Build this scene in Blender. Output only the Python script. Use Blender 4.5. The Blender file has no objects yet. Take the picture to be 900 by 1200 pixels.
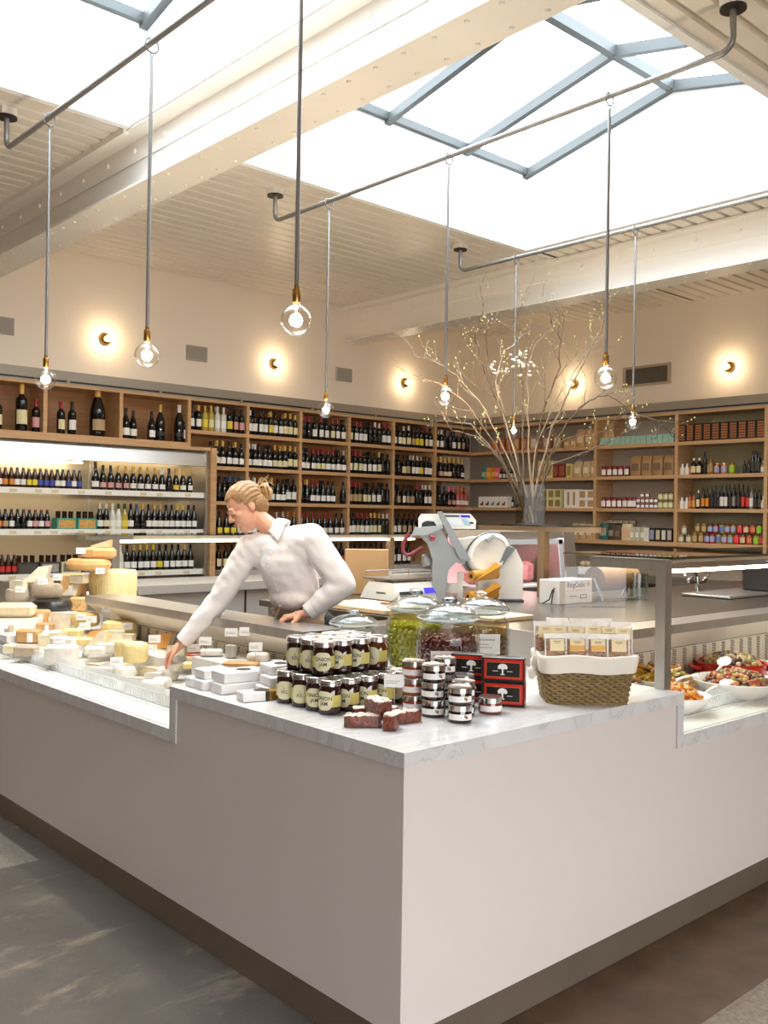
import bpy, math, random
from mathutils import Matrix, Vector
random.seed(7)
PI = math.pi
C = bpy.context.scene.collection
SC = bpy.context.scene

# ---------------------------------------------------------------- camera
cd = bpy.data.cameras.new('camera'); cam = bpy.data.objects.new('camera', cd); C.objects.link(cam)
YAW, PITCH, ROLL = math.radians(42.244), math.radians(0.156), math.radians(0.879)
fw = Vector((math.sin(YAW)*math.cos(PITCH), math.cos(YAW)*math.cos(PITCH), math.sin(PITCH)))
rt = Vector((math.cos(YAW), -math.sin(YAW), 0)); up = rt.cross(fw)
r2 = rt*math.cos(ROLL)+up*math.sin(ROLL); u2 = -rt*math.sin(ROLL)+up*math.cos(ROLL)
cam.matrix_world = Matrix(((r2.x, u2.x, -fw.x, 0), (r2.y, u2.y, -fw.y, 0), (r2.z, u2.z, -fw.z, 1.65), (0, 0, 0, 1)))
cd.sensor_fit = 'HORIZONTAL'; cd.sensor_width = 36; cd.lens = 36*1105.4/900
cd.clip_start = .05; cd.clip_end = 200
SC.camera = cam
# ---------------------------------------------------------------- world, light, exposure
w = bpy.data.worlds.new('world'); SC.world = w; w.use_nodes = True
nt = w.node_tree; bg = nt.nodes['Background']
tc = nt.nodes.new('ShaderNodeTexCoord'); sp = nt.nodes.new('ShaderNodeSeparateXYZ'); cr = nt.nodes.new('ShaderNodeValToRGB')
nt.links.new(tc.outputs['Generated'], sp.inputs[0]); nt.links.new(sp.outputs['Z'], cr.inputs[0]); nt.links.new(cr.outputs[0], bg.inputs[0])
cr.color_ramp.elements[0].position = 0; cr.color_ramp.elements[0].color = (.30, .30, .31, 1)
cr.color_ramp.elements[1].position = .35; cr.color_ramp.elements[1].color = (.93, .965, 1, 1)
bg.inputs[1].default_value = 9.0
SC.view_settings.view_transform = 'Standard'; SC.view_settings.look = 'None'
SC.view_settings.exposure = 0.5; SC.view_settings.gamma = 1; SC.view_settings.use_curve_mapping = False
SC.cycles.max_bounces = 10; SC.cycles.diffuse_bounces = 5; SC.cycles.glossy_bounces = 4
SC.cycles.transmission_bounces = 8; SC.cycles.transparent_max_bounces = 24
SC.cycles.caustics_reflective = False; SC.cycles.caustics_refractive = False
SC.cycles.sample_clamp_indirect = 6; SC.cycles.use_denoising = True
def area(name, loc, rot, sx, sy, power, col=(1, 1, 1), portal=False):
    l = bpy.data.lights.new(name, 'AREA'); l.shape = 'RECTANGLE'; l.size = sx; l.size_y = sy; l.energy = power; l.color = col
    if portal: l.cycles.is_portal = True
    o = bpy.data.objects.new(name, l); C.objects.link(o); o.location = loc; o.rotation_euler = rot
    return o
area('sky_portal', (2.07, 4.375, 5.0), (0, 0, 0), 2.14, 3.2, 1, portal=True)
area('sky_portal', (5.25, 4.375, 5.0), (0, 0, 0), 4.1, 3.2, 1, portal=True)
area('shopfront_portal', (0, -3.93, 1.7), (-PI/2, 0, PI), 5.9, 2.8, 1, portal=True)

# ---------------------------------------------------------------- materials
def lin(c):
    if isinstance(c, str):
        c = [int(c[i:i+2], 16)/255 for i in (0, 2, 4)]
        c = [x/12.92 if x <= .04045 else ((x+.055)/1.055)**2.4 for x in c]
    return (*c, 1)
MATS = {}
def mat(name, col, rough=.5, metal=0, spec=.5, emit=None, estr=0, noise=0, nscale=8, bump=0, bscale=40, trans=0, coat=0, sss=0, stretch=None):
    if name in MATS: return MATS[name]
    m = bpy.data.materials.new(name); m.use_nodes = True; n = m.node_tree; b = n.nodes['Principled BSDF']
    b.inputs['Base Color'].default_value = lin(col); b.inputs['Roughness'].default_value = rough
    b.inputs['Metallic'].default_value = metal; b.inputs['Specular IOR Level'].default_value = spec
    b.inputs['Transmission Weight'].default_value = trans; b.inputs['Coat Weight'].default_value = coat
    if sss: b.inputs['Subsurface Weight'].default_value = sss; b.inputs['Subsurface Radius'].default_value = (.02, .01, .006)
    if emit: b.inputs['Emission Color'].default_value = lin(emit); b.inputs['Emission Strength'].default_value = estr
    if noise or bump:
        t = n.nodes.new('ShaderNodeTexCoord'); mp = n.nodes.new('ShaderNodeMapping'); n.links.new(t.outputs['Object'], mp.inputs[0])
        if stretch: mp.inputs['Scale'].default_value = stretch
    if noise:
        x = n.nodes.new('ShaderNodeTexNoise'); x.inputs['Scale'].default_value = nscale; x.inputs['Detail'].default_value = 6
        n.links.new(mp.outputs[0], x.inputs[0])
        mx = n.nodes.new('ShaderNodeMix'); mx.data_type = 'RGBA'; mx.blend_type = 'MULTIPLY'; mx.inputs[0].default_value = 1
        rp = n.nodes.new('ShaderNodeValToRGB'); rp.color_ramp.elements[0].position = .3; rp.color_ramp.elements[1].position = .7
        k = 1-noise; rp.color_ramp.elements[0].color = (k, k, k, 1); rp.color_ramp.elements[1].color = (1, 1, 1, 1)
        n.links.new(x.outputs[0], rp.inputs[0]); n.links.new(rp.outputs[0], mx.inputs[7]); mx.inputs[6].default_value = lin(col)
        n.links.new(mx.outputs[2], b.inputs['Base Color'])
    if bump:
        x = n.nodes.new('ShaderNodeTexNoise'); x.inputs['Scale'].default_value = bscale; x.inputs['Detail'].default_value = 4
        n.links.new(mp.outputs[0], x.inputs[0]); bp = n.nodes.new('ShaderNodeBump'); bp.inputs['Strength'].default_value = bump; bp.inputs['Distance'].default_value = .01
        n.links.new(x.outputs[0], bp.inputs['Height']); n.links.new(bp.outputs[0], b.inputs['Normal'])
    MATS[name] = m; return m
def glass(name, tint=(1, 1, 1), refl=1.0, rough=.02, ior=1.45):
    # thin clear pane: see-through with Fresnel reflection
    if name in MATS: return MATS[name]
    m = bpy.data.materials.new(name); m.use_nodes = True; n = m.node_tree; n.nodes.clear()
    o = n.nodes.new('ShaderNodeOutputMaterial'); mx = n.nodes.new('ShaderNodeMixShader'); tr = n.nodes.new('ShaderNodeBsdfTransparent')
    gl = n.nodes.new('ShaderNodeBsdfGlossy'); fr = n.nodes.new('ShaderNodeLayerWeight'); pw = n.nodes.new('ShaderNodeMath'); pw.operation = 'POWER'; pw.inputs[1].default_value = 3.2; ad = n.nodes.new('ShaderNodeMath'); ad.operation = 'MULTIPLY_ADD'; ad.inputs[1].default_value = .75; ad.inputs[2].default_value = .035; mt = n.nodes.new('ShaderNodeMath'); mt.operation = 'MULTIPLY'
    mt.inputs[1].default_value = refl; gl.inputs['Roughness'].default_value = rough
    tr.inputs[0].default_value = lin(tint)
    n.links.new(fr.outputs['Facing'], pw.inputs[0]); n.links.new(pw.outputs[0], ad.inputs[0]); n.links.new(ad.outputs[0], mt.inputs[0]); mt.use_clamp = True; n.links.new(mt.outputs[0], mx.inputs[0]); n.links.new(tr.outputs[0], mx.inputs[1]); n.links.new(gl.outputs[0], mx.inputs[2])
    n.links.new(mx.outputs[0], o.inputs[0]); MATS[name] = m; return m
def frost(name, col, a):
    if name in MATS: return MATS[name]
    m = mat(name, col, .2); m.node_tree.nodes['Principled BSDF'].inputs['Alpha'].default_value = a; return m
def emis(name, col, s):
    if name in MATS: return MATS[name]
    m = bpy.data.materials.new(name); m.use_nodes = True; n = m.node_tree; n.nodes.clear()
    o = n.nodes.new('ShaderNodeOutputMaterial'); e = n.nodes.new('ShaderNodeEmission'); e.inputs[0].default_value = lin(col); e.inputs[1].default_value = s
    n.links.new(e.outputs[0], o.inputs[0]); MATS[name] = m; return m

def marble_mat():
    m = mat('marble', 'e9e7e5', .22); n = m.node_tree; b = n.nodes['Principled BSDF']
    t = n.nodes.new('ShaderNodeTexCoord'); mp = n.nodes.new('ShaderNodeMapping'); mp.inputs['Rotation'].default_value = (.3, .5, .8)
    mp.inputs['Scale'].default_value = (1, 3.4, 1.2)
    n.links.new(t.outputs['Object'], mp.inputs[0])
    nz = n.nodes.new('ShaderNodeTexNoise'); nz.inputs['Scale'].default_value = 3.2; nz.inputs['Detail'].default_value = 9; nz.inputs['Distortion'].default_value = 1.4
    n.links.new(mp.outputs[0], nz.inputs[0])
    r = n.nodes.new('ShaderNodeValToRGB'); e = r.color_ramp.elements
    e[0].position = .30; e[0].color = lin('d3d1cf'); e[1].position = .62; e[1].color = lin('dcdbd9')
    x = e.new(.485); x.color = lin('d6d4d2'); x = e.new(.50); x.color = lin('c4c1bf'); x = e.new(.515); x.color = lin('d8d6d4')
    n.links.new(nz.outputs[0], r.inputs[0]); n.links.new(r.outputs[0], b.inputs['Base Color']); return m
def floor_mat():
    m = mat('floor_stone', '5a554f', .35); n = m.node_tree; b = n.nodes['Principled BSDF']
    t = n.nodes.new('ShaderNodeTexCoord'); L = n.links.new
    a = n.nodes.new('ShaderNodeTexNoise'); a.inputs['Scale'].default_value = 1.6; a.inputs['Detail'].default_value = 10; a.inputs['Roughness'].default_value = .65
    L(t.outputs['Object'], a.inputs[0]); r = n.nodes.new('ShaderNodeValToRGB'); e = r.color_ramp.elements
    e[0].position = .3; e[0].color = lin('4f4a45'); e[1].position = .72; e[1].color = lin('6f675e'); x = e.new(.55); x.color = lin('5d5750')
    L(a.outputs[0], r.inputs[0])
    # light scuffed patches
    c = n.nodes.new('ShaderNodeTexNoise'); c.inputs['Scale'].default_value = 1.1; c.inputs['Detail'].default_value = 12; c.inputs['Roughness'].default_value = .75; c.inputs['Distortion'].default_value = .4
    mp = n.nodes.new('ShaderNodeMapping'); mp.inputs['Scale'].default_value = (1.2, 3.2, 1); mp.inputs['Rotation'].default_value = (0, 0, .5); mp.inputs['Location'].default_value = (3.1, 1.7, 0)
    L(t.outputs['Object'], mp.inputs[0]); L(mp.outputs[0], c.inputs[0])
    r3 = n.nodes.new('ShaderNodeValToRGB'); r3.color_ramp.elements[0].position = .55; r3.color_ramp.elements[1].position = .68
    L(c.outputs[0], r3.inputs[0]); mx = n.nodes.new('ShaderNodeMix'); mx.data_type = 'RGBA'; L(r3.outputs[0], mx.inputs[0]); L(r.outputs[0], mx.inputs[6]); mx.inputs[7].default_value = lin('8f8272')
    # specks
    v = n.nodes.new('ShaderNodeTexVoronoi'); v.inputs['Scale'].default_value = 60; L(t.outputs['Object'], v.inputs[0])
    r4 = n.nodes.new('ShaderNodeValToRGB'); r4.color_ramp.elements[0].position = .05; r4.color_ramp.elements[0].color = (1, 1, 1, 1); r4.color_ramp.elements[1].position = .13; r4.color_ramp.elements[1].color = (0, 0, 0, 1)
    L(v.outputs['Distance'], r4.inputs[0]); m2 = n.nodes.new('ShaderNodeMix'); m2.data_type = 'RGBA'; m2.blend_type = 'MIX'
    mm = n.nodes.new('ShaderNodeMath'); mm.operation = 'MULTIPLY'; mm.inputs[1].default_value = .35; L(r4.outputs[0], mm.inputs[0]); L(mm.outputs[0], m2.inputs[0]); L(mx.outputs[2], m2.inputs[6]); m2.inputs[7].default_value = lin('c9c0b4')
    L(m2.outputs[2], b.inputs['Base Color'])
    bp = n.nodes.new('ShaderNodeBump'); bp.inputs['Strength'].default_value = .25; bp.inputs['Distance'].default_value = .01; L(a.outputs[0], bp.inputs['Height']); L(bp.outputs[0], b.inputs['Normal'])
    return m
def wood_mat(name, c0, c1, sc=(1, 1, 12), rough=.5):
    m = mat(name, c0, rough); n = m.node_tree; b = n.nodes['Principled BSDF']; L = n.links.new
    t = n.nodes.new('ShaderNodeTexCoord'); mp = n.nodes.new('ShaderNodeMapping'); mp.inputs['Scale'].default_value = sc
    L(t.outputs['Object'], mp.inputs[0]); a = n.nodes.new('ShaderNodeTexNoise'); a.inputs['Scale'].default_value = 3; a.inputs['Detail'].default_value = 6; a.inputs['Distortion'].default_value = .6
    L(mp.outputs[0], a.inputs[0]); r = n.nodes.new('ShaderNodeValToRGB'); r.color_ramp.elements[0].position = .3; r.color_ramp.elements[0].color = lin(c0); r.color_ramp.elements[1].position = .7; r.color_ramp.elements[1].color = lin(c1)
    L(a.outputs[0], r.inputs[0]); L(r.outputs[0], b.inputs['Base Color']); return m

MARBLE = marble_mat(); FLOOR = floor_mat()
WHITE_PAINT = mat('white_paint', 'ebe5dc', .45, noise=.03, nscale=3)
CEIL_PAINT = mat('ceiling_paint', 'e6ddd0', .35)
WALL_PAINT = mat('wall_paint', 'ece0d0', .6, noise=.03, nscale=2)
WELL_PAINT = mat('well_paint', 'f6f6f4', .6)
PANEL = mat('counter_panel', 'dcd3cc', .35, noise=.02, nscale=2)
KICK = mat('kick_steel', '8f8070', .42, .55, noise=.15, nscale=3)
STEEL = mat('brushed_steel', 'c6bfb7', .3, .85, noise=.1, nscale=30, stretch=(1, 1, .05))
STEEL_D = mat('dull_steel', '99938d', .35, .85)
CHROME = mat('chrome', 'd8d8d8', .08, 1)
PIPE = mat('pipe_metal', '8f8c88', .42, .7)
DARKPLATE = mat('dark_bronze', '3a332d', .45, .8)
ROD = mat('rod_metal', '8d8a88', .35, .8)
BRASS = mat('brass', 'b98d4e', .25, 1)
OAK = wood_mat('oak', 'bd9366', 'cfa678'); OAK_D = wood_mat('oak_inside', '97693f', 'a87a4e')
BLACK = mat('black_plastic', '161514', .4)
WHITE_PL = mat('white_plastic', 'eeeeea', .3)
CREAM = mat('cream_panel', 'efe4d4', .4)
CLEAR = glass('clear_glass'); ACRYL = glass('acrylic', (.97, .98, .98), 1.3)
FASCIA = mat('fascia_grey', '9a9084', .45, .3)
GREYT = mat('grey_tile', 'a89e94', .5, noise=.06, nscale=4)
LED = emis('led_strip', 'fff0d0', 14)

# ---------------------------------------------------------------- mesh helpers
KIDS = {}
def adopt(o, parent): o.parent = parent; KIDS.setdefault(parent.name, []).append(o); return o
class MB:
    def __init__(s): s.v = []; s.f = []; s.m = []; s.M = Matrix.Identity(4); s.mi = 0
    def add(s, vs, fs, mi=None):
        o = len(s.v); M = s.M
        s.v += [tuple(M @ Vector(p)) for p in vs]; s.f += [tuple(i+o for i in q) for q in fs]
        s.m += [s.mi if mi is None else mi]*len(fs); return s
    def box(s, x0, x1, y0, y1, z0, z1, mi=None):
        if x0 > x1: x0, x1 = x1, x0
        if y0 > y1: y0, y1 = y1, y0
        return s.add([(x0, y0, z0), (x1, y0, z0), (x1, y1, z0), (x0, y1, z0), (x0, y0, z1), (x1, y0, z1), (x1, y1, z1), (x0, y1, z1)],
              [(0, 3, 2, 1), (4, 5, 6, 7), (0, 1, 5, 4), (1, 2, 6, 5), (2, 3, 7, 6), (3, 0, 4, 7)], mi)
    def rbox(s, x0, x1, y0, y1, z0, z1, b=.004, mi=None, top=1):
        # chamfered box
        P = [(x0+b, y0), (x1-b, y0), (x1, y0+b), (x1, y1-b), (x1-b, y1), (x0+b, y1), (x0, y1-b), (x0, y0+b)]
        cx, cy = (x0+x1)/2, (y0+y1)/2
        def ring(z, k): return [(p[0]+(k if p[0] < cx else -k), p[1]+(k if p[1] < cy else -k), z) for p in P]
        rs = [ring(z0, b), ring(z0+b, 0), ring(z1-b, 0), ring(z1, b)]
        return s.rings(rs, True, mi)
    def rings(s, rs, cap=True, mi=None, closed=True):
        n = len(rs[0]); vs = [p for r in rs for p in r]; fs = []
        for k in range(len(rs)-1):
            for i in range(n if closed else n-1):
                j = (i+1) % n; fs.append((k*n+i, k*n+j, (k+1)*n+j, (k+1)*n+i))
        if cap and closed: fs.append(tuple(range(n-1, -1, -1))); fs.append(tuple((len(rs)-1)*n+i for i in range(n)))
        return s.add(vs, fs, mi)
    def lathe(s, prof, n=24, c=(0, 0, 0), mi=None, cap=True, a0=0, a1=2*PI, sq=0):
        full = abs(a1-a0-2*PI) < 1e-6; k = n if full else n+1; rs = []
        for r, z in prof:
            ring = []
            for i in range(k):
                a = a0+(a1-a0)*i/n
                q = 1.0
                if sq: q = 1/(abs(math.cos(a))**sq+abs(math.sin(a))**sq)**(1/sq)
                ring.append((c[0]+max(r, 1e-5)*q*math.cos(a), c[1]+max(r, 1e-5)*q*math.sin(a), c[2]+z))
            rs.append(ring)
        return s.rings(rs, cap and full, mi, full)
    def cyl(s, c, r, h, n=20, mi=None, r2=None): return s.lathe([(r, 0), (r if r2 is None else r2, h)], n, c, mi)
    def tube(s, pts, r, n=8, mi=None, rads=None, cap=True):
        P = [Vector(p) for p in pts]; rs = []; pn = None
        for i, p in enumerate(P):
            t = (P[min(i+1, len(P)-1)]-P[max(i-1, 0)]).normalized()
            if pn is None: a = Vector((0, 0, 1)) if abs(t.z) < .9 else Vector((1, 0, 0)); pn = (a-t*a.dot(t)).normalized()
            else:
                pn = pn-t*pn.dot(t); pn.normalize()
            b = t.cross(pn); rr = rads[i] if rads else r
            rs.append([tuple(p+pn*rr*math.cos(2*PI*k/n)+b*rr*math.sin(2*PI*k/n)) for k in range(n)])
        return s.rings(rs, cap, mi)
    def ball(s, c, r, n=14, mi=None, sz=1, sx=1, sy=1):
        m = max(6, n//2); rs = []
        for k in range(m+1):
            ph = PI*(k/m); ph = min(max(ph, .02), PI-.02)
            rs.append([(c[0]+sx*r*math.sin(ph)*math.cos(2*PI*i/n), c[1]+sy*r*math.sin(ph)*math.sin(2*PI*i/n), c[2]-sz*r*math.cos(ph)) for i in range(n)])
        return s.rings(rs, True, mi)
    def prism(s, poly, z0, z1, mi=None):
        return s.rings([[(x, y, z0) for x, y in poly], [(x, y, z1) for x, y in poly]], True, mi)
    def torus(s, c, R, r, n=24, k=8, M=None, mi=None):
        vs = []; fs = []
        for i in range(n):
            a = 2*PI*i/n
            for j in range(k):
                b = 2*PI*j/k; p = Vector(((R+r*math.cos(b))*math.cos(a), (R+r*math.cos(b))*math.sin(a), r*math.sin(b)))
                if M: p = M @ p
                vs.append(tuple(Vector(c)+p)); fs.append((i*k+j, ((i+1) % n)*k+j, ((i+1) % n)*k+(j+1) % k, i*k+(j+1) % k))
        return s.add(vs, fs, mi)
    def jitter(s, a, start=0, rnd=None):
        rnd = rnd or random
        s.v[start:] = [(x+rnd.uniform(-a, a), y+rnd.uniform(-a, a), z+rnd.uniform(-a, a)) for x, y, z in s.v[start:]]; return s
    def mesh(s, name, mats, smooth=True, ang=38):
        me = bpy.data.meshes.new(name); me.from_pydata(s.v, [], s.f)
        for m in (mats if isinstance(mats, (list, tuple)) else [mats]): me.materials.append(m)
        me.polygons.foreach_set('material_index', s.m)
        if smooth:
            me.polygons.foreach_set('use_smooth', [True]*len(me.polygons)); me.update()
            try: me.set_sharp_from_angle(angle=math.radians(ang))
            except Exception: pass
        me.update(); return me
    def build(s, name, mats, parent=None, loc=None, rz=0, smooth=True, ang=38):
        o = bpy.data.objects.new(name, s.mesh(name, mats, smooth, ang)); C.objects.link(o)
        if parent: adopt(o, parent)
        if loc: o.location = loc
        if rz: o.rotation_euler.z = rz
        return o
def tag(o, label, cat, group=None, kind=None):
    o['label'] = label; o['category'] = cat
    if group: o['group'] = group
    if kind: o['kind'] = kind
    return o
def struct(o, label=None):
    o['kind'] = 'structure'
    if label: o['label'] = label
    return o
def thing(name, label, cat, loc=(0, 0, 0), rz=0, group=None):
    o = bpy.data.objects.new(name, None); o.empty_display_size = .05; C.objects.link(o)
    o.location = loc; o.rotation_euler.z = rz; return tag(o, label, cat, group)
def copy_tree(o, parent=None):
    c = o.copy(); C.objects.link(c)
    if parent: c.parent = parent
    ks = KIDS.get(o.name)
    if ks:
        for ch in list(ks): KIDS.setdefault(c.name, []).append(copy_tree(ch, c))
    return c
def text_on(parent, name, txt, size, M, m, curve_r=None, sx=1, extr=0, align='CENTER', bold=0):
    """flat lettering as a mesh part; M places the local xy plane; curve_r wraps it round a jar of that radius"""
    cu = bpy.data.curves.new('lettering', 'FONT'); cu.body = txt; cu.size = size; cu.align_x = align; cu.align_y = 'CENTER'; cu.extrude = extr; cu.offset = bold
    cu.resolution_u = 2; tmp = bpy.data.objects.new('lettering_tmp', cu); C.objects.link(tmp)
    me = bpy.data.meshes.new_from_object(tmp.evaluated_get(bpy.context.evaluated_depsgraph_get())); bpy.data.objects.remove(tmp)
    for v in me.vertices:
        x, y, z = v.co; x *= sx
        if curve_r: a = x/curve_r; p = Vector((curve_r*math.sin(a), y, curve_r*math.cos(a)-curve_r+z))
        else: p = Vector((x, y, z))
        v.co = M @ p
    me.materials.clear(); me.materials.append(m); me.name = name
    o = bpy.data.objects.new(name, me); C.objects.link(o); return adopt(o, parent)
def face_M(loc, normal_deg, tilt=0):
    """matrix of a vertical plane facing the heading normal_deg (0 = +x, 90 = +y), text upright"""
    a = math.radians(normal_deg); n = Vector((math.cos(a), math.sin(a), 0)); x = Vector((-math.sin(a), math.cos(a), 0)); z = Vector((0, 0, 1))
    if tilt: n2 = n*math.cos(tilt)+z*math.sin(tilt); z = z*math.cos(tilt)-n*math.sin(tilt); n = n2
    M = Matrix(((x.x, z.x, n.x, loc[0]), (x.y, z.y, n.y, loc[1]), (x.z, z.z, n.z, loc[2]), (0, 0, 0, 1))); return M
def ordi(n): return ('first second third fourth fifth sixth seventh eighth ninth tenth eleventh twelfth thirteenth fourteenth fifteenth sixteenth seventeenth eighteenth nineteenth twentieth '
    'twenty-first twenty-second twenty-third twenty-fourth twenty-fifth').split()[n]

# ================================================================ THE SETTING
CZ = 4.30
struct(MB().box(-4, 11, -4, 10.2, -.1, 0).build('floor', FLOOR), 'dark worn stone and concrete floor')
# lighter aggregate slabs let into the floor
AGG = mat('aggregate', '9c8d7c', .5, noise=.45, nscale=55)
b = MB().box(1.5, 8, 1.57, 1.996, -.02, .002).build('floor', mat('brown_stone', '6a5240', .4, noise=.45, nscale=7)); struct(b, 'brown floor strip along the right side of the counter')
b = MB().box(1.9, 8, -2, 1.57, -.02, .003).build('floor', AGG); struct(b, 'pale speckled aggregate floor slab')
b = MB().box(-2, 1.80, 4.36, 5.3, -.02, .003).build('floor', mat('aggregate_left', '8e8478', .5, noise=.4, nscale=70)); struct(b, 'pale speckled floor slab along the cheese counter')
# walls: lower part stands behind the shelving, the upper part comes forward over it
b = MB(); b.box(-4, 10.9, 9.74, 9.9, 0, 3.1); b.box(-4, 10.9, 9.35, 9.9, 3.0, 4.75)
struct(b.build('wall_back', WALL_PAINT), 'warm white wall above the wine shelves')
b = MB(); b.box(10.56, 10.9, -4, 9.74, 0, 3.1); b.box(10.46, 10.9, -4, 9.35, 3.0, 4.75)
struct(b.build('wall_right', WALL_PAINT), 'warm white wall above the pantry shelves')
struct(MB().box(-4.15, -4, -4, 9.9, 0, 4.75).build('wall_left', mat('bounce_cut_brown', '8f7a6a', .7)))  # unseen wall, coloured dark to cut bounce light on the counter's left face
b = MB(); b.box(-4, 10.9, -4.1, -3.95, 3.1, 4.75); b.box(-4, -3, -4.1, -3.95, 0, 3.1); b.box(3.0, 10.9, -4.1, -3.95, 0, 3.1)
struct(b.build('wall_front', mat('warm_bounce_front', 'a87850', .6)))  # unseen wall, its warm colour chosen to bounce warm light inwards
# ribbed steel ceiling, ribs along x
def ribs(x0, x1, y0, y1):
    b = MB(); p = .1555; y = y1
    prof = []
    while y > y0+.001:
        yb = max(y-p, y0)
        prof += [(y, CZ+.045), (y-.02, CZ+.045), (y-.032, CZ), (max(y-.145, yb), CZ)]
        y -= p
    prof = [(max(q[0], y0), q[1]) for q in prof]+[(y0, CZ)]
    vs = []; fs = []
    for yy, zz in prof: vs += [(x0, yy, zz), (x1, yy, zz)]
    for i in range(len(prof)-1): fs.append((2*i, 2*i+1, 2*i+3, 2*i+2))
    return vs, fs
b = MB()
for x0, x1, y0, y1 in ((-4, 10.46, -4, 2.77), (-4, 10.46, 5.98, 9.35), (-4, 1.0, 2.77, 5.98), (7.27, 10.46, 2.77, 5.98)):
    vs, fs = ribs(x0, x1, y0, y1); b.add(vs, fs)
b.box(-4, 10.6, -4, 2.72, 4.36, 4.45); b.box(-4, 10.6, 6.03, 9.5, 4.36, 4.45); b.box(-4, .95, 2.7, 6.05, 4.36, 4.45); b.box(7.32, 10.6, 2.7, 6.05, 4.36, 4.45)
struct(b.build('ceiling', CEIL_PAINT, ang=20), 'white ribbed steel deck ceiling')
# skylight wells
def well(x0, x1, y0=2.77, y1=5.98, ze=5.03, zr=5.42):
    b = MB(); t = .06; ym = (y0+y1)/2
    b.box(x0, x1, y1, y1+t, CZ-.018, ze); b.box(x0, x1, y0-t, y0, CZ-.018, ze)
    for xa, xb in ((x0-t, x0), (x1, x1+t)):
        poly = [(y0-t, CZ-.018), (y1+t, CZ-.018), (y1+t, ze), (ym, zr), (y0-t, ze)]
        b.rings([[(xa, p[0], p[1]) for p in poly], [(xb, p[0], p[1]) for p in poly]], True)
    o = b.build('skylight_well', WELL_PAINT, smooth=False); struct(o, 'white boxed well of the skylight'); return o
well(1.0, 3.14); well(3.24, 7.27)
struct(MB().box(3.02, 3.17, 2.72, 6.03, 4.285, 4.40).box(3.20, 3.34, 2.72, 6.03, 4.285, 4.40).build('trim_3', WHITE_PAINT, smooth=False))
def skylight(x0, x1, xs, y0=2.77, y1=5.98, ze=5.03, zr=5.42):
    FR = mat('skylight_frame', '4d5150', .5, .1); ym = (y0+y1)/2
    b = MB(); b.box(x0, x1, y1-.05, y1, ze-.02, ze+.05); b.box(x0, x1, y0, y0+.05, ze-.02, ze+.05); b.box(x0, x1, ym-.035, ym+.035, zr-.09, zr)
    for x in xs:
        for ya, za, yb, zb in ((y1, ze, ym, zr), (y0, ze, ym, zr)):
            b.add([(x-.03, ya, za-.05), (x+.03, ya, za-.05), (x+.03, ya, za+.03), (x-.03, ya, za+.03), (x-.03, yb, zb-.09), (x+.03, yb, zb-.09), (x+.03, yb, zb), (x-.03, yb, zb)],
                  [(0, 1, 2, 3), (4, 7, 6, 5), (0, 4, 5, 1), (1, 5, 6, 2), (2, 6, 7, 3), (3, 7, 4, 0)])
    f = b.build('window_1' if x0 < 2 else 'window_2', FR, smooth=False); struct(f, 'gabled glass skylight with blue grey bars')
    g = MB(); G = glass('sky_glass', 'e6eef5', .6)
    g.add([(x0, y1, ze+.05), (x1, y1, ze+.05), (x1, ym, zr+.02), (x0, ym, zr+.02), (x0, y0, ze+.05), (x1, y0, ze+.05)], [(0, 1, 2, 3), (3, 2, 5, 4)])
    p = g.build('pane', G, f, smooth=False); return f
skylight(1.0, 3.14, [3.11, 2.16, 1.2]); skylight(3.24, 7.27, [3.45, 4.42, 5.40, 6.38, 7.24])
# riveted steel beams running away from the camera
def beam(x0, x1, zb=3.88):
    b = MB(); xm = (x0+x1)/2
    b.box(x0, x1, -4, 9.35, zb-.014, zb); b.box(xm-.012, xm+.012, -4, 9.35, zb, 4.42)
    b.box(xm-.15, xm+.15, -4, 9.35, 4.27, 4.295)
    for sg in (-1, 1):
        b.box(xm+sg*.012, xm+sg*.022, -4, 9.35, 4.12, 4.27)
        for i in range(32):
            y = 9.1-i*.42; b.M = Matrix.Translation((xm+sg*.022, y, 4.2)) @ Matrix.Rotation(sg*PI/2, 4, 'Y'); b.lathe([(.018, 0), (.016, .012), (.006, .016)], 8); b.M = Matrix.Identity(4)
    for i in range(64):
        for k, xx in enumerate((x0+.055, x1-.055)):
            y = 9.25-i*.205-k*.1; b.lathe([(.0135, -.014), (.012, -.022), (.005, -.025)], 8, (xx, y, zb))
    return struct(b.build('ceiling_beam', WHITE_PAINT), 'white riveted steel roof beam')
beam(3.03, 3.33); beam(7.735, 8.035)
# edge angles that carry the deck beside the beams
b = MB()
for x in (3.03, 3.33, 7.73, 8.04):
    for y0, y1 in ((-4, 2.7), (6.05, 9.35)): b.box(x-.02, x+.02, y0, y1, 4.255, 4.30)
struct(b.build('trim_2', WHITE_PAINT))
# fascia over the shelving
b = MB()
b.box(-1, 10.16, 9.3, 9.36, 2.965, 3.06); b.box(-1, 10.16, 9.315, 9.36, 2.945, 2.965, 1); b.box(-1, 10.16, 9.30, 9.36, 2.93, 2.945)
b.box(10.16, 10.47, 1.5, 9.36, 2.965, 3.06); b.box(10.175, 10.47, 1.5, 9.36, 2.945, 2.965, 1); b.box(10.16, 10.47, 1.5, 9.36, 2.93, 2.945)
for i in range(9):
    if i*1.05 < 8: b.box(3.0+i*1.05, 3.03+i*1.05, 9.29, 9.31, 2.935, 2.975)
struct(b.build('trim_1', [FASCIA, BLACK], smooth=False), 'grey metal fascia above the shelves')

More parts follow.
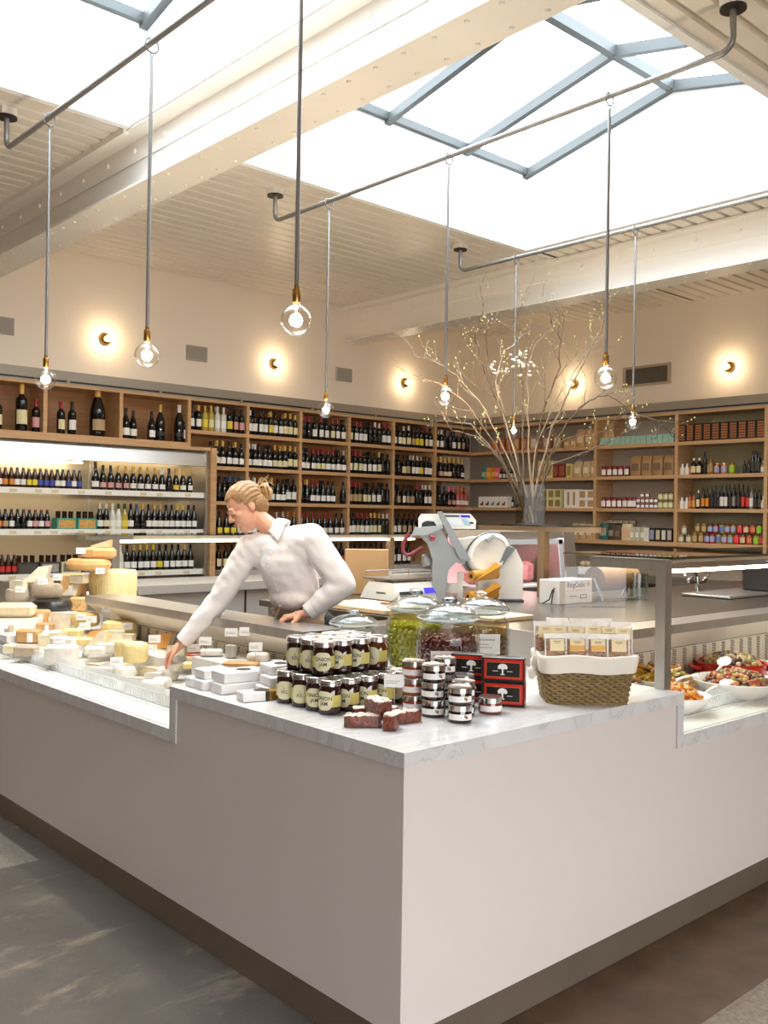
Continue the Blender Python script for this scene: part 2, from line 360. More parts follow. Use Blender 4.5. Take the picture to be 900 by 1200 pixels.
# ================================================================ SHELVING
def board(t, x0, x1, y0, y1, z0, z1, name='shelf', m=OAK):
    return MB().box(x0, x1, y0, y1, z0, z1).build(name, m, t, smooth=False)
ROWS = (2.572, 2.178, 1.775, 1.372)
t = thing('wine_shelving', 'wall-wide oak wine shelving behind the counter, divided into bays of dark bottles', 'shelving')
BT = .042
for z in ROWS: board(t, 5.50 if z > 2.4 else 5.80, 10.50, 9.30, 9.66, z-BT, z)
board(t, -1, 5.50, 9.30, 9.66, 2.378, 2.422)
board(t, -1, 10.50, 9.305, 9.66, 2.90, 2.93)
UPL = (5.481, 6.266, 7.046, 7.829, 8.608, 9.406)
for x in (3.03, 3.836, 4.657): board(t, x-.02, x+.02, 9.302, 9.66, 2.422, 2.90, 'upright')
for x in UPL: board(t, x-.02, x+.02, 9.302, 9.66, 0 if x > 5.9 else 2.42, 2.90, 'upright')
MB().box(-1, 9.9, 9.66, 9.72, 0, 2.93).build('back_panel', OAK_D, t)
STONE = mat('grey_stone', 'b9b4ae', .35)
MB().box(5.82, 10.16, 9.12, 9.66, .93, .983).build('ledge', STONE, t, smooth=False)
for x in (7.42, 8.1, 9.0): board(t, x-.02, x+.02, 9.2, 9.66, 0, .93, 'upright')
board(t, 5.82, 10.1, 9.2, 9.66, .02, .10)
t = thing('pantry_shelving', 'oak pantry shelving on the right wall holding jars, bags and boxes', 'shelving')
for z in ROWS: board(t, 10.16, 10.52, 1.6, 9.30, z-BT-(.0 if z > 1.4 else .01), z)
board(t, 10.165, 10.52, 1.6, 9.30, 2.90, 2.93)
UPR = (7.165, 6.007, 4.904, 3.8, 2.7)
for y in UPR: board(t, 10.162, 10.52, y-.021, y+.021, 1.34, 2.90, 'upright')
MB().box(10.52, 10.555, 7.186, 9.66, 1.0, 2.93).box(10.52, 10.555, 6.03, 7.14, 1.33, 2.93).build('back_panel', GREYT, t, smooth=False)
OLV = mat('olive_glass_back', '8b8468', .15, noise=.1, nscale=20)
MB().box(10.53, 10.555, 1.6, 5.986, 1.33, 2.93).build('back_panel', OLV, t, smooth=False)
board(t, 10.30, 10.52, 6.99, 7.143, 2.54, 2.90, 'side_lining', OAK)
# tiled wall under the pantry shelves
def tiles():
    m = mat('wall_tile', 'a89684', .4); n = m.node_tree; b = n.nodes['Principled BSDF']; br = n.nodes.new('ShaderNodeTexBrick'); tcn = n.nodes.new('ShaderNodeTexCoord')
    mp = n.nodes.new('ShaderNodeMapping'); mp.inputs['Rotation'].default_value = (0, -PI/2, PI/2)
    sx = n.nodes.new('ShaderNodeSeparateXYZ'); cx = n.nodes.new('ShaderNodeCombineXYZ'); n.links.new(tcn.outputs['Object'], sx.inputs[0])
    n.links.new(sx.outputs[1], cx.inputs[0]); n.links.new(sx.outputs[2], cx.inputs[1]); n.links.new(cx.outputs[0], br.inputs[0])
    br.inputs['Scale'].default_value = 8; br.inputs['Color1'].default_value = lin('b3a391'); br.inputs['Color2'].default_value = lin('a89886'); br.inputs['Mortar'].default_value = lin('857666'); br.inputs['Mortar Size'].default_value = .01
    n.links.new(br.outputs[0], b.inputs['Base Color']); return m
struct(MB().box(10.5, 10.559, 1.6, 9.7, .8, 1.33).build('wall_right_tiles', tiles(), smooth=False))

# ================================================================ REFRIGERATED WALL CASE
t = thing('refrigerated_case', 'open steel refrigerated wall case of beer and sparkling wine, lit inside', 'fridge', (0, 0, 0))
PERF = mat('perforated_back', 'b9ab92', .35, .6)
n = PERF.node_tree; v = n.nodes.new('ShaderNodeTexVoronoi'); v.inputs['Scale'].default_value = 30; v.inputs['Randomness'].default_value = 0
tcn = n.nodes.new('ShaderNodeTexCoord'); n.links.new(tcn.outputs['Object'], v.inputs[0]); rp = n.nodes.new('ShaderNodeValToRGB'); rp.color_ramp.elements[0].position = .12; rp.color_ramp.elements[0].color = lin('5a5044'); rp.color_ramp.elements[1].position = .2; rp.color_ramp.elements[1].color = lin('c2b498')
n.links.new(v.outputs['Distance'], rp.inputs[0]); n.links.new(rp.outputs[0], n.nodes['Principled BSDF'].inputs['Base Color'])
MB().box(.5, 5.69, 9.62, 9.65, .5, 2.33).build('back_panel', PERF, t, smooth=False)
b = MB(); b.add([(.5, 9.31, 2.33), (5.70, 9.31, 2.33), (5.70, 9.275, 2.165), (.5, 9.275, 2.165), (.5, 9.36, 2.33), (5.70, 9.36, 2.33), (5.70, 9.36, 2.165), (.5, 9.36, 2.165)],
    [(0, 3, 2, 1), (4, 5, 6, 7), (0, 1, 5, 4), (1, 2, 6, 5), (2, 3, 7, 6), (3, 0, 4, 7)]); b.build('canopy', mat('canopy_steel', 'd6d2cc', .3, 1), t, smooth=False)
MB().box(.5, 5.70, 9.36, 9.62, 2.30, 2.34).build('roof_panel', STEEL_D, t, smooth=False)
MB().box(5.69, 5.72, 9.28, 9.65, .3, 2.34).build('side_panel', STEEL, t, smooth=False)
b = MB().box(5.72, 5.795, 9.22, 9.66, .1, 2.376); b.box(.4, 5.795, 9.24, 9.30, 2.34, 2.376); b.build('oak_surround', OAK, t, smooth=False)
b = MB().box(.5, 5.69, 9.30, 9.65, .02, .62); b.box(.5, 5.69, 9.28, 9.33, .45, .70); b.build('plinth', STEEL, t, smooth=False)
RAIL = mat('price_rail', 'f1ece2', .3); GSH = mat('white_shelf', 'e9e4da', .3)
FZ = (1.862, 1.448, 1.00)
for z in FZ:
    s = MB().box(.5, 5.69, 9.33, 9.62, z-.02, z).build('shelf', GSH, t, smooth=False)
    MB().box(.5, 5.69, 9.318, 9.33, z-.055, z+.004).build('price_rail', RAIL, s, smooth=False)
    b = MB()
    for i, x in enumerate((3.5, 3.75, 3.92, 4.2, 4.5, 4.9, 5.1, 5.45)): b.box(x, x+.07, 9.314, 9.318, z-.045, z-.012)
    b.build('price_ticket', mat('ticket_paper', 'd8c9a8', .6), s, smooth=False)
for x in (4.46,): MB().box(x-.012, x+.012, 9.60, 9.62, .6, 2.3).build('shelf_track', STEEL, t, smooth=False)
l = MB().box(.6, 4.28, 9.40, 9.43, 2.135, 2.15).build('light_tube', emis('fridge_tube', 'fff1d2', 22), t, smooth=False)
MB().box(4.6, 5.62, 9.44, 9.46, 2.19, 2.20).build('light_tube', emis('fridge_tube2', 'ffe9bf', 10), t, smooth=False)
for z in FZ[:2]: MB().box(.6, 4.3, 9.335, 9.345, z-.035, z-.022).build('light_tube', emis('fridge_tube3', 'fff1d2', 5), t, smooth=False)

# ================================================================ COUNTER
t = thing('service_counter', 'L-shaped white counter with grey-veined marble top and steel kick plate', 'counter')
XF, YF = 1.895, 1.983
b = MB(); b.box(1.90, 3.39, 1.988, 3.288, .12, .911); b.box(1.90, 2.9, 3.288, 7.8, .12, .738); b.box(3.39, 8.2, 1.988, 2.8, .12, .738)
b.build('front_panel', PANEL, t, smooth=False)
b = MB(); b.box(1.912, 2.88, 2.0, 7.8, 0, .12); b.box(2.88, 8.2, 2.0, 2.78, 0, .12); b.build('kick_plate', KICK, t, smooth=False)
b = MB(); b.box(XF, 3.44, YF, 3.335, .911, .957)
b.box(XF, 2.78, 3.288, 3.335, .738, .911); b.box(3.394, 3.44, YF, 2.70, .738, .911)
b.box(XF, 2.14, 3.335, 7.8, .738, .787); b.box(3.44, 8.2, YF, 2.20, .738, .787)
b.build('marble_top', MARBLE, t, smooth=False)
b = MB().box(1.896, 1.899, 3.282, 3.288, .12+.618, .915); b.build('edge_trim', WHITE_PL, t, smooth=False)

DECKW = mat('case_deck', 'dcd9d2', .35); VENT = mat('vent_slots', '4c453c', .5)
def strip(pa, pb, prof, n=1):  # sweep a 2D (offset, z) section between two ends
    return prof
def case(name, label, run, lo, hi, rail_lo=None, rail_hi=None):
    """run 'y' = the cheese side (runs along y), 'x' = the antipasti side (runs along x). offsets are measured inward from the counter face"""
    t = thing(name, label, 'display case')
    def P(o, a, z): return (XF+o, a, z) if run == 'y' else (a, YF+o, z)
    def bx(b, o0, o1, a0, a1, z0, z1, mi=0):
        p, q = P(o0, a0, z0), P(o1, a1, z1); b.box(p[0], q[0], p[1], q[1], z0, z1, mi)
    R = .675 if run == 'y' else .535; RB = .935 if run == 'y' else .725
    b = MB(); bx(b, .245, RB-.02, lo, hi, .775, .79); bx(b, .02, .245, lo, hi, .7868, .7895); bx(b, .16, .17, lo, hi, .7895, .793, 0)
    b.build('deck', DECKW, t, smooth=False)
    # clear fluted riser along the front of the deck
    b = MB(); bx(b, .20, .206, lo, hi, .79, .865)
    a = lo+.01
    while a < min(hi, lo+3.4): bx(b, .192, .200, a, a+.006, .79, .838); a += .0165
    b.build('riser', frost('fluted_acrylic', 'f4f6f4', .34), t, smooth=False)
    b = MB(); bx(b, .199, .207, lo, hi, .838, .842); bx(b, .19, .21, lo, hi, .79, .794)
    b.build('riser_edge', frost('acrylic_edge', 'f0f4f2', .7), t, smooth=False)
    rl, rh = (rail_lo or lo), (rail_hi or hi)
    # sloped cream panel and slotted vent panel below the rail
    def slab(b, o0, z0, o1, z1, th, a0, a1, mi=0):
        v = [P(o0, a0, z0), P(o1, a0, z1), P(o1+th, a0, z1), P(o0+th, a0, z0), P(o0, a1, z0), P(o1, a1, z1), P(o1+th, a1, z1), P(o0+th, a1, z0)]
        b.add(v, [(0, 1, 2, 3), (4, 7, 6, 5), (0, 4, 5, 1), (1, 5, 6, 2), (2, 6, 7, 3), (3, 7, 4, 0)], mi)
    b = MB(); slab(b, R+.01, 1.075, R+.125, .975, .02, rl, rh); b.build('cream_panel', CREAM, t, smooth=False)
    b = MB(); slab(b, R+.13, .972, R+.13, .79, .02, rl, rh); vp = b.build('vent_panel', mat('vent_panel', 'd3cabb', .35, .3), t, smooth=False)
    b = MB(); a = rl+.09; z0, z1 = .965, .80
    while a < rh and a < rl+3.2:
        for k in range(17):
            zz = z1+(z0-z1)*(k+.5)/17; o = R+.13
            for j in range(2):
                aa = a+j*.02+(k % 2)*.006
                slab(b, o-.002, zz+.0028, o-.002, zz-.0028, .003, aa, aa+.012)
        a += .104
    b.build('vent_slots', VENT, vp, smooth=False)['kind'] = 'stuff'
    b = MB(); slab(b, R+.122, .985, R+.124, .972, .004, rl, rh); b.build('vent_grille', mat('vent_strip', '8f8573', .4, .5), vp, smooth=False)
    # steel rail
    b = MB(); bx(b, R, RB-.01, rl, rh, 1.075, 1.12); b.build('rear_rail', STEEL, t, smooth=False)
    b = MB(); bx(b, RB-.04, RB-.01, lo, hi, .0, 1.075); b.build('rear_panel', STEEL_D, t, smooth=False)
    return t, P
case('cheese_case', 'long low open cheese display case with steel rear rail and clear riser', 'y', 3.337, 7.8, None, 5.58)
case('antipasti_case', 'open display case for antipasti bowls with slotted vent panel behind', 'x', 3.442, 8.2)
MB().box(2.1, 2.8, 5.60, 7.8, .80, .90).build('display_step', DECKW, [o for o in C.objects if o.name == 'cheese_case'][0], smooth=False)

# sneeze guard over the antipasti
t = thing('sneeze_guard', 'square steel post and arm carrying a lit glass shelf over the antipasti', 'sneeze guard', (0, 0, 0))
b = MB(); b.box(3.44-.022, 3.44+.026, 2.06, 2.105, .957, 1.484).build('post', STEEL, t, smooth=False)
b = MB(); b.box(3.418, 3.466, 2.105, 2.43, 1.44, 1.484).build('arm', STEEL, t, smooth=False)
b = MB(); b.box(3.40, 8.2, 2.02, 2.56, 1.487, 1.497).build('glass_shelf', glass('shelf_glass', 'e3ebe6', 1.6), t, smooth=False)
MB().box(3.47, 8.2, 2.09, 2.105, 1.468, 1.484).build('light_housing', STEEL_D, t, smooth=False)
MB().box(3.47, 8.2, 2.07, 2.085, 1.428, 1.442).build('light_tube', emis('case_tube', 'ffe2b0', 16), t, smooth=False)

# work top inside the island
t = thing('work_counter', 'dark reflective steel work counter inside the island, behind the marble corner', 'counter')
WT = mat('worktop_steel', '8a857f', .28, 1)
b = MB(); b.box(3.30, 5.3, 3.36, 4.75, 1.085, 1.12); b.box(3.46, 8.2, 2.71, 3.36, 1.085, 1.12); b.box(5.3, 8.2, 3.36, 4.0, 1.085, 1.12); b.box(2.835, 3.30, 3.36, 3.50, 1.085, 1.12)
b.build('worktop', WT, t, smooth=False)
b = MB(); b.box(3.34, 5.26, 3.40, 4.71, .0, 1.085); b.build('base', mat('grey_body', 'aeaaa5', .35, .4), t, smooth=False)
b = MB(); b.box(2.57, 3.44, 3.337, 3.35, .90, 1.12); b.box(3.44, 3.455, 2.52, 3.35, .90, 1.12); b.build('splash_panel', mat('splash_grey', 'b5aea6', .4, .3), t, smooth=False)
# far side case of the island
t = thing('rear_service_case', 'far side display case of the island with pale steel top and lit glass guard', 'display case')
MB().box(3.18, 6.6, 6.05, 6.72, 1.06, 1.12).build('steel_top', mat('pale_steel', 'cfccc8', .3, .7), t, smooth=False)
b = MB(); b.box(3.2, 6.6, 6.09, 6.7, 0, 1.06)
b.build('body', mat('grey_body', 'aeaaa5', .35, .4), t, smooth=False)
for x in (4.1, 4.9, 5.7): MB().box(x-.005, x+.005, 6.08, 6.09, .1, 1.05).build('door_gap', BLACK, t, smooth=False)
MB().box(3.19, 3.2, 6.06, 6.70, 1.0, 1.06).build('end_trim', OAK, t, smooth=False)
MB().box(6.05, 6.11, 6.57, 6.63, 1.12, 1.43).build('post', mat('bronze_post', 'a58b72', .35, .7), t, smooth=False)
MB().box(3.2, 3.26, 6.5, 6.7, 1.12, 1.43).build('post', STEEL_D, t, smooth=False)
MB().box(3.0, 6.5, 6.5, 6.95, 1.462, 1.472).build('glass_shelf', glass('shelf_glass'), t, smooth=False)
MB().box(3.0, 3.38, 6.52, 6.66, 1.43, 1.462).build('end_bracket', STEEL_D, t, smooth=False)
MB().box(3.25, 6.4, 6.60, 6.62, 1.408, 1.424).build('light_tube', emis('rear_tube', 'fff0cf', 12), t, smooth=False)
MB().box(3.25, 6.45, 6.62, 6.65, 1.405, 1.46).build('light_housing', STEEL, t, smooth=False)
# T-shaped stand with the glass shelf for the vase
t = thing('shelf_stand', 'bronze steel T-shaped stand holding the flower vase above the work counter', 'stand')
BZ = mat('bronze_post'  , 'a58b72', .35, .7)
MB().box(4.975, 5.03, 3.90, 3.955, 1.12, 1.555).build('post', BZ, t, smooth=False)
MB().box(4.975, 5.03, 3.456, 4.48, 1.555, 1.587).build('crossbar', BZ, t, smooth=False)
MB().box(4.90, 5.25, 3.6, 4.46, 1.588, 1.597).build('glass_shelf', glass('shelf_glass'), t, smooth=False)

# ================================================================ CEILING LIGHTS
BULBM = glass('bulb_glass', (1, .99, .97), 1.5, .01, 1.25); FIL = emis('filament', 'ffd9a0', 160); FILS = emis('sconce_glow', 'ffdca8', 30)
def bulb_parts(t, z, r=.0625):
    MB().lathe([(.008, .10), (.011, .098), (.011, .085), (.0165, .083), (.0175, .08), (.0175, .035), (.0165, .03), (.0165, .028)], 20, (0, 0, z+.045)).build('socket', BRASS, t)
    pr = [(.015, .078), (.0155, .062)]
    for k in range(1, 15):
        a = PI*k/15; zz = math.cos(a)*r
        if zz < r*.93: pr.append((max(math.sin(a)*r, .015), zz))
    pr.append((.002, -r)); g = MB().lathe(pr[::-1], 28, (0, 0, z)).build('globe', BULBM, t, ang=80)
    b = MB()
    for k in range(6):
        a = k*PI/3; b.tube([(math.cos(a)*.009, math.sin(a)*.009, z+.018), (math.cos(a+.5)*.014, math.sin(a+.5)*.014, z-.012)], .0028, 5)
    b.build('filament', FIL, t); MB().tube([(0, 0, z+.07), (0, 0, z+.015)], .003, 6).build('stem', WHITE_PL, t)
def lamp(t, z, power, r=.03, col=(1, .84, .62)):
    l = bpy.data.lights.new('bulb_light', 'POINT'); l.energy = power; l.color = col; l.shadow_soft_size = r
    o = bpy.data.objects.new('bulb_light', l); C.objects.link(o); o.parent = t; o.location = (0, 0, z); return o
PIPEX = (2.32, 4.497, 6.707); PZ = 4.035
PLn = ('left', 'middle', 'right')
for X0, w in zip(PIPEX, PLn):
    t = thing('ceiling_pipe', {'left': 'grey steel lamp pipe at the left, under the first skylight, with bent ends', 'middle': 'longest visible grey steel lamp pipe crossing the big skylight, bent up to ceiling plates', 'right': 'grey steel lamp pipe farthest right, along the second beam'}[w], 'pipe', (X0, 0, 0), 0)
    pts = [(0, 6.335, 4.25)]+[(0, 6.335-.07*(1-math.cos(a)), 4.105-.07*math.sin(a)) for a in [PI/2*k/6 for k in range(7)]]
    pts += [(0, 2.374+.07*(1-math.cos(a)), 4.105-.07*math.sin(a)) for a in [PI/2*(6-k)/6 for k in range(7)]]+[(0, 2.374, 4.25)]
    MB().tube(pts, .0175, 14).build('pipe', PIPE, t)
    for yy in (6.335, 2.374):
        p = MB().lathe([(.066, 0), (.066, .012), (.02, .014)], 28, (0, yy, 4.238)).build('ceiling_plate', DARKPLATE, t)
        MB().box(-.05, .05, yy-.05, yy+.05, 4.252, 4.30).build('mounting_box', WHITE_PAINT, p, smooth=False)
    for (yy) in (5.63, 4.365, 3.108):
        if w == 'right' and yy < 4: continue
        if w == 'left': lb = {5.63: 'clear globe pendant lamp nearest the left edge, hung from the left pipe', 4.365: 'clear globe pendant lamp second from the left edge, over the cheese case', 3.108: 'largest and nearest clear globe pendant lamp, its grey rod running out of the top'}[yy]
        elif w == 'middle': lb = {5.63: 'clear globe pendant lamp over the saleswoman, farthest on the middle pipe', 4.365: 'clear globe pendant lamp hanging left of the branches, centre of the middle pipe', 3.108: 'clear globe pendant lamp over the right of the branches, nearest on the middle pipe'}[yy]
        else: lb = {5.63: 'farthest clear globe pendant lamp, glowing in the middle of the branches', 4.365: 'rightmost clear globe pendant lamp, low in front of the teal boxes'}[yy]
        q = thing('pendant_lamp', lb, 'lamp', (X0, yy, 0), 0, 'globe pendant lamps under the pipes')
        RM = Matrix.Rotation(PI/2, 4, 'X')
        MB().torus((0, 0, PZ-.018), .037, .0048, 28, 8, RM).torus((0, 0, PZ-.066), .013, .003, 16, 6, Matrix.Rotation(PI/2, 4, 'Y')).build('hook_ring', mat('ring_metal', '6f6b67', .5, .5), q)
        MB().cyl((0, 0, 2.585), .0095, PZ-.073-2.585, 10).build('rod', ROD, q)
        bulb_parts(q, 2.44); lamp(q, 2.44, 22)
def sconce(x, y, ang, label):
    t = thing('wall_sconce', label, 'lamp', (x, y, 3.45), ang, 'brass bulb sconces on the upper walls')
    # local +x points out of the wall
    R = Matrix.Rotation(PI/2, 4, 'Y')
    b = MB(); b.M = R; b.lathe([(.05, 0), (.062, .01), (.06, .03), (.045, .05), (.03, .055)], 26); b.build('brass_cup', BRASS, t)
    b = MB(); b.ball((.085, 0, 0), .034, 16); b.build('bulb', FILS, t)
    l = bpy.data.lights.new('bulb_light', 'POINT'); l.energy = 3.8; l.color = (1, .77, .5); l.shadow_soft_size = .034
    o = bpy.data.objects.new('bulb_light', l); C.objects.link(o); o.parent = t; o.location = (.13, 0, 0)
sconce(4.48, 9.35, -PI/2, 'brass wall sconce at the far left of the back wall')
sconce(6.655, 9.35, -PI/2, 'brass wall sconce on the back wall, beside the nearest pendant lamp')
sconce(8.83, 9.35, -PI/2, 'brass wall sconce on the back wall under the second beam')
sconce(10.46, 7.73, PI, 'brass wall sconce shining behind the branches')
sconce(10.46, 5.503, PI, 'brass wall sconce at the right, over the stacked tins')
GRV = mat('speaker_grey', 'a79f97', .6)
for x, lb in ((3.39, 'grey square wall speaker cut by the left edge'), (5.585, 'grey square wall speaker between the first two sconces'), (7.75, 'grey square wall speaker on the back wall below the second beam')):
    t = thing('wall_speaker', lb, 'speaker', (x, 9.35, 3.44), 0, 'grey wall speakers')
    MB().rbox(-.135, .135, -.02, 0, -.085, .085, .004).build('frame', GRV, t); b = MB().box(-.12, .12, -.023, -.02, -.07, .07); b.build('grille', mat('speaker_mesh', '9b938b', .7), t)
t = thing('air_grille', 'rectangular metal air grille on the right wall between two sconces', 'vent', (10.46, 6.61, 3.46))
b = MB()
for a in ((-.345, .345, .10, .13), (-.345, .345, -.13, -.10), (-.345, -.30, -.10, .10), (.30, .345, -.10, .10)): b.box(-.02, 0, a[0], a[1], a[2], a[3])
b.build('frame', mat('grille_frame', 'b3a18d', .4, .3), t, smooth=False)
MB().box(-.004, 0, -.3, .3, -.1, .1).build('recess', mat('grille_dark', '4a4540', .6), t, smooth=False)
b = MB()
for i in range(28): b.box(-.014, -.008, -.3+i*.0216, -.296+i*.0216, -.1, .1)
for i in range(10): b.box(-.011, -.007, -.3, .3, -.1+i*.021, -.097+i*.021)
b.build('louvres', mat('grille_bar', '8b847b', .4, .5), t, smooth=False)

# ================================================================ GOODS ON THE MARBLE CORNER
MZ = .957
CAM = -math.radians(42.244)          # turn so that local -y looks back to the customer side
LID = mat('jar_lid', 'cdc9c4', .22, 1); LIDR = mat('jar_lid_rim', 'a8a49f', .3, 1)
JAM = mat('dark_jam', '2a0f0a', .08, coat=.6); JAMB = mat('brown_jam', '5c2c12', .08, coat=.6); AMB = mat('amber_jam', '9c4a22', .1, coat=.6); DKJ = mat('plum_jam', '24100e', .08, coat=.6)
LBC = mat('label_cream', 'e2dcb4', .6); LBY = mat('label_yellow', 'cfc268', .6); INK = mat('ink', '2c2620', .6); LBW = mat('label_white', 'f0eeea', .6)
def arc_patch(b, r, z0, z1, a0, a1, mi, n=12, corner=0, oval=False):
    """patch of label wrapped on a cylinder, heading a measured from local -y"""
    vs = []; fs = []
    for i in range(n+1):
        t = i/n; a = a0+(a1-a0)*t; s = 1
        if oval: s = math.sqrt(max(0, 1-abs(2*t-1)**3.2))*.92+.08
        zm = (z0+z1)/2; h = (z1-z0)/2*s
        vs += [(r*math.sin(a), -r*math.cos(a), zm-h), (r*math.sin(a), -r*math.cos(a), zm+h)]
    for i in range(n): fs.append((2*i, 2*i+2, 2*i+3, 2*i+1))
    b.add(vs, fs, mi)
def jam_jar(loc, turn, label, txt='ONION JAM', jam=JAM):
    t = thing('jam_jar', label, 'jar', loc, CAM+turn, 'stacked jars of onion jam'); t.scale = (1.07, 1.07, 1.13)
    R = .0375
    MB().lathe([(R-.006, 0), (R-.001, .003), (R, .008), (R, .078), (R-.004, .084), (R-.004, .088)], 28).build('glass_body', jam, t)
    MB().lathe([(R-.002, .086), (R+.0005, .088), (R+.0005, .098), (R-.001, .1), (R-.001, .104), (R-.003, .1055), (R-.006, .1045), (.001, .1045)], 28).build('lid', LID, t, ang=25)
    b = MB(); arc_patch(b, R+.0006, .014, .072, -.85, .8, 0, 16, oval=True); arc_patch(b, R+.0004, .024, .060, .5, 1.75, 1, 10)
    arc_patch(b, R+.0004, .024, .060, -1.9, -.75, 1, 10)
    lb = b.build('paper_label', [LBC, LBY], t, smooth=False)
    M = face_M((0, -R-.0012, .050), -90)
    if txt == 'ONION JAM':
        text_on(lb, 'lettering', 'ONION', .0165, M, INK, R+.001, bold=.0002); text_on(lb, 'lettering', 'JAM', .0165, face_M((0, -R-.0012, .034), -90), INK, R+.001, bold=.0002)
    else:
        text_on(lb, 'lettering', 'L', .012, M, INK, R+.001); text_on(lb, 'lettering', 'REL', .015, face_M((0, -R-.0012, .038), -90), INK, R+.001)
    return t
jams = []
def jx(i, j, o): return (o[0]+.0835*i+.003*math.sin(i*3+j), o[1]+.0835*j+.004*math.cos(i+j*2))
O0 = (2.075, 2.545)
nm = {0: 'front', 1: 'second', 2: 'third', 3: 'fourth', 4: 'fifth'}
tpl = {}
def put_jar(p, z, turn, label, kind):
    if kind not in tpl:
        tpl[kind] = jam_jar((p[0], p[1], z), turn, label, *{'O': ('ONION JAM', JAM), 'R': ('REL', JAM), 'B': ('REL', JAMB)}[kind]); return tpl[kind]
    c = copy_tree(tpl[kind]); c.location = (p[0], p[1], z); c.rotation_euler.z = CAM+turn; c['label'] = label; return c
for i in range(5):
    for j in range(4):
        if i > 1 and j > 2: continue
        k = 'R' if (i == 0 and j >= 2) or i == 4 else 'O'
        tu = -.15 if (i == 0 and j >= 1) else (-.62 if i else -.5)
        put_jar(jx(i, j, O0), MZ, tu, f'jam jar in the bottom layer, {ordi(i)} towards the nougat, {ordi(j)} towards the cheese side', k)
for i in range(4):
    for j in range(3):
        k = 'R' if (i == 0 and j >= 1) else ('B' if i == 3 else 'O')
        tu = 0 if (i, j) == (0, 0) else (-.1 if i == 0 else -.6)
        put_jar(jx(i, j, (O0[0]+.042, O0[1]+.092)), MZ+.1195, tu, f'jam jar in the top layer, {ordi(i)} towards the nougat, {ordi(j)} towards the cheese side', k)

def small_jar(x, y, k, lab, jam, dot=None):
    t = thing('preserve_jar', lab, 'jar', (x, y, MZ+k*.0600), CAM+random.uniform(-.2, .2), 'stacked low jars of preserve'); t.scale = (1.04, 1.04, 1.09)
    R = .040
    MB().lathe([(R-.006, 0), (R-.001, .003), (R, .01), (R, .028), (R-.003, .034), (R-.003, .038)], 28).build('glass_body', jam, t)
    MB().lathe([(R-.001, .036), (R, .0365), (R, .052), (R-.002, .0545), (R-.006, .0538), (.001, .0538)], 28).build('lid', LID, t, ang=25)
    b = MB(); arc_patch(b, R+.0005, .010, .028, -1.2, 1.1, 0, 16)
    if dot: arc_patch(b, R+.0009, .013, .025, .38, .56, 1, 4, oval=True); arc_patch(b, R+.0009, .017, .027, .26, .38, 2, 3)
    l = b.build('paper_label', [LBW, mat('berry_red', 'b0303a', .5), mat('leaf_green', '5c8a3c', .5)], t, smooth=False); return t
SP = [('amber', AMB, 2.335, 2.400, 3, 'tall stack at the left'), ('plum', DKJ, 2.330, 2.297, 3, 'tall dark stack, front'), ('plum', DKJ, 2.475, 2.385, 3, 'tall dark stack at the back'),
      ('cherry', DKJ, 2.335, 2.178, 2, 'short stack nearest the counter edge'), ('cherry', DKJ, 2.425, 2.245, 2, 'short stack in the middle'), ('cherry', DKJ, 2.52, 2.335, 2, 'short stack behind'),
      ('brown', mat('red_brown_jam', '7a2f20', .1, coat=.6), 2.522, 2.205, 1, None)]
for nme, jm, x, y, n, st in SP:
    for k in range(n):
        lab = f'low {nme} preserve jar, {["bottom","second","third"][k]} of the {st}' if st else 'single low reddish brown preserve jar standing in front of the red boxes'
        small_jar(x+random.uniform(-.002, .002), y+random.uniform(-.002, .002), k, lab, jm, nme == 'cherry' or nme == 'plum')

# red and black cartons with a white tree emblem
RED = mat('carton_red', 'd0241c', .35); CBL = mat('carton_black', '17110f', .35); GOLD = mat('carton_gold', 'b98a3a', .4, .3)
def carton(x, y, z, rz, label):
    t = thing('tea_carton', label, 'box', (x, y, z), rz, 'red and black cartons with a tree emblem')
    W, D, H = .156, .06, .088
    MB().rbox(0, W, 0, D, 0, H, .0015).build('box_body', CBL, t)
    b = MB(); b.box(.010, W-.005, -.0006, .0005, .010, H-.006, 0); b.box(.018, W-.014, -.0011, 0, .018, H-.016, 1); b.box(.0195, W-.0155, -.0016, 0, .0195, H-.0175, 2)
    b.box(W-.0005, W+.0006, .006, D-.006, .010, H-.006, 0); b.box(-.0006, .0005, .006, D-.006, .010, H-.006, 0)
    b.box(W, W+.0011, .014, D-.014, .02, H-.02, 2); b.build('printed_panel', [RED, GOLD, CBL], t, smooth=False)
    b = MB(); b.M = Matrix.Translation((W/2, -.0022, .047)); b.box(-.003, .003, 0, .0006, -.019, 0); b.prism([(0, 0)]*0 or [(-.008, 0), (.008, 0), (.008, .0006), (-.008, .0006)], -.021, -.018)
    for k in range(9):
        a = PI*k/8; b.ball((math.cos(a)*.012, 0, .006+math.sin(a)*.008), .0062, 8, sy=.1)
    b.ball((0, 0, .007), .009, 8, sy=.08); b.box(-.036, -.016, 0, .0006, -.0085, -.0065); b.box(.016, .036, 0, .0006, -.0085, -.0065)
    b.build('tree_emblem', LBW, t, smooth=False)
a = -math.radians(58)
carton(2.598, 2.315, MZ, a, 'red and black carton with a white tree emblem, lower of the two'); carton(2.600, 2.318, MZ+.0885, a+.02, 'red and black carton with a white tree emblem, upper of the two')
carton(2.575, 2.445, MZ, a-.05, 'red and black carton mostly hidden behind the front pair, lower'); carton(2.573, 2.447, MZ+.0885, a-.03, 'red and black carton mostly hidden behind the front pair, upper')

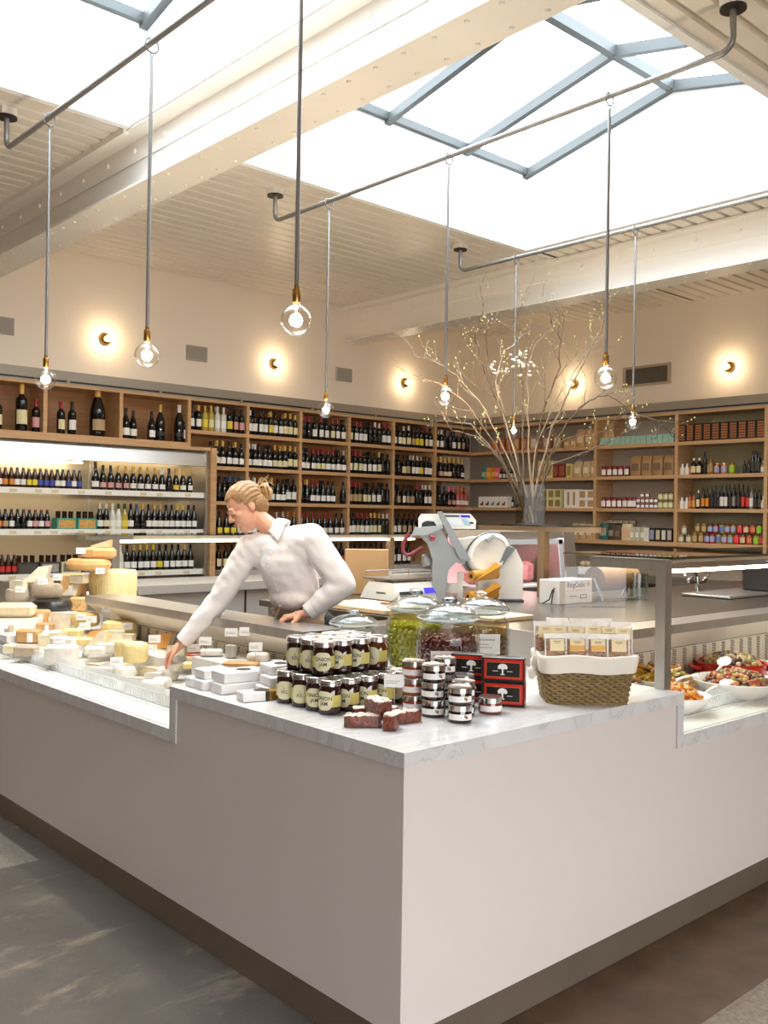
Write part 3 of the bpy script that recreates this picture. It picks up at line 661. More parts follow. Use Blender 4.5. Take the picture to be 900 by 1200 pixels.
# nougat bars
NB = mat('nougat_brown', '8a3c22', .25, noise=.75, nscale=60, bump=.5, bscale=90, coat=.4); NW = mat('nougat_nuts', 'e9d6c2', .5, noise=.2, nscale=70)
def slab_bar(x, y, z, rz, L, W, H, label, tilt=0, roll=0):
    t = thing('nougat_bar', label, 'nougat', (x, y, z), rz, 'wrapped nougat bars piled on the marble'); t.rotation_euler.x = roll; t.rotation_euler.y = tilt; t.scale = (1.15, 1.15, 1.12)
    rr = random.Random(int(x*9999+y*777)); b = MB(); n = 7
    rs = []
    for i in range(n+1):
        xx = -L/2+L*i/n; k = .92 if i in (0, n) else 1
        rs.append([(xx, -W/2*k, .002), (xx, W/2*k, .002), (xx, W/2*k, H*k), (xx, W*.2, H*k+.001), (xx, -W*.2, H*k), (xx, -W/2*k, H*k)])
    b.rings(rs, True); b.jitter(.0015, 0, rr); b.build('bar', NB, t, ang=25)
    b = MB()
    for i in range(60):
        b.M = Matrix.Translation((rr.uniform(-L*.44, L*.44), rr.uniform(-W*.4, W*.4), H)) @ Matrix.Rotation(rr.uniform(0, 3), 4, 'Z'); b.ball((0, 0, 0), rr.uniform(.005, .012), 7, sz=.3, sy=.7)
    b.build('nut_topping', NW, t); return t
slab_bar(2.035, 2.33, MZ, CAM+.05, .105, .05, .033, 'long nougat bar lying flat at the left front of the pile')
slab_bar(2.075, 2.235, MZ, CAM+1.3, .055, .036, .045, 'short nougat bar standing nearest the counter edge')
slab_bar(2.185, 2.285, MZ, CAM+.55, .085, .045, .034, 'nougat bar pointing to the right of the pile')
slab_bar(2.12, 2.405, MZ, CAM+.2, .08, .045, .034, 'nougat bar at the back of the pile, against the jam jars')
slab_bar(2.175, 2.375, MZ, CAM-.3, .07, .045, .034, 'nougat bar hidden at the back right of the pile')
slab_bar(2.095, 2.318, MZ+.036, CAM-1.0, .085, .045, .042, 'nougat bar resting on top of the pile', 0, .12)

# white paper parcels
PAP = mat('parcel_paper', 'ece9e6', .45, bump=.15, bscale=18); PLB = mat('parcel_label', '26221e', .4)
def parcel(x, y, z, rz, L, W, H, label, band=False, sticker=False):
    """x,y = corner nearest the viewer's left"""
    t = thing('paper_parcel', label, 'parcel', (x, y, z), rz, 'white paper wrapped parcels')
    rr = random.Random(int(x*7919+z*999))
    b = MB(); b.rbox(0, L, 0, W, 0, H, .003); b.jitter(.0012, 0, rr); b.build('wrapped_block', PAP, t, ang=30)
    b = MB(); b.add([(-.0015, W*.1, H*.95), (-.0015, W*.9, H*.95), (-.003, W*.5, H*.35)], [(0, 2, 1)]); b.add([(L*.1, -.0012, .004), (L*.3, -.003, H*.5), (L*.1, -.0012, H*.95)], [(0, 1, 2)])
    b.build('paper_fold', PAP, t, smooth=False)
    if band:
        MB().box(L*.62, L*.72, -.002, W+.001, -.0005, H+.0015).build('black_band', PLB, t, smooth=False)
        MB().box(L*.72, L+.0015, -.0018, W+.0012, -.0003, H+.0012).build('gold_end', mat('gold_foil', 'b98b3c', .3, .6, noise=.4, nscale=40), t, smooth=False)
    if sticker: MB().lathe([(.03, 0), (.03, .0008)], 20, (L*.6, W*.5, H+.0005)).build('dark_sticker', PLB, t)
    return t
Q = -PI/2+.12     # long side runs into the picture to the right
parcel(1.955, 3.29, MZ, 0.02-.0, .15, .075, .034, 'white parcel at the left end of the bottom row') if 0 else None
def pc(px, py, z, rz, L, W, H, lab, **k): parcel(px, py, z, rz, L, W, H, lab, **k)
pc(1.945, 3.245, MZ, -.05, .13, .065, .036, 'white parcel at the left end of the bottom row, farthest along the marble edge')
pc(1.942, 3.165, MZ, -.05, .13, .072, .036, 'white parcel in the middle of the bottom row by the marble edge')
pc(1.950, 3.045, MZ, -.10, .19, .092, .038, 'largest white parcel at the right of the bottom row')
pc(1.965, 3.190, MZ+.037, -.03, .12, .085, .036, 'white parcel on top of the row, left one')
pc(1.968, 3.055, MZ+.039, -.10, .185, .11, .040, 'large white parcel on top of the row, right one', sticker=True)
pc(1.935, 2.875, MZ, -.22, .14, .075, .034, 'white parcel with a black band and gold end, lying alone at the front', band=True, sticker=True)
pc(2.06, 2.90, MZ, -.1, .10, .10, .036, 'white parcel at the foot of the right stack, beside the jam jars')
pc(2.13, 2.99, MZ, -.1, .09, .12, .036, 'white parcel at the bottom of the right stack, rear left')
pc(2.075, 2.905, MZ+.037, -.15, .12, .09, .036, 'white parcel in the middle of the right stack, front')
pc(2.13, 3.02, MZ+.037, -.1, .10, .09, .036, 'white parcel in the middle of the right stack, rear')
pc(2.10, 2.935, MZ+.074, -.12, .12, .10, .036, 'white parcel on top of the right stack with a dark sticker', sticker=True)

# big glass jars of olives
def cookie_jar(x, y, R, H, lidh, label, fill, brine, fill_top, seed, otype, ocol, clabel):
    t = thing('glass_jar', label, 'jar', (x, y, MZ), CAM)
    k = H
    pr = [(R*.80, 0), (R*.90, .006), (R*.97, .03), (R, .07), (R, k*.72), (R*.97, k*.80), (R*.88, k*.88), (R*.82, k*.93), (R*.84, k*.97), (R*.90, k*.985), (R*.90, k), (R*.82, k)]
    MB().lathe(pr, 44).build('glass_body', glass('jar_glass', 'f6faf8', 1.2, .015), t, ang=60)
    L = k+.001
    MB().lathe([(R*.80, L-.012), (R*.98, L), (R*1.0, L+.006), (R*.97, L+.014), (R*.80, L+lidh*.42), (R*.5, L+lidh*.60), (R*.2, L+lidh*.68), (.012, L+lidh*.70)], 44).build('glass_lid', glass('lid_glass', 'f4f8f7', 1.6, .02), t, ang=60)
    MB().lathe([(.018, L+lidh*.66), (.014, L+lidh*.74), (.027, L+lidh*.84), (.029, L+lidh*.93), (.020, L+lidh), (.002, L+lidh)], 20).build('lid_knob', glass('knob_glass', 'eef2f1', 2.2, .03), t, ang=60)
    MB().torus((0, 0, L+.004), R*.985, .0035, 44, 6).build('lid_rim', frost('rim_glass', 'e4ecea', .45), t)
    # brine and olives
    zt = k*fill_top; ri = R-.010
    MB().lathe([(ri*.86, .012), (ri*.97, .035), (ri, .07), (ri, min(zt, k*.72)), (ri*.985, zt), (.001, zt)], 36).build('brine', brine, t, ang=60)
    rr = random.Random(seed); b = MB(); zz = .02; ol = otype
    rows = int((k*fill-.02)/(ol*1.45)); m = int(2*PI*ri/(ol*1.75))
    for q in range(rows+1):
        for i in range(m):
            a = 2*PI*(i+.5*(q % 2))/m+rr.uniform(-.05, .05); z = .022+q*ol*1.45+rr.uniform(-.003, .003)
            if math.cos(a+PI/2) < -.35: continue
            rad = ri*(.86+.14*min(1, z/.07))-ol*.35
            b.M = Matrix.Translation((math.cos(a)*rad, math.sin(a)*rad, z)) @ Matrix.Rotation(rr.uniform(0, 6), 4, (math.cos(a), math.sin(a), 0)); b.ball((0, 0, 0), ol*.80, 9, sx=.82, sz=1.25, sy=.82)
    b.M = Matrix.Identity(4)
    for i in range(int(110*(R/.13)**2)):
        a = rr.uniform(0, 2*PI); q = math.sqrt(rr.random())*(ri-ol); b.M = Matrix.Translation((math.cos(a)*q, math.sin(a)*q, k*fill+rr.uniform(-.005, .008))) @ Matrix.Rotation(rr.uniform(0, 3), 4, 'X'); b.ball((0, 0, 0), ol, 8, sz=1.25, sx=.9)
    o = b.build('olives', ocol, None, (x, y, MZ), CAM); tag(o, clabel, 'olives', None, 'stuff'); return t
def brine(name, col, a):
    if name in MATS: return MATS[name]
    m = glass(name, col, .25, .05, 1.33); return m
cookie_jar(2.79, 2.67, .130, .272, .088, 'big clear glass jar of purple olives with domed lid, in front of the other jars', .66, brine('brine_red', 'f2dcd0', 1), .80, 3, .0145, mat('kalamata', '5c1828', .18, noise=.4, nscale=30, coat=.4), 'purple red olives packed in the front glass jar')
cookie_jar(2.965, 3.045, .130, .272, .088, 'big clear glass jar of green olives behind the jam jars', .70, brine('brine_green', 'f2eaa6', 1), .86, 5, .0155, mat('green_olive', 'aaa83c', .2, noise=.3, nscale=30, coat=.4), 'small green olives packed in the left glass jar')
cookie_jar(3.135, 2.805, .130, .272, .088, 'big clear glass jar of mixed brown olives behind the red cartons', .60, brine('brine_brown', 'e2cda6', 1), .80, 8, .0145, mat('brown_olive', '7a6436', .2, noise=.5, nscale=25, coat=.4), 'brownish green olives in the right glass jar')
cookie_jar(2.72, 3.185, .108, .205, .065, 'smaller glass jar of black olives beside the saleswoman\'s hand', .72, brine('brine_grey', 'eeeeea', 1), .74, 9, .010, mat('black_olive', '1e1c1f', .25, coat=.3), 'small black olives in the low glass jar')

def card(x, y, z, w, h, txt, label, rz=0, pin=0, tilt=0, lines=2, m=LBW):
    t = thing('price_card', label, 'card', (x, y, z), CAM+rz, 'small white price cards'); t.rotation_euler.x = tilt
    MB().box(-w/2, w/2, -.0008, .0008, pin, pin+h).build('card', m, t, smooth=False)
    if pin: MB().tube([(0, .002, 0), (0, .002, pin+h*.4)], .0014, 6).build('pin', STEEL, t)
    if txt: text_on(t, 'lettering', txt, min(h*.2, w*1.15/len(txt)), face_M((-w*.42, -.0014, pin+h*.72), -90), INK, align='LEFT', bold=.0001)
    b = MB(); rr = random.Random(int(x*1e4))
    for k in range(lines): b.box(-w*.42, -w*.42+w*rr.uniform(.45, .8), -.0014, -.0008, pin+h*(.48-.16*k), pin+h*(.5-.16*k)+.0006)
    b.build('print_lines', mat('grey_ink', '6d6862', .6), t, smooth=False); return t
card(2.555, 2.545, MZ+.075, .11, .062, 'KALAMATA', 'white card reading KALAMATA on the jar of purple olives', 0, 0)
bpy.data.objects['price_card'].location = (2.672, 2.575, MZ+.098)
card(3.035, 2.672, MZ+.105, .105, .085, 'CASTELVETRANO', 'white card reading CASTELVETRANO on the right olive jar', 0, 0)
card(2.885, 2.905, MZ+.06, .075, .09, None, 'white card on the left flank of the green olive jar', -.5, 0)
card(2.27, 2.43, MZ, .075, .045, None, 'white card on a pin standing behind the nougat pile', 0, .085)
card(2.72, 3.55, .80, .05, .07, None, 'upright white card on a pin behind the jam jars, left one', .7, .22)
card(2.62, 3.06, MZ+.12, .09, .055, None, 'white card leaning on the black olive jar', -.3, 0)

# basket of granola bags
t = thing('wicker_basket', 'woven seagrass basket with a folded white cloth liner, full of granola bags', 'basket', (2.985, 2.145, MZ), CAM); t.scale = (.98, 1, 1.07)
def rrect(w, d, r, n=7):
    out = []
    for cx, cy, a0 in ((w-r, d-r, 0), (-w+r, d-r, PI/2), (-w+r, -d+r, PI), (w-r, -d+r, 1.5*PI)):
        for k in range(n): a = a0+PI/2*k/(n-1); out.append((cx+r*math.cos(a), cy+r*math.sin(a)))
    return out
def resample(P, n):
    L = [0]
    for i in range(len(P)): q = P[(i+1) % len(P)]; L.append(L[-1]+math.dist(P[i], q))
    out = []; j = 0
    for k in range(n):
        s = L[-1]*k/n
        while L[j+1] < s: j += 1
        f = (s-L[j])/(L[j+1]-L[j]+1e-9); a, b_ = P[j], P[(j+1) % len(P)]; out.append((a[0]+(b_[0]-a[0])*f, a[1]+(b_[1]-a[1])*f))
    return out
SG = mat('seagrass', '9c8252', .65, noise=.45, nscale=60); b = MB(); NS = 58
def bw(z): return .150+.026*z/.15, .098+.018*z/.15
for q in range(17):
    z = .006+q*.0088; wq, dq = bw(z); P = resample(rrect(wq, dq, .035), NS*4); rs = []
    for i, p in enumerate(P):
        ph = 2*PI*i/8+(q % 2)*PI; c = Vector((p[0], p[1], 0)); nrm = Vector((p[0], p[1], 0)).normalized(); off = .0035*math.sin(ph)
        rs.append(Vector((p[0], p[1], z+.0022*math.cos(ph)))+nrm*off)
    rs.append(rs[0]); b.tube(rs, .0047, 5, cap=False)
b.build('woven_wall', SG, t)
b = MB(); P = rrect(.15, .098, .035); b.prism(P, 0, .006); b.build('base', SG, t)
MB().rings([[(x, y, z) for x, y in rrect(bw(z)[0]-.002, bw(z)[1]-.002, .035)] for z in (.003, .08, .158)], False).build('dark_backing', mat('weave_gap_shade', '5f4e30', .8), t)  # dark backing added so gaps between the strands read as shade
LN = mat('liner_cloth', 'ece5d6', .8, bump=.3, bscale=30)
def liner(zs, offs):
    rs = []
    for z, o in zip(zs, offs):
        wq, dq = bw(max(z, 0)); P = resample(rrect(wq+o, dq+o, .04), 72)
        rs.append([(p[0]*(1+.008*math.sin(i*.9+z*60)), p[1]*(1+.012*math.sin(i*1.1)), z+.003*math.sin(i*.45)) for i, p in enumerate(P)])
    return rs
MB().rings(liner([.110, .113, .135, .158, .168, .172, .166, .15, .10], [.012, .014, .013, .012, .010, .004, -.004, -.010, -.016]), False).build('cloth_liner', LN, t, ang=80)
b = MB(); b.M = Matrix.Translation((-.19, -.02, .13)); b.ball((0, 0, 0), .022, 10, sz=1.4); b.ball((-.012, -.01, -.03), .018, 8, sz=1.3); b.jitter(.003); b.build('liner_knot', LN, t); b = MB(); b.M = Matrix.Translation((.175, -.02, .12)); b.ball((0, 0, 0), .014, 8, sz=1.5); b.jitter(.002); b.build('liner_knot', LN, t)
# bags
GRA = mat('granola', 'bf8346', .6, noise=.6, nscale=70); CELL = frost('cellophane', 'f4efe8', .13); BLAB = mat('bag_label_cream', 'ead6a6', .5); BLO = mat('bag_label_orange', 'dfa544', .5)
def granola_bag(lx, ly, lz, tilt, turn, label, olab, seed):
    M = Matrix.Translation((2.985, 2.145, MZ)) @ Matrix.Rotation(CAM, 4, 'Z'); p = M @ Vector((lx, ly, lz))
    t = thing('granola_bag', label, 'bag', p, CAM+turn, 'clear bags of granola in the basket'); t.rotation_euler.x = tilt
    rr = random.Random(seed); b = MB(); W, H, D = .041, .105, .021; rs = []
    for z, kx, ky in ((0, .96, .75), (.008, 1, 1), (.05, 1, 1), (.08, 1, .8), (.097, 1, .35), (.101, 1.02, .10), (H+.012, 1.04, .06)):
        rs.append([(W*kx*math.copysign(abs(math.cos(a))**.6, math.cos(a)), D*ky*math.copysign(abs(math.sin(a))**.75, math.sin(a))+.002*math.sin(3*a+z*90), z) for a in [2*PI*i/20 for i in range(20)]])
    b.rings(rs); b.jitter(.0013, 0, rr); b.build('cellophane_bag', CELL, t, ang=25)
    b = MB(); b.box(-W*1.05, W*1.05, -.003, .003, .099, H+.013); b.box(-W*1.04, -W*.93, -.012, -.006, .0, .10); b.box(W*.93, W*1.04, -.012, -.006, .0, .10); b.jitter(.0012, 0, rr); b.build('crimped_edge', frost('crimp_white', 'f6f2ec', .6), t, smooth=False)
    b = MB()
    for i in range(70): b.ball((rr.uniform(-.033, .033), rr.uniform(-.013, .010), rr.uniform(.006, .064)), rr.uniform(.006, .010), 6, sz=.8)
    b.box(-.034, .034, -.010, .010, .004, .045); b.build('granola_clusters', GRA, t, ang=20)
    b = MB(); b.box(-.027, .027, -D-.0035, -D-.0025, .054, .098, 0)
    b.box(-.027, .027, -D-.0040, -D-.0035, .056, .075, 1) if olab else None
    b.box(-.014, .014, -D-.0046, -D-.0035, .088, .0895, 2); b.box(-.010, .010, -D-.0046, -D-.0035, .083, .0842, 2)
    b.build('paper_label', [BLAB, BLO, INK], t, smooth=False); return t
fr = [(-.118, 0), (-.040, 1), (.036, 1), (.115, 0)]
for i, (x, o) in enumerate(fr): granola_bag(x, -.070, .140, -.12, random.uniform(-.12, .12), f'{ordi(i)} granola bag from the left in the front row of the basket', o, i)
for i, x in enumerate((-.148, -.098, -.035, .036, .092, .140)): granola_bag(x, -.010+.004*(i % 2), .180, -.2+.1*(i % 3), random.uniform(-.2, .2), f'{ordi(i)} granola bag from the left in the middle row of the basket', i in (2, 4), 20+i)
for i, x in enumerate((-.09, .0, .085)): granola_bag(x, .055, .185, -.1, random.uniform(-.3, .3), f'{ordi(i)} granola bag from the left in the back row of the basket', 0, 40+i)

# ================================================================ BOTTLES
GLS = {'dark': mat('bottle_dark', '0f0f0b', .08, spec=.6), 'green': mat('bottle_green', '26351a', .08), 'yellow': mat('bottle_yellow', 'b9a24a', .08), 'clear': mat('bottle_clear', 'd8d6c4', .08), 'brown': mat('bottle_brown', '3a2110', .1), 'pink': mat('bottle_pink', 'b8564a', .08)}
CAPM = {'R': ('red', 'a3283a'), 'K': ('black', '181517'), 'W': ('white', 'e4e0d8'), 'O': ('gold', 'd9ab55'), 'G': ('green', '355a30'), 'U': ('blue', '2f6088'), 'S': ('silver', 'b9b9bc'), 'P': ('pink', 'd9707c'), 'T': ('orange', 'c9722f'), 'Y': ('yellow', 'e3bf2c')}
LABM = {'w': ('white', 'eeeae2'), 'c': ('cream', 'e3d8a8'), 'y': ('yellow', 'e8cf3c'), 'k': ('dark', '2b2723'), 'n': ('tan', 'b79a72'), 'p': ('pink', 'd59a96'), 'o': ('orange', 'd9822b'), 'g': ('green', '9ccb32'), 'u': ('blue', '3f4fa0'), 'r': ('red', 'c9302c')}
def cm(k): return mat('capsule_'+CAPM[k][0], CAPM[k][1], .35)
def lm(k): return mat('bottle_label_'+LABM[k][0], LABM[k][1], .6)
PROF = {
 'b': ([(.034, 0), (.0365, .004), (.0365, .19), (.033, .207), (.018, .222), (.0145, .232), (.0145, .25)], [(.0152, .235), (.0152, .285), (.0165, .287), (.0165, .298), (.001, .299)], (.045, .135)),
 'g': ([(.037, 0), (.040, .004), (.040, .14), (.036, .165), (.024, .205), (.0155, .23), (.0145, .25)], [(.0152, .235), (.0152, .285), (.0165, .287), (.0165, .296), (.001, .297)], (.035, .105)),
 's': ([(.040, 0), (.043, .004), (.043, .13), (.039, .16), (.026, .20), (.017, .225), (.0165, .24)], [(.0200, .190), (.0175, .24), (.0185, .28), (.019, .295), (.015, .303), (.001, .304)], (.035, .095)),
 'l': ([(.027, 0), (.0295, .004), (.0295, .115), (.026, .135), (.015, .165), (.0125, .19)], [(.0135, .188), (.0140, .2), (.001, .2)], (.03, .085)),
}
BM = {}
def bottle_mesh(shape, gl, cap, lab, neck=False):
    key = (shape, gl, cap, lab)
    if key in BM: return BM[key]
    body, capp, (l0, l1) = PROF[shape]; b = MB(); n = 14
    b.lathe(body, n, mi=0); b.lathe(capp, n, mi=2)
    if shape == 's': b.lathe([(.0272, .196), (.0235, .205), (.0182, .221)], n, mi=2, cap=False)
    if lab != 'k': arc_patch(b, body[1][0]+.0007, l0, l1, -1.05, 1.05, 1, 8)
    else: arc_patch(b, body[1][0]+.0007, l0+.01, l1-.03, -.8, .8, 1, 6)
    if shape == 'l': arc_patch(b, .0142, .150, .165, -1.2, 1.2, 1, 4)
    BM[key] = b.mesh('wine_bottle', [GLS[gl], lm(lab), cm(cap)], ang=50); return BM[key]
def bottle(x, y, z, shape, gl, cap, lab, label, cat='wine bottle', name='wine_bottle', group=None, sc=1, rz=0):
    o = bpy.data.objects.new(name, bottle_mesh(shape, gl, cap, lab)); C.objects.link(o)
    o.location = (x, y, z); o.rotation_euler.z = rz+random.uniform(-.35, .15); o.scale = (sc, sc, sc)
    return tag(o, label, cat, group)
GLW = {'dark': 'dark', 'green': 'green', 'yellow': 'pale yellow', 'clear': 'clear', 'brown': 'brown', 'pink': 'rose'}
BAY = [(5.50, 6.246), (6.286, 7.026), (7.066, 7.809), (7.849, 8.588), (8.628, 9.386), (9.426, 10.14)]
CELLS = {
 (0, 0): 'Kw Ow yOy yOc cWw cWw Ky Kp Kp', (0, 1): 'Ww Kw Kw Kw Oy Kw Kw Oc Oc Oc', (0, 2): 'Rk Rk Kw Rw Kw Rc Rw Kw', (0, 3): 'Kc Rw Rw Kw Kk Wk Wk Rw Rw', (0, 4): 'Kw Kw Wc Wc Kn Ky Ky Rc Kw', (0, 5): 'Kw Ww Kk Kk Kw Tc Kn Kk',
 (1, 0): '- - - gKc gOc gOw gKw gOw gKw', (1, 1): 'gWw gWw gKw gKw gKw gOc gOc gOc Oc Oc', (1, 2): 'gKw gKw gRw gRc gRc gRw gRw gKw gSw', (1, 3): 'Kw Rc Rc Kw Kw Kw Oc Kk Kk', (1, 4): 'Kk Kk Kc Kn Ww Ww Oy Kw Kw', (1, 5): 'sOk sOp sOc sOc sOk sOk sOw',
 (2, 0): '- - - Tc Kk Kk Kk Uk Uk Uk', (2, 1): 'gWw gWw gOw gOw gOw gKw gKw Kw Kw', (2, 2): 'gRk gOk gRw gRw gKw gKw gKw - gKk', (2, 3): 'Rn Rn Rn Kc Kc Kw Kw Kk Kk', (2, 4): 'Kk Kn Kw Kn Kn Rk Rk Ww Ww', (2, 5): 'sKk sKk sKk sPp sPp pTw pTw pTw',
 (3, 0): '- - - gKw gKy gKy gKy gKw', (3, 1): 'gWw gWw - - - gSc gSc gTc gTc', (3, 2): 'gRw gRw gRw gRw gRw gRw gKw gKw', (3, 3): 'Kw Kw Rc Rw Rw Oc Oc Oc Wk Wk', (3, 4): 'Kw Kw Kn Kn Kn Kk Ww', (3, 5): '',
 (4, 0): '- - - Kc Kc Kc Kw', (4, 1): '', (4, 2): '- - - - Kw Kw Kr Kr', (4, 3): 'Kc Kc Kw Kw Kw Kw Kw Kw', (4, 4): 'Kw Kw Kw Kw', (4, 5): ''}
RZ = list(ROWS)+[.983]; RW = ('top', 'second', 'third', 'fourth', 'lowest'); BW = ('first', 'second', 'third', 'fourth', 'fifth', 'last')
for (r, bb), s in CELLS.items():
    tk = s.split(); n = max(len(tk), 8 if r < 5 else 1); x0, x1 = BAY[bb]
    for i, tkn in enumerate(tk):
        if tkn == '-': continue
        sh, gl = 'b', 'dark'
        if len(tkn) == 3:
            q = tkn[0]; tkn = tkn[1:]
            if q == 'g': sh = 'g'
            elif q == 's': sh = 's'
            elif q == 'y': gl = 'yellow'
            elif q == 'c': gl = 'clear'
            elif q == 'p': sh, gl = 's', 'pink'
        cx = x0+(x1-x0)*(i+.5)/max(n, len(tk))
        bottle(cx, 9.352+random.uniform(-.008, .01), RZ[r], sh, gl, tkn[0], tkn[1],
               f'{GLW[gl]} bottle, {CAPM[tkn[0]][0]} top, {LABM[tkn[1]][0]} label, {ordi(i)} on {RW[r]} shelf, {BW[bb]} wine bay', group='bottles on the wine shelving', sc=random.uniform(.95, 1.0))
# a second rank seen between the front bottles
for (r, bb), s in CELLS.items():
    tk = s.split(); x0, x1 = BAY[bb]
    if r > 2: continue
    for i, tkn in enumerate(tk):
        if i % 3 != 1 or tkn == '-': continue
        cx = x0+(x1-x0)*(i+1)/max(8, len(tk)); t2 = tkn[-2:]
        bottle(cx, 9.45, RZ[r], 'b', 'dark', t2[0], t2[1], f'dark bottle in the rear rank, behind the {ordi(i)} bottle, {RW[r]} shelf, {BW[bb]} wine bay', group='bottles on the wine shelving')
# big bottles along the top of the wall case
BIG = [(3.40, 'b', 'K', 'c', 1.12, 'bottle with a cream label at the left edge'), (3.63, 'b', 'O', 'c', 1.58, 'very tall magnum, gold top, square cream label'), (3.775, 'b', 'R', 'p', 1.12, 'red topped bottle with a picture label right of the tall magnum'),
       (4.035, 'b', 'R', 'c', 1.12, 'red topped bottle with a cream label left of the black topped one'), (4.153, 'b', 'K', 'w', 1.15, 'black topped bottle left of the giant champagne bottle'), (4.43, 's', 'O', 'n', 1.88, 'giant champagne bottle with a gold neck'),
       (4.755, 'g', 'K', 'w', 1.12, 'left one of two black topped bottles right of the giant champagne'), (4.84, 'g', 'K', 'w', 1.05, 'right one of two black topped bottles right of the giant champagne'), (5.06, 'g', 'K', 'w', 1.08, 'black topped bottle beside the brown embossed magnum'),
       (5.165, 'g', 'O', 'k', 1.36, 'dark embossed magnum with a gold top'), (5.40, 'g', 'W', 'k', 1.42, 'all black magnum with a white top'), (5.478, 'b', 'R', 'w', 1.08, 'red topped bottle at the right end beside the all black magnum'),
       (3.16, 'b', 'K', 'w', 1.1, 'bottle just inside the leftmost top bay')]
for x, sh, cp, lb, sc, d in BIG:
    bottle(x, 9.39, 2.422, sh, 'dark', cp, lb, d+(', on the wall case' if len(d.split()) < 13 else ''), group='big bottles on top of the wall case', sc=sc)
# chilled drinks
SPK = 'Kw Kp Kp Op Op Ow Tw Tw Tw Ww Kk Oy Tw Tw'.split()
for i, q in enumerate(SPK):
    bottle(4.42+i*.087, 9.40, FZ[0], 's', 'dark' if q[0] != 'G' else 'green', q[0] if q[0] in 'KW' else 'O', q[1], f'sparkling wine bottle, {LABM[q[1]][0]} label, {ordi(i)} from left, top shelf of wall case', 'sparkling wine', 'sparkling_bottle', 'sparkling wine in the wall case', sc=.88 if i else .98)
BR = 'wo oO oO ww ww yy yy uU uU uU wk wk uw uw uw'.split()
for i in range(15):
    lb = 'w o o w w y y u u u w w u w u'.split()[i]
    bottle(3.42+i*.0585, 9.385, FZ[0], 'l', 'brown', 'TTTKKYYTTTKKUUU'[i], lb, f'small beer bottle, {LABM[lb][0]} label, {ordi(i)} from the left, top shelf of the wall case', 'beer bottle', 'beer_bottle', 'beer bottles in the wall case')
for i in range(15):
    if i % 2: continue
    bottle(3.45+i*.0585, 9.455, FZ[0], 'l', 'brown', 'O', 'w', f'beer bottle in the rear rank, behind the {ordi(i)} one, top shelf of the wall case', 'beer bottle', 'beer_bottle', 'beer bottles in the wall case')
for i in range(9):
    rd = i > 4; lb = 'onwkkwpwp'[i]
    bottle(3.425+i*.060, 9.385, FZ[1], 'l', 'dark', 'R' if rd else 'K', lb, f'{"red" if rd else "black"} topped small bottle, {LABM[lb][0]} label, {ordi(i)} from the left, middle shelf of the wall case', 'beer bottle', 'beer_bottle', 'beer bottles in the wall case')
def sixpack(x, z, col, label, cap='K', inner='e9b45c'):
    t = thing('beer_carton', label, 'carton', (x, 9.345, z), 0)
    b = MB().box(0, .205, 0, .13, 0, .115); b.box(-.0005, .012, -.001, 0, 0, .115)
    b.build('carton_body', mat('carton_'+col, col, .5), t, smooth=False)
    MB().box(.018, .187, -.0015, 0, .014, .10).build('printed_panel', mat('print_'+inner, inner, .5, noise=.5, nscale=45), t, smooth=False)
    for k in range(6): MB().lathe([(.012, .115), (.0125, .17), (.0135, .172), (.0135, .186), (.001, .187)], 10, (.035+.0675*(k % 3), .035+.06*(k//3), 0)).build('bottle_neck', [GLS['brown']], t)
    return t
sixpack(3.995, FZ[1], '3f9c86', 'left green beer carton with an orange picture, middle shelf of the wall case'); sixpack(4.215, FZ[1], '3f9c86', 'right green beer carton with an orange picture, middle shelf of the wall case')
sixpack(3.60, FZ[2], '2c2a28', 'black beer carton on the lower shelf of the wall case', inner='55504a'); sixpack(3.83, FZ[2], '3a3733', 'black and white beer carton on the lower shelf, second one', inner='b9b2a8')
sixpack(4.05, FZ[2], 'd9cfae', 'cream beer carton on the lower shelf of the wall case', inner='8c8468'); sixpack(4.28, FZ[2], '3a4fa0', 'blue beer carton with an orange picture on the lower shelf', inner='d98a3a')
for i in range(4): bottle(3.40+i*.06, 9.385, FZ[2], 'l', 'brown', 'R', 'r', f'small red topped bottle, {ordi(i)} from the left, lower shelf of the wall case', 'beer bottle', 'beer_bottle', 'beer bottles in the wall case')
W2 = 'Ww Wc cWw cGw yGy gKw Uk gOk Kw Ow Ow Kw Kw Yw Yw Kw Kw'.split()
for i, q in enumerate(W2):
    gl = {'c': 'clear', 'y': 'yellow'}.get(q[0], 'dark') if len(q) == 3 else 'dark'; q = q[-2:]
    bottle(4.475+i*.071, 9.395, FZ[1], 'g', gl, q[0], q[1], f'chilled {GLW[gl]} bottle, {CAPM[q[0]][0]} top, {ordi(i)} wine from left, middle shelf of wall case', 'wine bottle', 'chilled_bottle', 'chilled wine in the wall case', sc=.93)
for i in range(14):
    q = 'Ow Wc cWw Kw Ow Yw Yw Yw Ky Kw Kw Kw Ow Kw'.split()[i][-2:]
    bottle(4.56+i*.078, 9.395, FZ[2], 'g', 'clear' if i in (1, 2) else 'dark', q[0], q[1], f'chilled bottle, {CAPM[q[0]][0]} top, {ordi(i)} wine from left, lower shelf of wall case', 'wine bottle', 'chilled_bottle', 'chilled wine in the wall case', sc=.95)
for i in range(9): bottle(4.85+i*.088, 9.42, .62, 'g', 'dark', 'W' if i % 2 else 'K', 'w', f'bottle in the bottom of the wall case, {ordi(i)} from the left, only its top showing', 'wine bottle', 'chilled_bottle', 'chilled wine in the wall case', sc=.95)

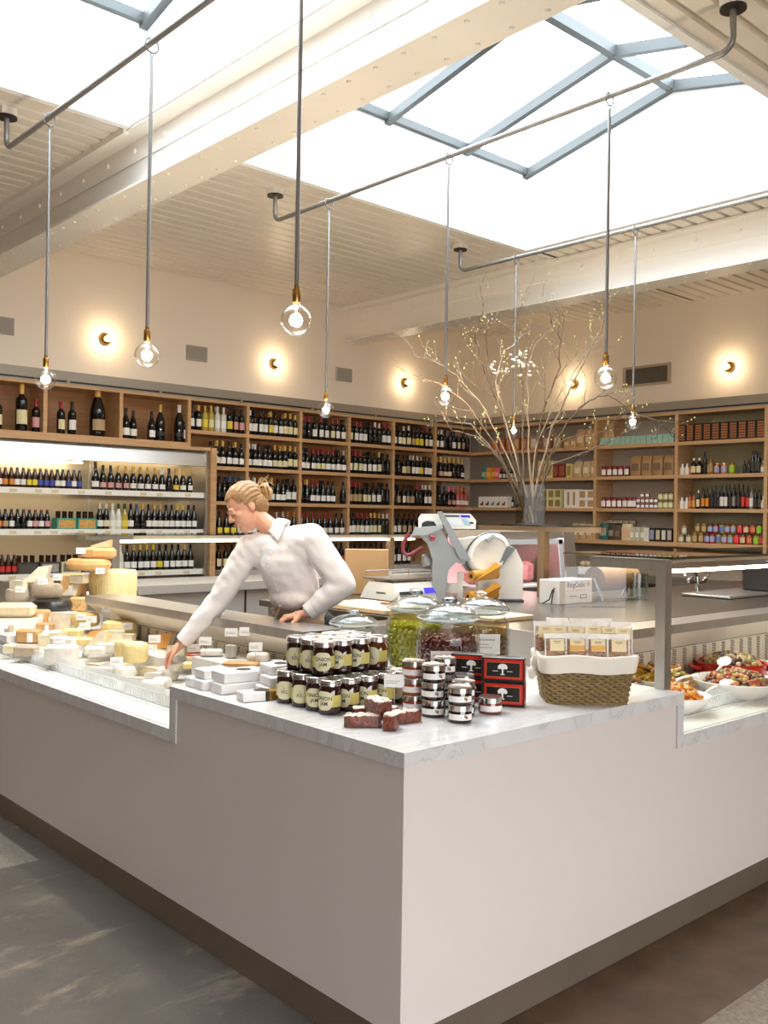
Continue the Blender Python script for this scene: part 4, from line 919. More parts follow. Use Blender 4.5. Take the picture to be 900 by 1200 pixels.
# ================================================================ PANTRY GOODS on the right wall (fronts face -x)
def G(name, cat, label, y, z, parts, x=10.235, group='pantry goods on the right wall', rz=0, up=0):
    """parts: list of (kind, args, material) gathered in one mesh"""
    b = MB(); mats = []
    for k, a, m in parts:
        mi = len(mats); mats.append(m)
        if k == 'box': b.box(*a, mi)
        elif k == 'lathe': b.lathe(a, 14, mi=mi)
        elif k == 'patch': arc_patch(b, a[0], a[1], a[2], -a[3], a[3], mi, 8)
        elif k == 'bag':
            w_, h_, d_ = a; b.rings([[(w_*kx*math.copysign(abs(math.cos(q))**.5, math.cos(q)), d_*ky*math.copysign(abs(math.sin(q))**.5, math.sin(q)), z_*h_) for q in [2*PI*i/12 for i in range(12)]] for z_, kx, ky in ((0, .95, .9), (.08, 1, 1), (.7, 1, 1), (.88, .98, .5), (1, .98, .12))], mi=mi)
        elif k == 'tuft':
            for q in range(7): b.add([(0, 0, a), (.03*math.cos(q), .012*math.sin(q), a+.055), (.03*math.cos(q+.6), .012*math.sin(q+.6), a+.045)], [(0, 1, 2)], mi)
    o = b.build(name, mats, None, (x, y, z+up), -PI/2+rz, ang=40); return tag(o, label, cat, group)
def P_jar(y, z, h, r, fill, lab, lid, label, up=0, name='pantry_jar', x=10.235):
    G(name, 'jar', label, y, z, [('lathe', [(r*.9, 0), (r, .006), (r, h*.78), (r*.85, h*.86)], mat('fill_'+fill, fill, .1, coat=.3)), ('lathe', [(r*.88, h*.86), (r*.9, h), (.001, h)], mat('lid_'+lid, lid, .3, .5)), ('patch', (r+.0008, h*.16, h*.68, 1.05), mat('plabel_'+lab, lab, .6))], up=up, x=x)
def P_box(y, z, w_, h, d_, col, panel, label, up=0, name='pantry_box', x=10.185):
    ps = [('box', (-w_/2, w_/2, 0, d_, 0, h), mat('pbox_'+col, col, .5))]
    if panel: ps.append(('box', (-w_*.36, w_*.36, -.001, 0, h*.15, h*.85), mat('ppanel_'+panel, panel, .5, noise=.35, nscale=50)))
    G(name, 'box', label, y, z, ps, x=x, up=up)
def P_bag(y, z, w_, h, d_, col, panel, label, up=0, tuft=False, x=10.25):
    ps = [('bag', (w_/2, h, d_/2), mat('pbag_'+col, col, .5, noise=.2, nscale=20))]
    if panel: ps.append(('box', (-w_*.33, w_*.33, -d_/2-.003, -d_/2-.001, h*.25, h*.62), mat('ppanel_'+panel, panel, .5)))
    if tuft: ps.append(('tuft', h*.92, frost('cellophane', 'f4efe8', .45)))
    G('pantry_bag', 'bag', label, y, z, ps, x=x, up=up)
def P_bot(y, z, h, r, gl, lab, cap, label, x=10.235):
    G('pantry_bottle', 'bottle', label, y, z, [('lathe', [(r*.95, 0), (r, .005), (r, h*.62), (r*.4, h*.76), (r*.38, h*.85)], mat('pglass_'+gl, gl, .1)), ('lathe', [(r*.42, h*.84), (r*.42, h), (.001, h)], mat('pcap_'+cap, cap, .4)), ('patch', (r+.0008, h*.12, h*.5, 1.05), mat('plabel_'+lab, lab, .6))], x=x)
Z0, Z1, Z2, Z3 = ROWS
def y3(cx): return 6.007-(cx/4.286+690-792)*.01050          # bay under the right sconce
def y2(cx): return 7.165-(cx/4.286+690-697)*.01219
def y1(cx): p = cx/5+540; return 9.3-(p-553)*.0148 if p < 640 else 8.01-(p-640)*.01482
TIN = 'dark tin with an amber grid pattern'
for i in range(10):
    y = 5.955-i*.1085
    P_box(y, Z0, .100, .205, .11, '1c1511', None, f'{TIN}, {ordi(i)} from the left in the top right bay', name='pattern_tin')
    b = MB()
    for a in range(3):
        for c in range(6): b.box(-.036+a*.026, -.014+a*.026, -.0022, -.0008, .018+c*.030, .040+c*.030)
    o = C.objects[-1]; b.build('grid_pattern', mat('amber_grid', 'a8683a', .35, .3), o, smooth=False)
for n, cx in (('first', 455), ('second', 480)):
    for z, rw in ((Z1, 'second'), (Z2, 'third')): P_bot(y3(cx), z, .135, .027, 'efece6', 'e8dfcf', 'efece6', f'{n} white ceramic bottle at the left of the {rw} shelf, right bay')
P_bot(y3(498), Z1, .14, .018, 'a8532a', 'c98a4a', '2a1a12', 'slim amber bottle on the second shelf, right bay')
for i, cx in enumerate((516, 543)): P_bot(y3(cx), Z1, .20, .032, '15120f', 'ead9a8', 'e8dcc0', f'{ordi(i)} dark bottle with a cream label and cork, second shelf, right bay')
P_bot(y3(530), Z1, .20, .03, '15120f', 'ead9a8', 'e8dcc0', 'dark bottle behind the cream labelled pair, second shelf, right bay', x=10.32); P_bot(y3(557), Z1, .20, .03, '15120f', 'ead9a8', 'e8dcc0', 'dark bottle behind the cream labelled pair, nearer the tall one', x=10.32)
P_bot(y3(573), Z1, .27, .024, '15120f', '15120f', '15120f', 'tall unlabelled black bottle on the second shelf, right bay'); P_jar(y3(603), Z1, .17, .04, '8a6a3a', 'b08a52', '8a5a2a', 'tall brown jar on the second shelf, right bay')
P_jar(y3(637), Z1, .13, .036, 'b83a2c', 'a4aac8', 'c9a24a', 'red jar with a blue label, second shelf, right bay'); P_jar(y3(672), Z1, .13, .036, 'c98a5a', 'a4aac8', 'c9a24a', 'orange jar with a blue label, second shelf, right bay'); P_jar(y3(712), Z1, .13, .036, 'b59a3a', '9ccb32', '7a5a2a', 'jar with a bright green label, second shelf, right bay')
for i, (cx, h) in enumerate(((772, .15), (793, .16), (812, .26), (828, .26), (840, .25))): P_bot(y3(cx), Z1, h, .021 if h < .2 else .026, '15120f', '3a332c', '15120f', f'{ordi(i)} dark bottle in the right hand cluster, second shelf, right bay')
P_bot(y3(863), Z1, .14, .03, 'b3a878', 'e8dfcf', 'c9c2a0', 'short clear bottle at the right end of the second shelf, right bay')
R3 = [(497, .19, 'a8532a', 'c98a4a', '2a1a12', 'amber'), (517, .20, 'a8532a', 'd99a3a', '3a2a12', 'amber'), (541, .22, '15120f', 'e8d8a8', 'e8dcc0', 'cream labelled'), (567, .25, '15120f', 'e88a1c', '15120f', 'orange labelled'), (589, .25, '15120f', 'e88a1c', '15120f', 'orange labelled'),
      (612, .27, '15120f', '2b2723', '15120f', 'black'), (630, .27, '15120f', '2b2723', '15120f', 'black'), (645, .26, '15120f', '2b2723', '15120f', 'black'), (663, .28, '15120f', 'e8e2d6', '15120f', 'white labelled'), (683, .28, '15120f', 'e8e2d6', '15120f', 'white labelled'),
      (703, .29, '15120f', '2b2723', '15120f', 'black'), (723, .29, '15120f', '8a857c', '15120f', 'grey labelled'), (745, .29, '15120f', '3a332c', '15120f', 'black'), (768, .28, '2a1210', 'd9382c', '15120f', 'red labelled'), (790, .26, '2a1210', 'd9382c', '15120f', 'red labelled'),
      (808, .25, '8a8a7a', 'e8e6e0', '5a5a50', 'pale'), (828, .23, '15120f', '3a332c', '15120f', 'black'), (848, .22, '15120f', '5a4a2c', '15120f', 'dark'), (864, .15, 'b3a878', 'e8dfcf', 'c9c2a0', 'short clear')]
for i, (cx, h, g, l_, c_, d) in enumerate(R3): P_bot(y3(cx), Z2, h, .024, g, l_, c_, f'{d} bottle, {ordi(i)} after the white pair on the third shelf, right bay')
LW = [(455, 'a8a48c', 'd9d2b8'), (495, 'a8a48c', 'd9d2b8'), (527, '8a6a3a', 'c2a06a'), (560, '8a6a3a', 'c2a06a'), (591, '7a2a22', 'a4aac8'), (619, 'b03a3a', 'a4aac8'), (650, '8f9630', '6a78b8'), (679, 'b0602c', 'a4aac8'), (709, '8f8a30', 'a4aac8'), (739, 'd92c3c', 'e84a4a'), (770, '8a3a22', 'e8c89a'), (802, 'a8402a', 'e87a5a'), (834, '8a9a2c', '8ccb32'), (860, '8a2a22', 'c94a3a')]
for i, (cx, f_, l_) in enumerate(LW):
    small = i < 2; P_jar(y3(cx), Z3, .095 if small else .122, .034, f_, l_, '6a4a3a' if i > 3 else 'b08a52', f'{ordi(i)} jar from the left in the lower layer, bottom shelf, right bay')
for i, (cx, f_, l_) in enumerate(((470, 'a8a48c', 'd9d2b8'), (541, '8a6a3a', 'c2a06a'), (575, '8a6a3a', 'c2a06a'), (607, '7a2a22', 'a4aac8'), (635, 'b03a3a', 'a4aac8'), (666, '8f9630', '6a78b8'), (694, 'b0602c', 'a4aac8'), (723, '8f8a30', 'a4aac8'), (755, 'd92c3c', 'e84a4a'), (787, '8a3a22', 'e8c89a'), (818, 'a8402a', 'e87a5a'), (848, '8a9a2c', '8ccb32'))):
    P_jar(y3(cx), Z3, .11, .033, f_, l_, '6a4a3a' if i > 2 else 'b08a52', f'{ordi(i)} jar from the left in the upper layer, bottom shelf, right bay', up=.123 if i else .096)
for i in range(14): P_box(y2(61+i*26.6), Z0, .070, .105, .09, '9cc0b0', None, f'pale teal carton, {ordi(i)} from the left on the top shelf, middle bay', name='teal_carton')
for i, cx in enumerate((63, 93, 122, 151, 182)): P_jar(y2(cx), Z1, .135, .036, '8a2c1c', 'efe9e2', '7a2a1c', f'{ordi(i)} red sauce jar with a white label, second shelf, middle bay')
for i, cx in enumerate((228, 282, 336, 390)): P_bag(y2(cx), Z1, .145, .25, .09, 'b08658', '7c6448', f'{ordi(i)} brown paper bag on the second shelf, middle bay')
for i, cx in enumerate((63, 91, 119, 147, 175, 200, 221)): P_jar(y2(cx), Z2, .14, .035, '8a2c1c', 'efe9e2', '7a2a1c', f'{ordi(i)} red sauce jar with a white label, third shelf, middle bay')
for i, cx in enumerate((243, 265, 287, 309, 330)): P_jar(y2(cx), Z2, .066, .028, '6a2a2a', 'efe9f2', 'c9a24a', f'{ordi(i)} tiny jam jar in the bottom row, third shelf, middle bay')
for i, cx in enumerate((243, 265, 287, 309, 330)): P_jar(y2(cx), Z2, .066, .028, '6a2a2a', 'efe9f2', 'c9a24a', f'{ordi(i)} tiny jam jar in the second row, third shelf, middle bay', up=.067)
for i, cx in enumerate((263, 288)): P_jar(y2(cx), Z2, .066, .028, '6a2a2a', 'efe9f2', 'c9a24a', f'{ordi(i)} tiny jam jar on the very top, third shelf, middle bay', up=.134)
for i, cx in enumerate((352, 377, 402)):
    P_jar(y2(cx), Z2, .10, .033, 'b0a86a', 'dcdcae', '6a4a3a', f'{ordi(i)} pale green labelled jar, lower row, third shelf, middle bay'); P_jar(y2(cx), Z2, .10, .033, 'b0a86a', 'dcdcae', '6a4a3a', f'{ordi(i)} pale green labelled jar, upper row, third shelf, middle bay', up=.101)
P_bag(y2(66), Z3, .13, .21, .08, '2f6a5c', '8ab0a0', 'dark teal patterned bag at the left of the bottom shelf, middle bay', tuft=True); P_bag(y2(108), Z3, .10, .20, .08, '4a3a30', '9a8a7a', 'dark patterned bag next to the teal one, bottom shelf'); P_bag(y2(140), Z3, .09, .19, .08, '5a4a3c', '8a6a4a', 'brown patterned bag left of the cream bag, bottom shelf')
P_bag(y2(185), Z3, .15, .21, .08, 'dccaa0', 'e8b090', 'wide cream paper bag on the bottom shelf, middle bay')
for i, (cx, c1, c2) in enumerate(((214, 'c9c4a8', 'efe9da'), (240, 'c9c4a8', 'efe9da'), (266, 'c0bc98', 'e2e0c8'))): P_bag(y2(cx), Z3, .07, .17, .06, c1, c2, f'{ordi(i)} small cream packet on the bottom shelf, middle bay', tuft=True)
for i, (cx, c1, c2) in enumerate(((294, 'e8e2da', 'efe9e2'), (321, '2a2a3a', 'a8a8b8'), (350, '1c1a18', 'd9c9a0'), (378, '1c1a18', 'e8e2d0'), (405, '2a2826', 'c9c2b0'))): P_box(y2(cx), Z3, .072, .165, .06, c1, c2, f'{ordi(i)} upright packet in the dark run, bottom shelf, middle bay', name='upright_packet')
for i, cx in enumerate((80, 105, 130, 160, 190)): P_bag(y2(cx), Z3, .10, .05, .10, 'a89478', None, f'{ordi(i)} flat cloth packet stacked at the back, bottom shelf, middle bay', up=.212, x=10.34)
for i, (cx, h, w_) in enumerate(((618, .13, .10), (655, .14, .10), (692, .24, .13), (737, .24, .12), (771, .25, .10))): P_bag(y1(cx), Z0, w_, h, .08, 'c9a070', 'e2c9a0', f'{ordi(i)} kraft bag from the left on the top shelf, behind the branches', tuft=True)
for i, (cx, c1, c2) in enumerate(((440, 'b98a6a', 'e8ddd0'), (515, '9a5a4a', 'd9c9c0'), (573, 'a88a5a', 'efe6d0'), (200, 'a85a2c', 'd98a4a'), (245, 'a85a2c', 'd98a4a'), (290, 'a85a2c', 'd98a4a'), (340, 'a85a2c', 'e8c08a'), (385, '8a5a3a', 'd9a06a'))): P_box(y1(cx), Z0, .12 if i < 3 else .085, .17 if i < 3 else .18, .1, c1, c2, f'{ordi(i)} carton behind the branches on the top shelf')
for i, (cx, c1, c2) in enumerate(((124, '2f9a9a', 'd9c9a0'), (153, 'e8a02c', 'efc860'), (184, 'e8802c', 'efb060'), (208, 'e86a7a', 'f0b0b0'))): P_bag(y1(cx), Z1, .10, .17, .06, c1, c2, f'{["teal","yellow","orange","pink"][i]} packet on the second shelf beside the corner')
for i, cx in enumerate((232, 254, 276, 298, 318)): P_bot(y1(cx), Z1, .15, .027, '1c1512', 'dcd6cc', '1c1512', f'{ordi(i)} small dark bottle right of the bright packets, second shelf')
for i, (cx, w_, h, c1, c2) in enumerate(((488, .12, .23, 'd9cb90', 'b9a060'), (530, .12, .23, 'd9cb90', 'b9a060'), (567, .08, .18, '7a2a22', 'a85a4a'), (602, .11, .18, '7a2a22', 'a85a4a'), (640, .085, .18, 'd9c98a', 'a89a50'))): P_box(y1(cx), Z1, w_, h, .1, c1, c2, f'{ordi(i)} carton right of the vase, second shelf')
for i, cx in enumerate((680, 725, 767)): P_bag(y1(cx), Z1, .12, .21, .08, 'd0b088', 'e8d4b0', f'{ordi(i)} bag of pasta on the second shelf beside the upright', tuft=True)
t = thing('picture_carton', 'long white carton with five small coloured pictures on the third shelf', 'box', (10.185, y1(195), Z2), -PI/2)
MB().box(-.27, .27, 0, .1, 0, .155).build('carton_body', LBW, t, smooth=False)
for i, c_ in enumerate(('7a3a2c', '4a4038', '7c8aa0', '5f7a3a', '8a4a2c')): MB().prism([(-.028, 0)]*0 or [(-.03, -.002), (.03, -.002), (.03, -.0005), (-.03, -.0005)], .03, .06).lathe([(.001, .055), (.012, .06), (.012, .08), (.001, .09)], 8, (.02, -.001, 0)).build('duck_picture', mat('pic_'+c_, c_, .6), t, (-.205+i*.102, 0, 0), smooth=False)
P_bot(y1(307), Z2, .15, .022, '1c1512', 'dcd6cc', '1c1512', 'single small bottle right of the picture carton, third shelf')
for r in range(2):
    for i in range(3): P_box(y1(505+i*38), Z2, .108, .125, .1, 'd9cf9a', 'a08a5a', f'cream tea carton, {ordi(i)} in the {"lower" if not r else "upper"} row, third shelf', up=r*.126)
P_box(y1(492), Z2, .05, .12, .1, 'd9cf9a', 'a08a5a', 'narrow cream carton left of the tea cartons, third shelf')
for i in range(5): P_box(y1(624+i*15.5), Z2, .042, .245, .1, 'ece6dc', 'b98a5a' if i % 2 else None, f'{ordi(i)} slim white book-like carton, third shelf')
for r in range(2):
    for i in range(2): P_box(y1(715+i*44), Z2, .125, .118, .1, 'ece8e0', 'c9a06a', f'white cake carton, {ordi(i)} in the {"lower" if not r else "upper"} row, third shelf', up=r*.119)
for i in range(4): P_jar(y1(240+i*20), Z3, .085, .027, '3a1a1a', 'd9a0b0' if i == 1 else 'dcd6cc', '1c1512', f'{ordi(i)} small jar in the lower row, bottom shelf near the corner'); P_jar(y1(243+i*20), Z3, .085, .027, '3a1a1a', 'dcd6cc', '1c1512', f'{ordi(i)} small jar in the upper row, bottom shelf near the corner', up=.086)
for i in range(9): P_jar(y1(322+i*16), Z3, .085, .024, 'c9b8b0', 'efe6e0', 'd9d2ca', f'{ordi(i)} small white jar behind the vase, bottom shelf')
P_box(y1(530), Z3, .25, .17, .1, 'e6e2de', 'cfcac4', 'white carton right of the vase, bottom shelf')
for i in range(3): P_jar(y1(590+i*22), Z3, .12, .03, 'a8603a', 'd9a890', '9a4a2c', f'{ordi(i)} reddish jar right of the white carton, bottom shelf')
for i, cx in enumerate((668, 707, 746)): P_bag(y1(cx), Z3, .11, .2, .08, 'c9a878', 'e8d4b0', f'{ordi(i)} bag with a cellophane top on the bottom shelf, beside the upright', tuft=True)

# ================================================================ CHEESES
def cm_(name, c, ns=.18): return mat(name, c, .55, noise=ns, nscale=25, bump=.25, bscale=30)
CHM = {'white': ('bloomy_rind', 'e6dfd3'), 'cream': ('cream_rind', 'efe2c4'), 'ash': ('ash_rind', 'b9b4aa'), 'yellow': ('yellow_rind', 'efd898'), 'gold': ('gold_rind', 'e6c27a'), 'brown': ('brown_rind', 'c99c66'), 'grey': ('grey_rind', 'b8a68e'),
       'orange': ('orange_rind', 'e8b878'), 'pale': ('pale_paste', 'efe0bc'), 'black': ('black_wax', '26221f'), 'ivory': ('ivory_paste', 'f2e6cb'), 'orangep': ('orange_paste', 'eeac5c')}
def CM(k): return cm_(*CHM[k]) if k != 'black' else mat('black_wax', '26221f', .3)
def wheel_mesh(b, w, h, mi=0, a0=0, a1=2*PI, rnd=.35):
    r = w/2; q = min(h*rnd, r*.3); pr = [(.001, 0), (r-q, 0), (r-q*.3, q*.3), (r, q), (r+.001, h*.5), (r, h-q), (r-q*.3, h-q*.3), (r-q, h), (.001, h)]
    if a1-a0 > 6.2: b.lathe(pr, 26, mi=mi, cap=False)
    else:
        n = 16; rs = []
        b.lathe(pr, n, mi=mi, a0=a0, a1=a1, cap=False)
        for a in (a0, a1): b.add([(p[0]*math.cos(a), p[0]*math.sin(a), p[1]) for p in pr], [tuple(range(len(pr))) if a == a0 else tuple(range(len(pr)-1, -1, -1))], mi+1)
def wedge_mesh(b, w, h, d, face=1, lean=0):
    # triangular wedge: tip to the left-front, rind on the far right
    P = [(-w/2, -d*.15), (w/2, -d/2), (w/2+.012, 0), (w/2, d/2)]
    rs = [[(x, y, z*1.0) for x, y in P] for z in (0, .006, h-.004, h)]
    vs = [p for r in rs for p in r]; fs = []; n = 4
    for k in range(3):
        for i in range(4):
            j = (i+1) % 4; b.add([rs[k][i], rs[k][j], rs[k+1][j], rs[k+1][i]], [(0, 1, 2, 3)], 1 if i in (1, 2) else 0)
    b.add(rs[0], [(3, 2, 1, 0)], 1); b.add(rs[3], [(0, 1, 2, 3)], 1 if face == 2 else 0)
def cheese(k, x, y, z, w, h, label):
    rr = random.Random(int(x*1000)+int(y*1777)); rz = CAM+rr.uniform(-.25, .25); b = MB(); mats = None; ang = 40
    nm = {'wedge': 'cheese_wedge', 'wheel': 'round_cheese', 'block': 'cheese_block', 'slab': 'cheese_slab', 'log': 'cheese_log', 'half': 'cheese_half', 'tri': 'cheese_wedge', 'oblong': 'wrapped_cheese', 'glass': 'cheese_pot'}[k.split('_')[0]]
    fam, kind = k.split('_')[0], k.split('_')[1]
    if fam == 'wheel':
        col = {'white': 'white', 'cream': 'cream', 'yellow': 'yellow', 'gold': 'gold', 'black': 'black', 'red': 'cream'}[kind]; wheel_mesh(b, w, h, rnd=.42 if kind == 'black' else .3); mats = [CM(col)]
    elif fam == 'half': wheel_mesh(b, w, h, 0, PI*1.02, PI*2-.0); mats = [CM('grey'), CM('ivory')]; b.v = [(p[0], p[1]*.5, p[2]) for p in b.v]; 
    elif fam == 'log': b.M = Matrix.Translation((0, 0, h/2)) @ Matrix.Rotation(PI/2, 4, 'Y'); b.lathe([(.001, -w/2), (h*.36, -w/2), (h*.48, -w/2+.008), (h*.5, 0), (h*.48, w/2-.008), (h*.36, w/2), (.001, w/2)], 18, cap=False); b.M = Matrix.Identity(4); mats = [CM('white' if kind == 'white' else 'ash')]
    elif fam == 'block': b.rbox(-w/2, w/2, -w*.32, w*.32, 0, h, min(.009, h*.15)); mats = [CM({'white': 'white', 'brown': 'brown', 'grey': 'grey', 'cream': 'pale', 'orange': 'orange'}[kind])]
    elif fam == 'slab': b.rbox(-w/2, w/2, -w*.28, w*.28, 0, h, min(.008, h*.2)); mats = [CM({'white': 'white', 'yellow': 'yellow', 'nut': 'brown'}[kind])]
    elif fam in ('wedge', 'tri'):
        mm = {'brie': ('pale', 'white'), 'pale': ('ivory', 'pale'), 'orange': ('orangep', 'pale'), 'yellow': ('pale', 'yellow'), 'tall': ('ivory', 'ivory'), 'wrap': ('ivory', 'orange'), 'white': ('white', 'white')}[kind]
        wedge_mesh(b, w, h, w*.7); mats = [CM(mm[0]), CM(mm[1])]
        if kind in ('tall', 'orange', 'yellow', 'wrap'):
            b.v = [(p[0]+(p[2]*.25), p[1]*(1-.5*p[2]/max(h, .01)), p[2]) if p[0] > 0 else (p[0]+p[2]*.9, p[1], p[2]*(.9)) for p in b.v]
    elif fam == 'oblong': b.rbox(-w/2, w/2, -.055, .055, 0, h, .022); mats = [CM('yellow')]
    elif fam == 'glass': b.lathe([(w*.32, 0), (w*.36, .004), (w*.38, h), (.001, h)], 20, cap=False); mats = [CM('white')]
    b.jitter(.0012, 0, rr); o = b.build(nm, mats, None, (x, y, z), rz, ang=ang); tag(o, label, 'cheese', 'cheeses in the long case')
    if fam == 'oblong': MB().rbox(-w/2-.004, w/2+.006, -.06, .06, 0, h+.004, .024).build('clear_film', frost('cling_film', 'efe9e2', .3), o)
    if kind == 'red': MB().torus((0, 0, h), w*.42, .006, 24, 6).build('red_rim', mat('cheese_red', 'c8402e', .5), o)
    if k == 'wheel_white' and h > .06: MB().box(-w*.18, w*.18, -w*.12, w*.12, h, h+.001).build('paper_label', mat('cheese_label', 'c9b4a4', .6), o, smooth=False)
    if fam == 'glass': MB().lathe([(w*.37, 0), (w*.40, h*1.15), (w*.39, h*1.15)], 20, cap=False).build('glass_cup', glass('cup_glass', 'f4f6f4', 1.5), o)
    if fam == 'log' and kind == 'white' and w > .1:
        b2 = MB(); b2.M = Matrix.Translation((w*.3, 0, h/2)) @ Matrix.Rotation(PI/2, 4, 'Y'); b2.lathe([(h*.5, 0), (h*.505, .003), (h*.5, .006)], 18, cap=False); b2.build('paper_seam', LBW, o)
    if kind == 'wrap' or k == 'block_brown':
        MB().box(w*.05, w*.30, -w*.33, -w*.325, h*.1, h*.8).build('paper_wrap', mat('wrap_paper', 'f2efe9', .4), o, smooth=False)
    if k == 'block_orange':
        b2 = MB()
        for q in range(14): b2.ball((rr.uniform(-w*.45, w*.45), -w*.325, rr.uniform(.01, h-.01)), rr.uniform(.004, .009), 7, sy=.25)
        b2.build('crust_marks', CM('brown'), o)
    return o
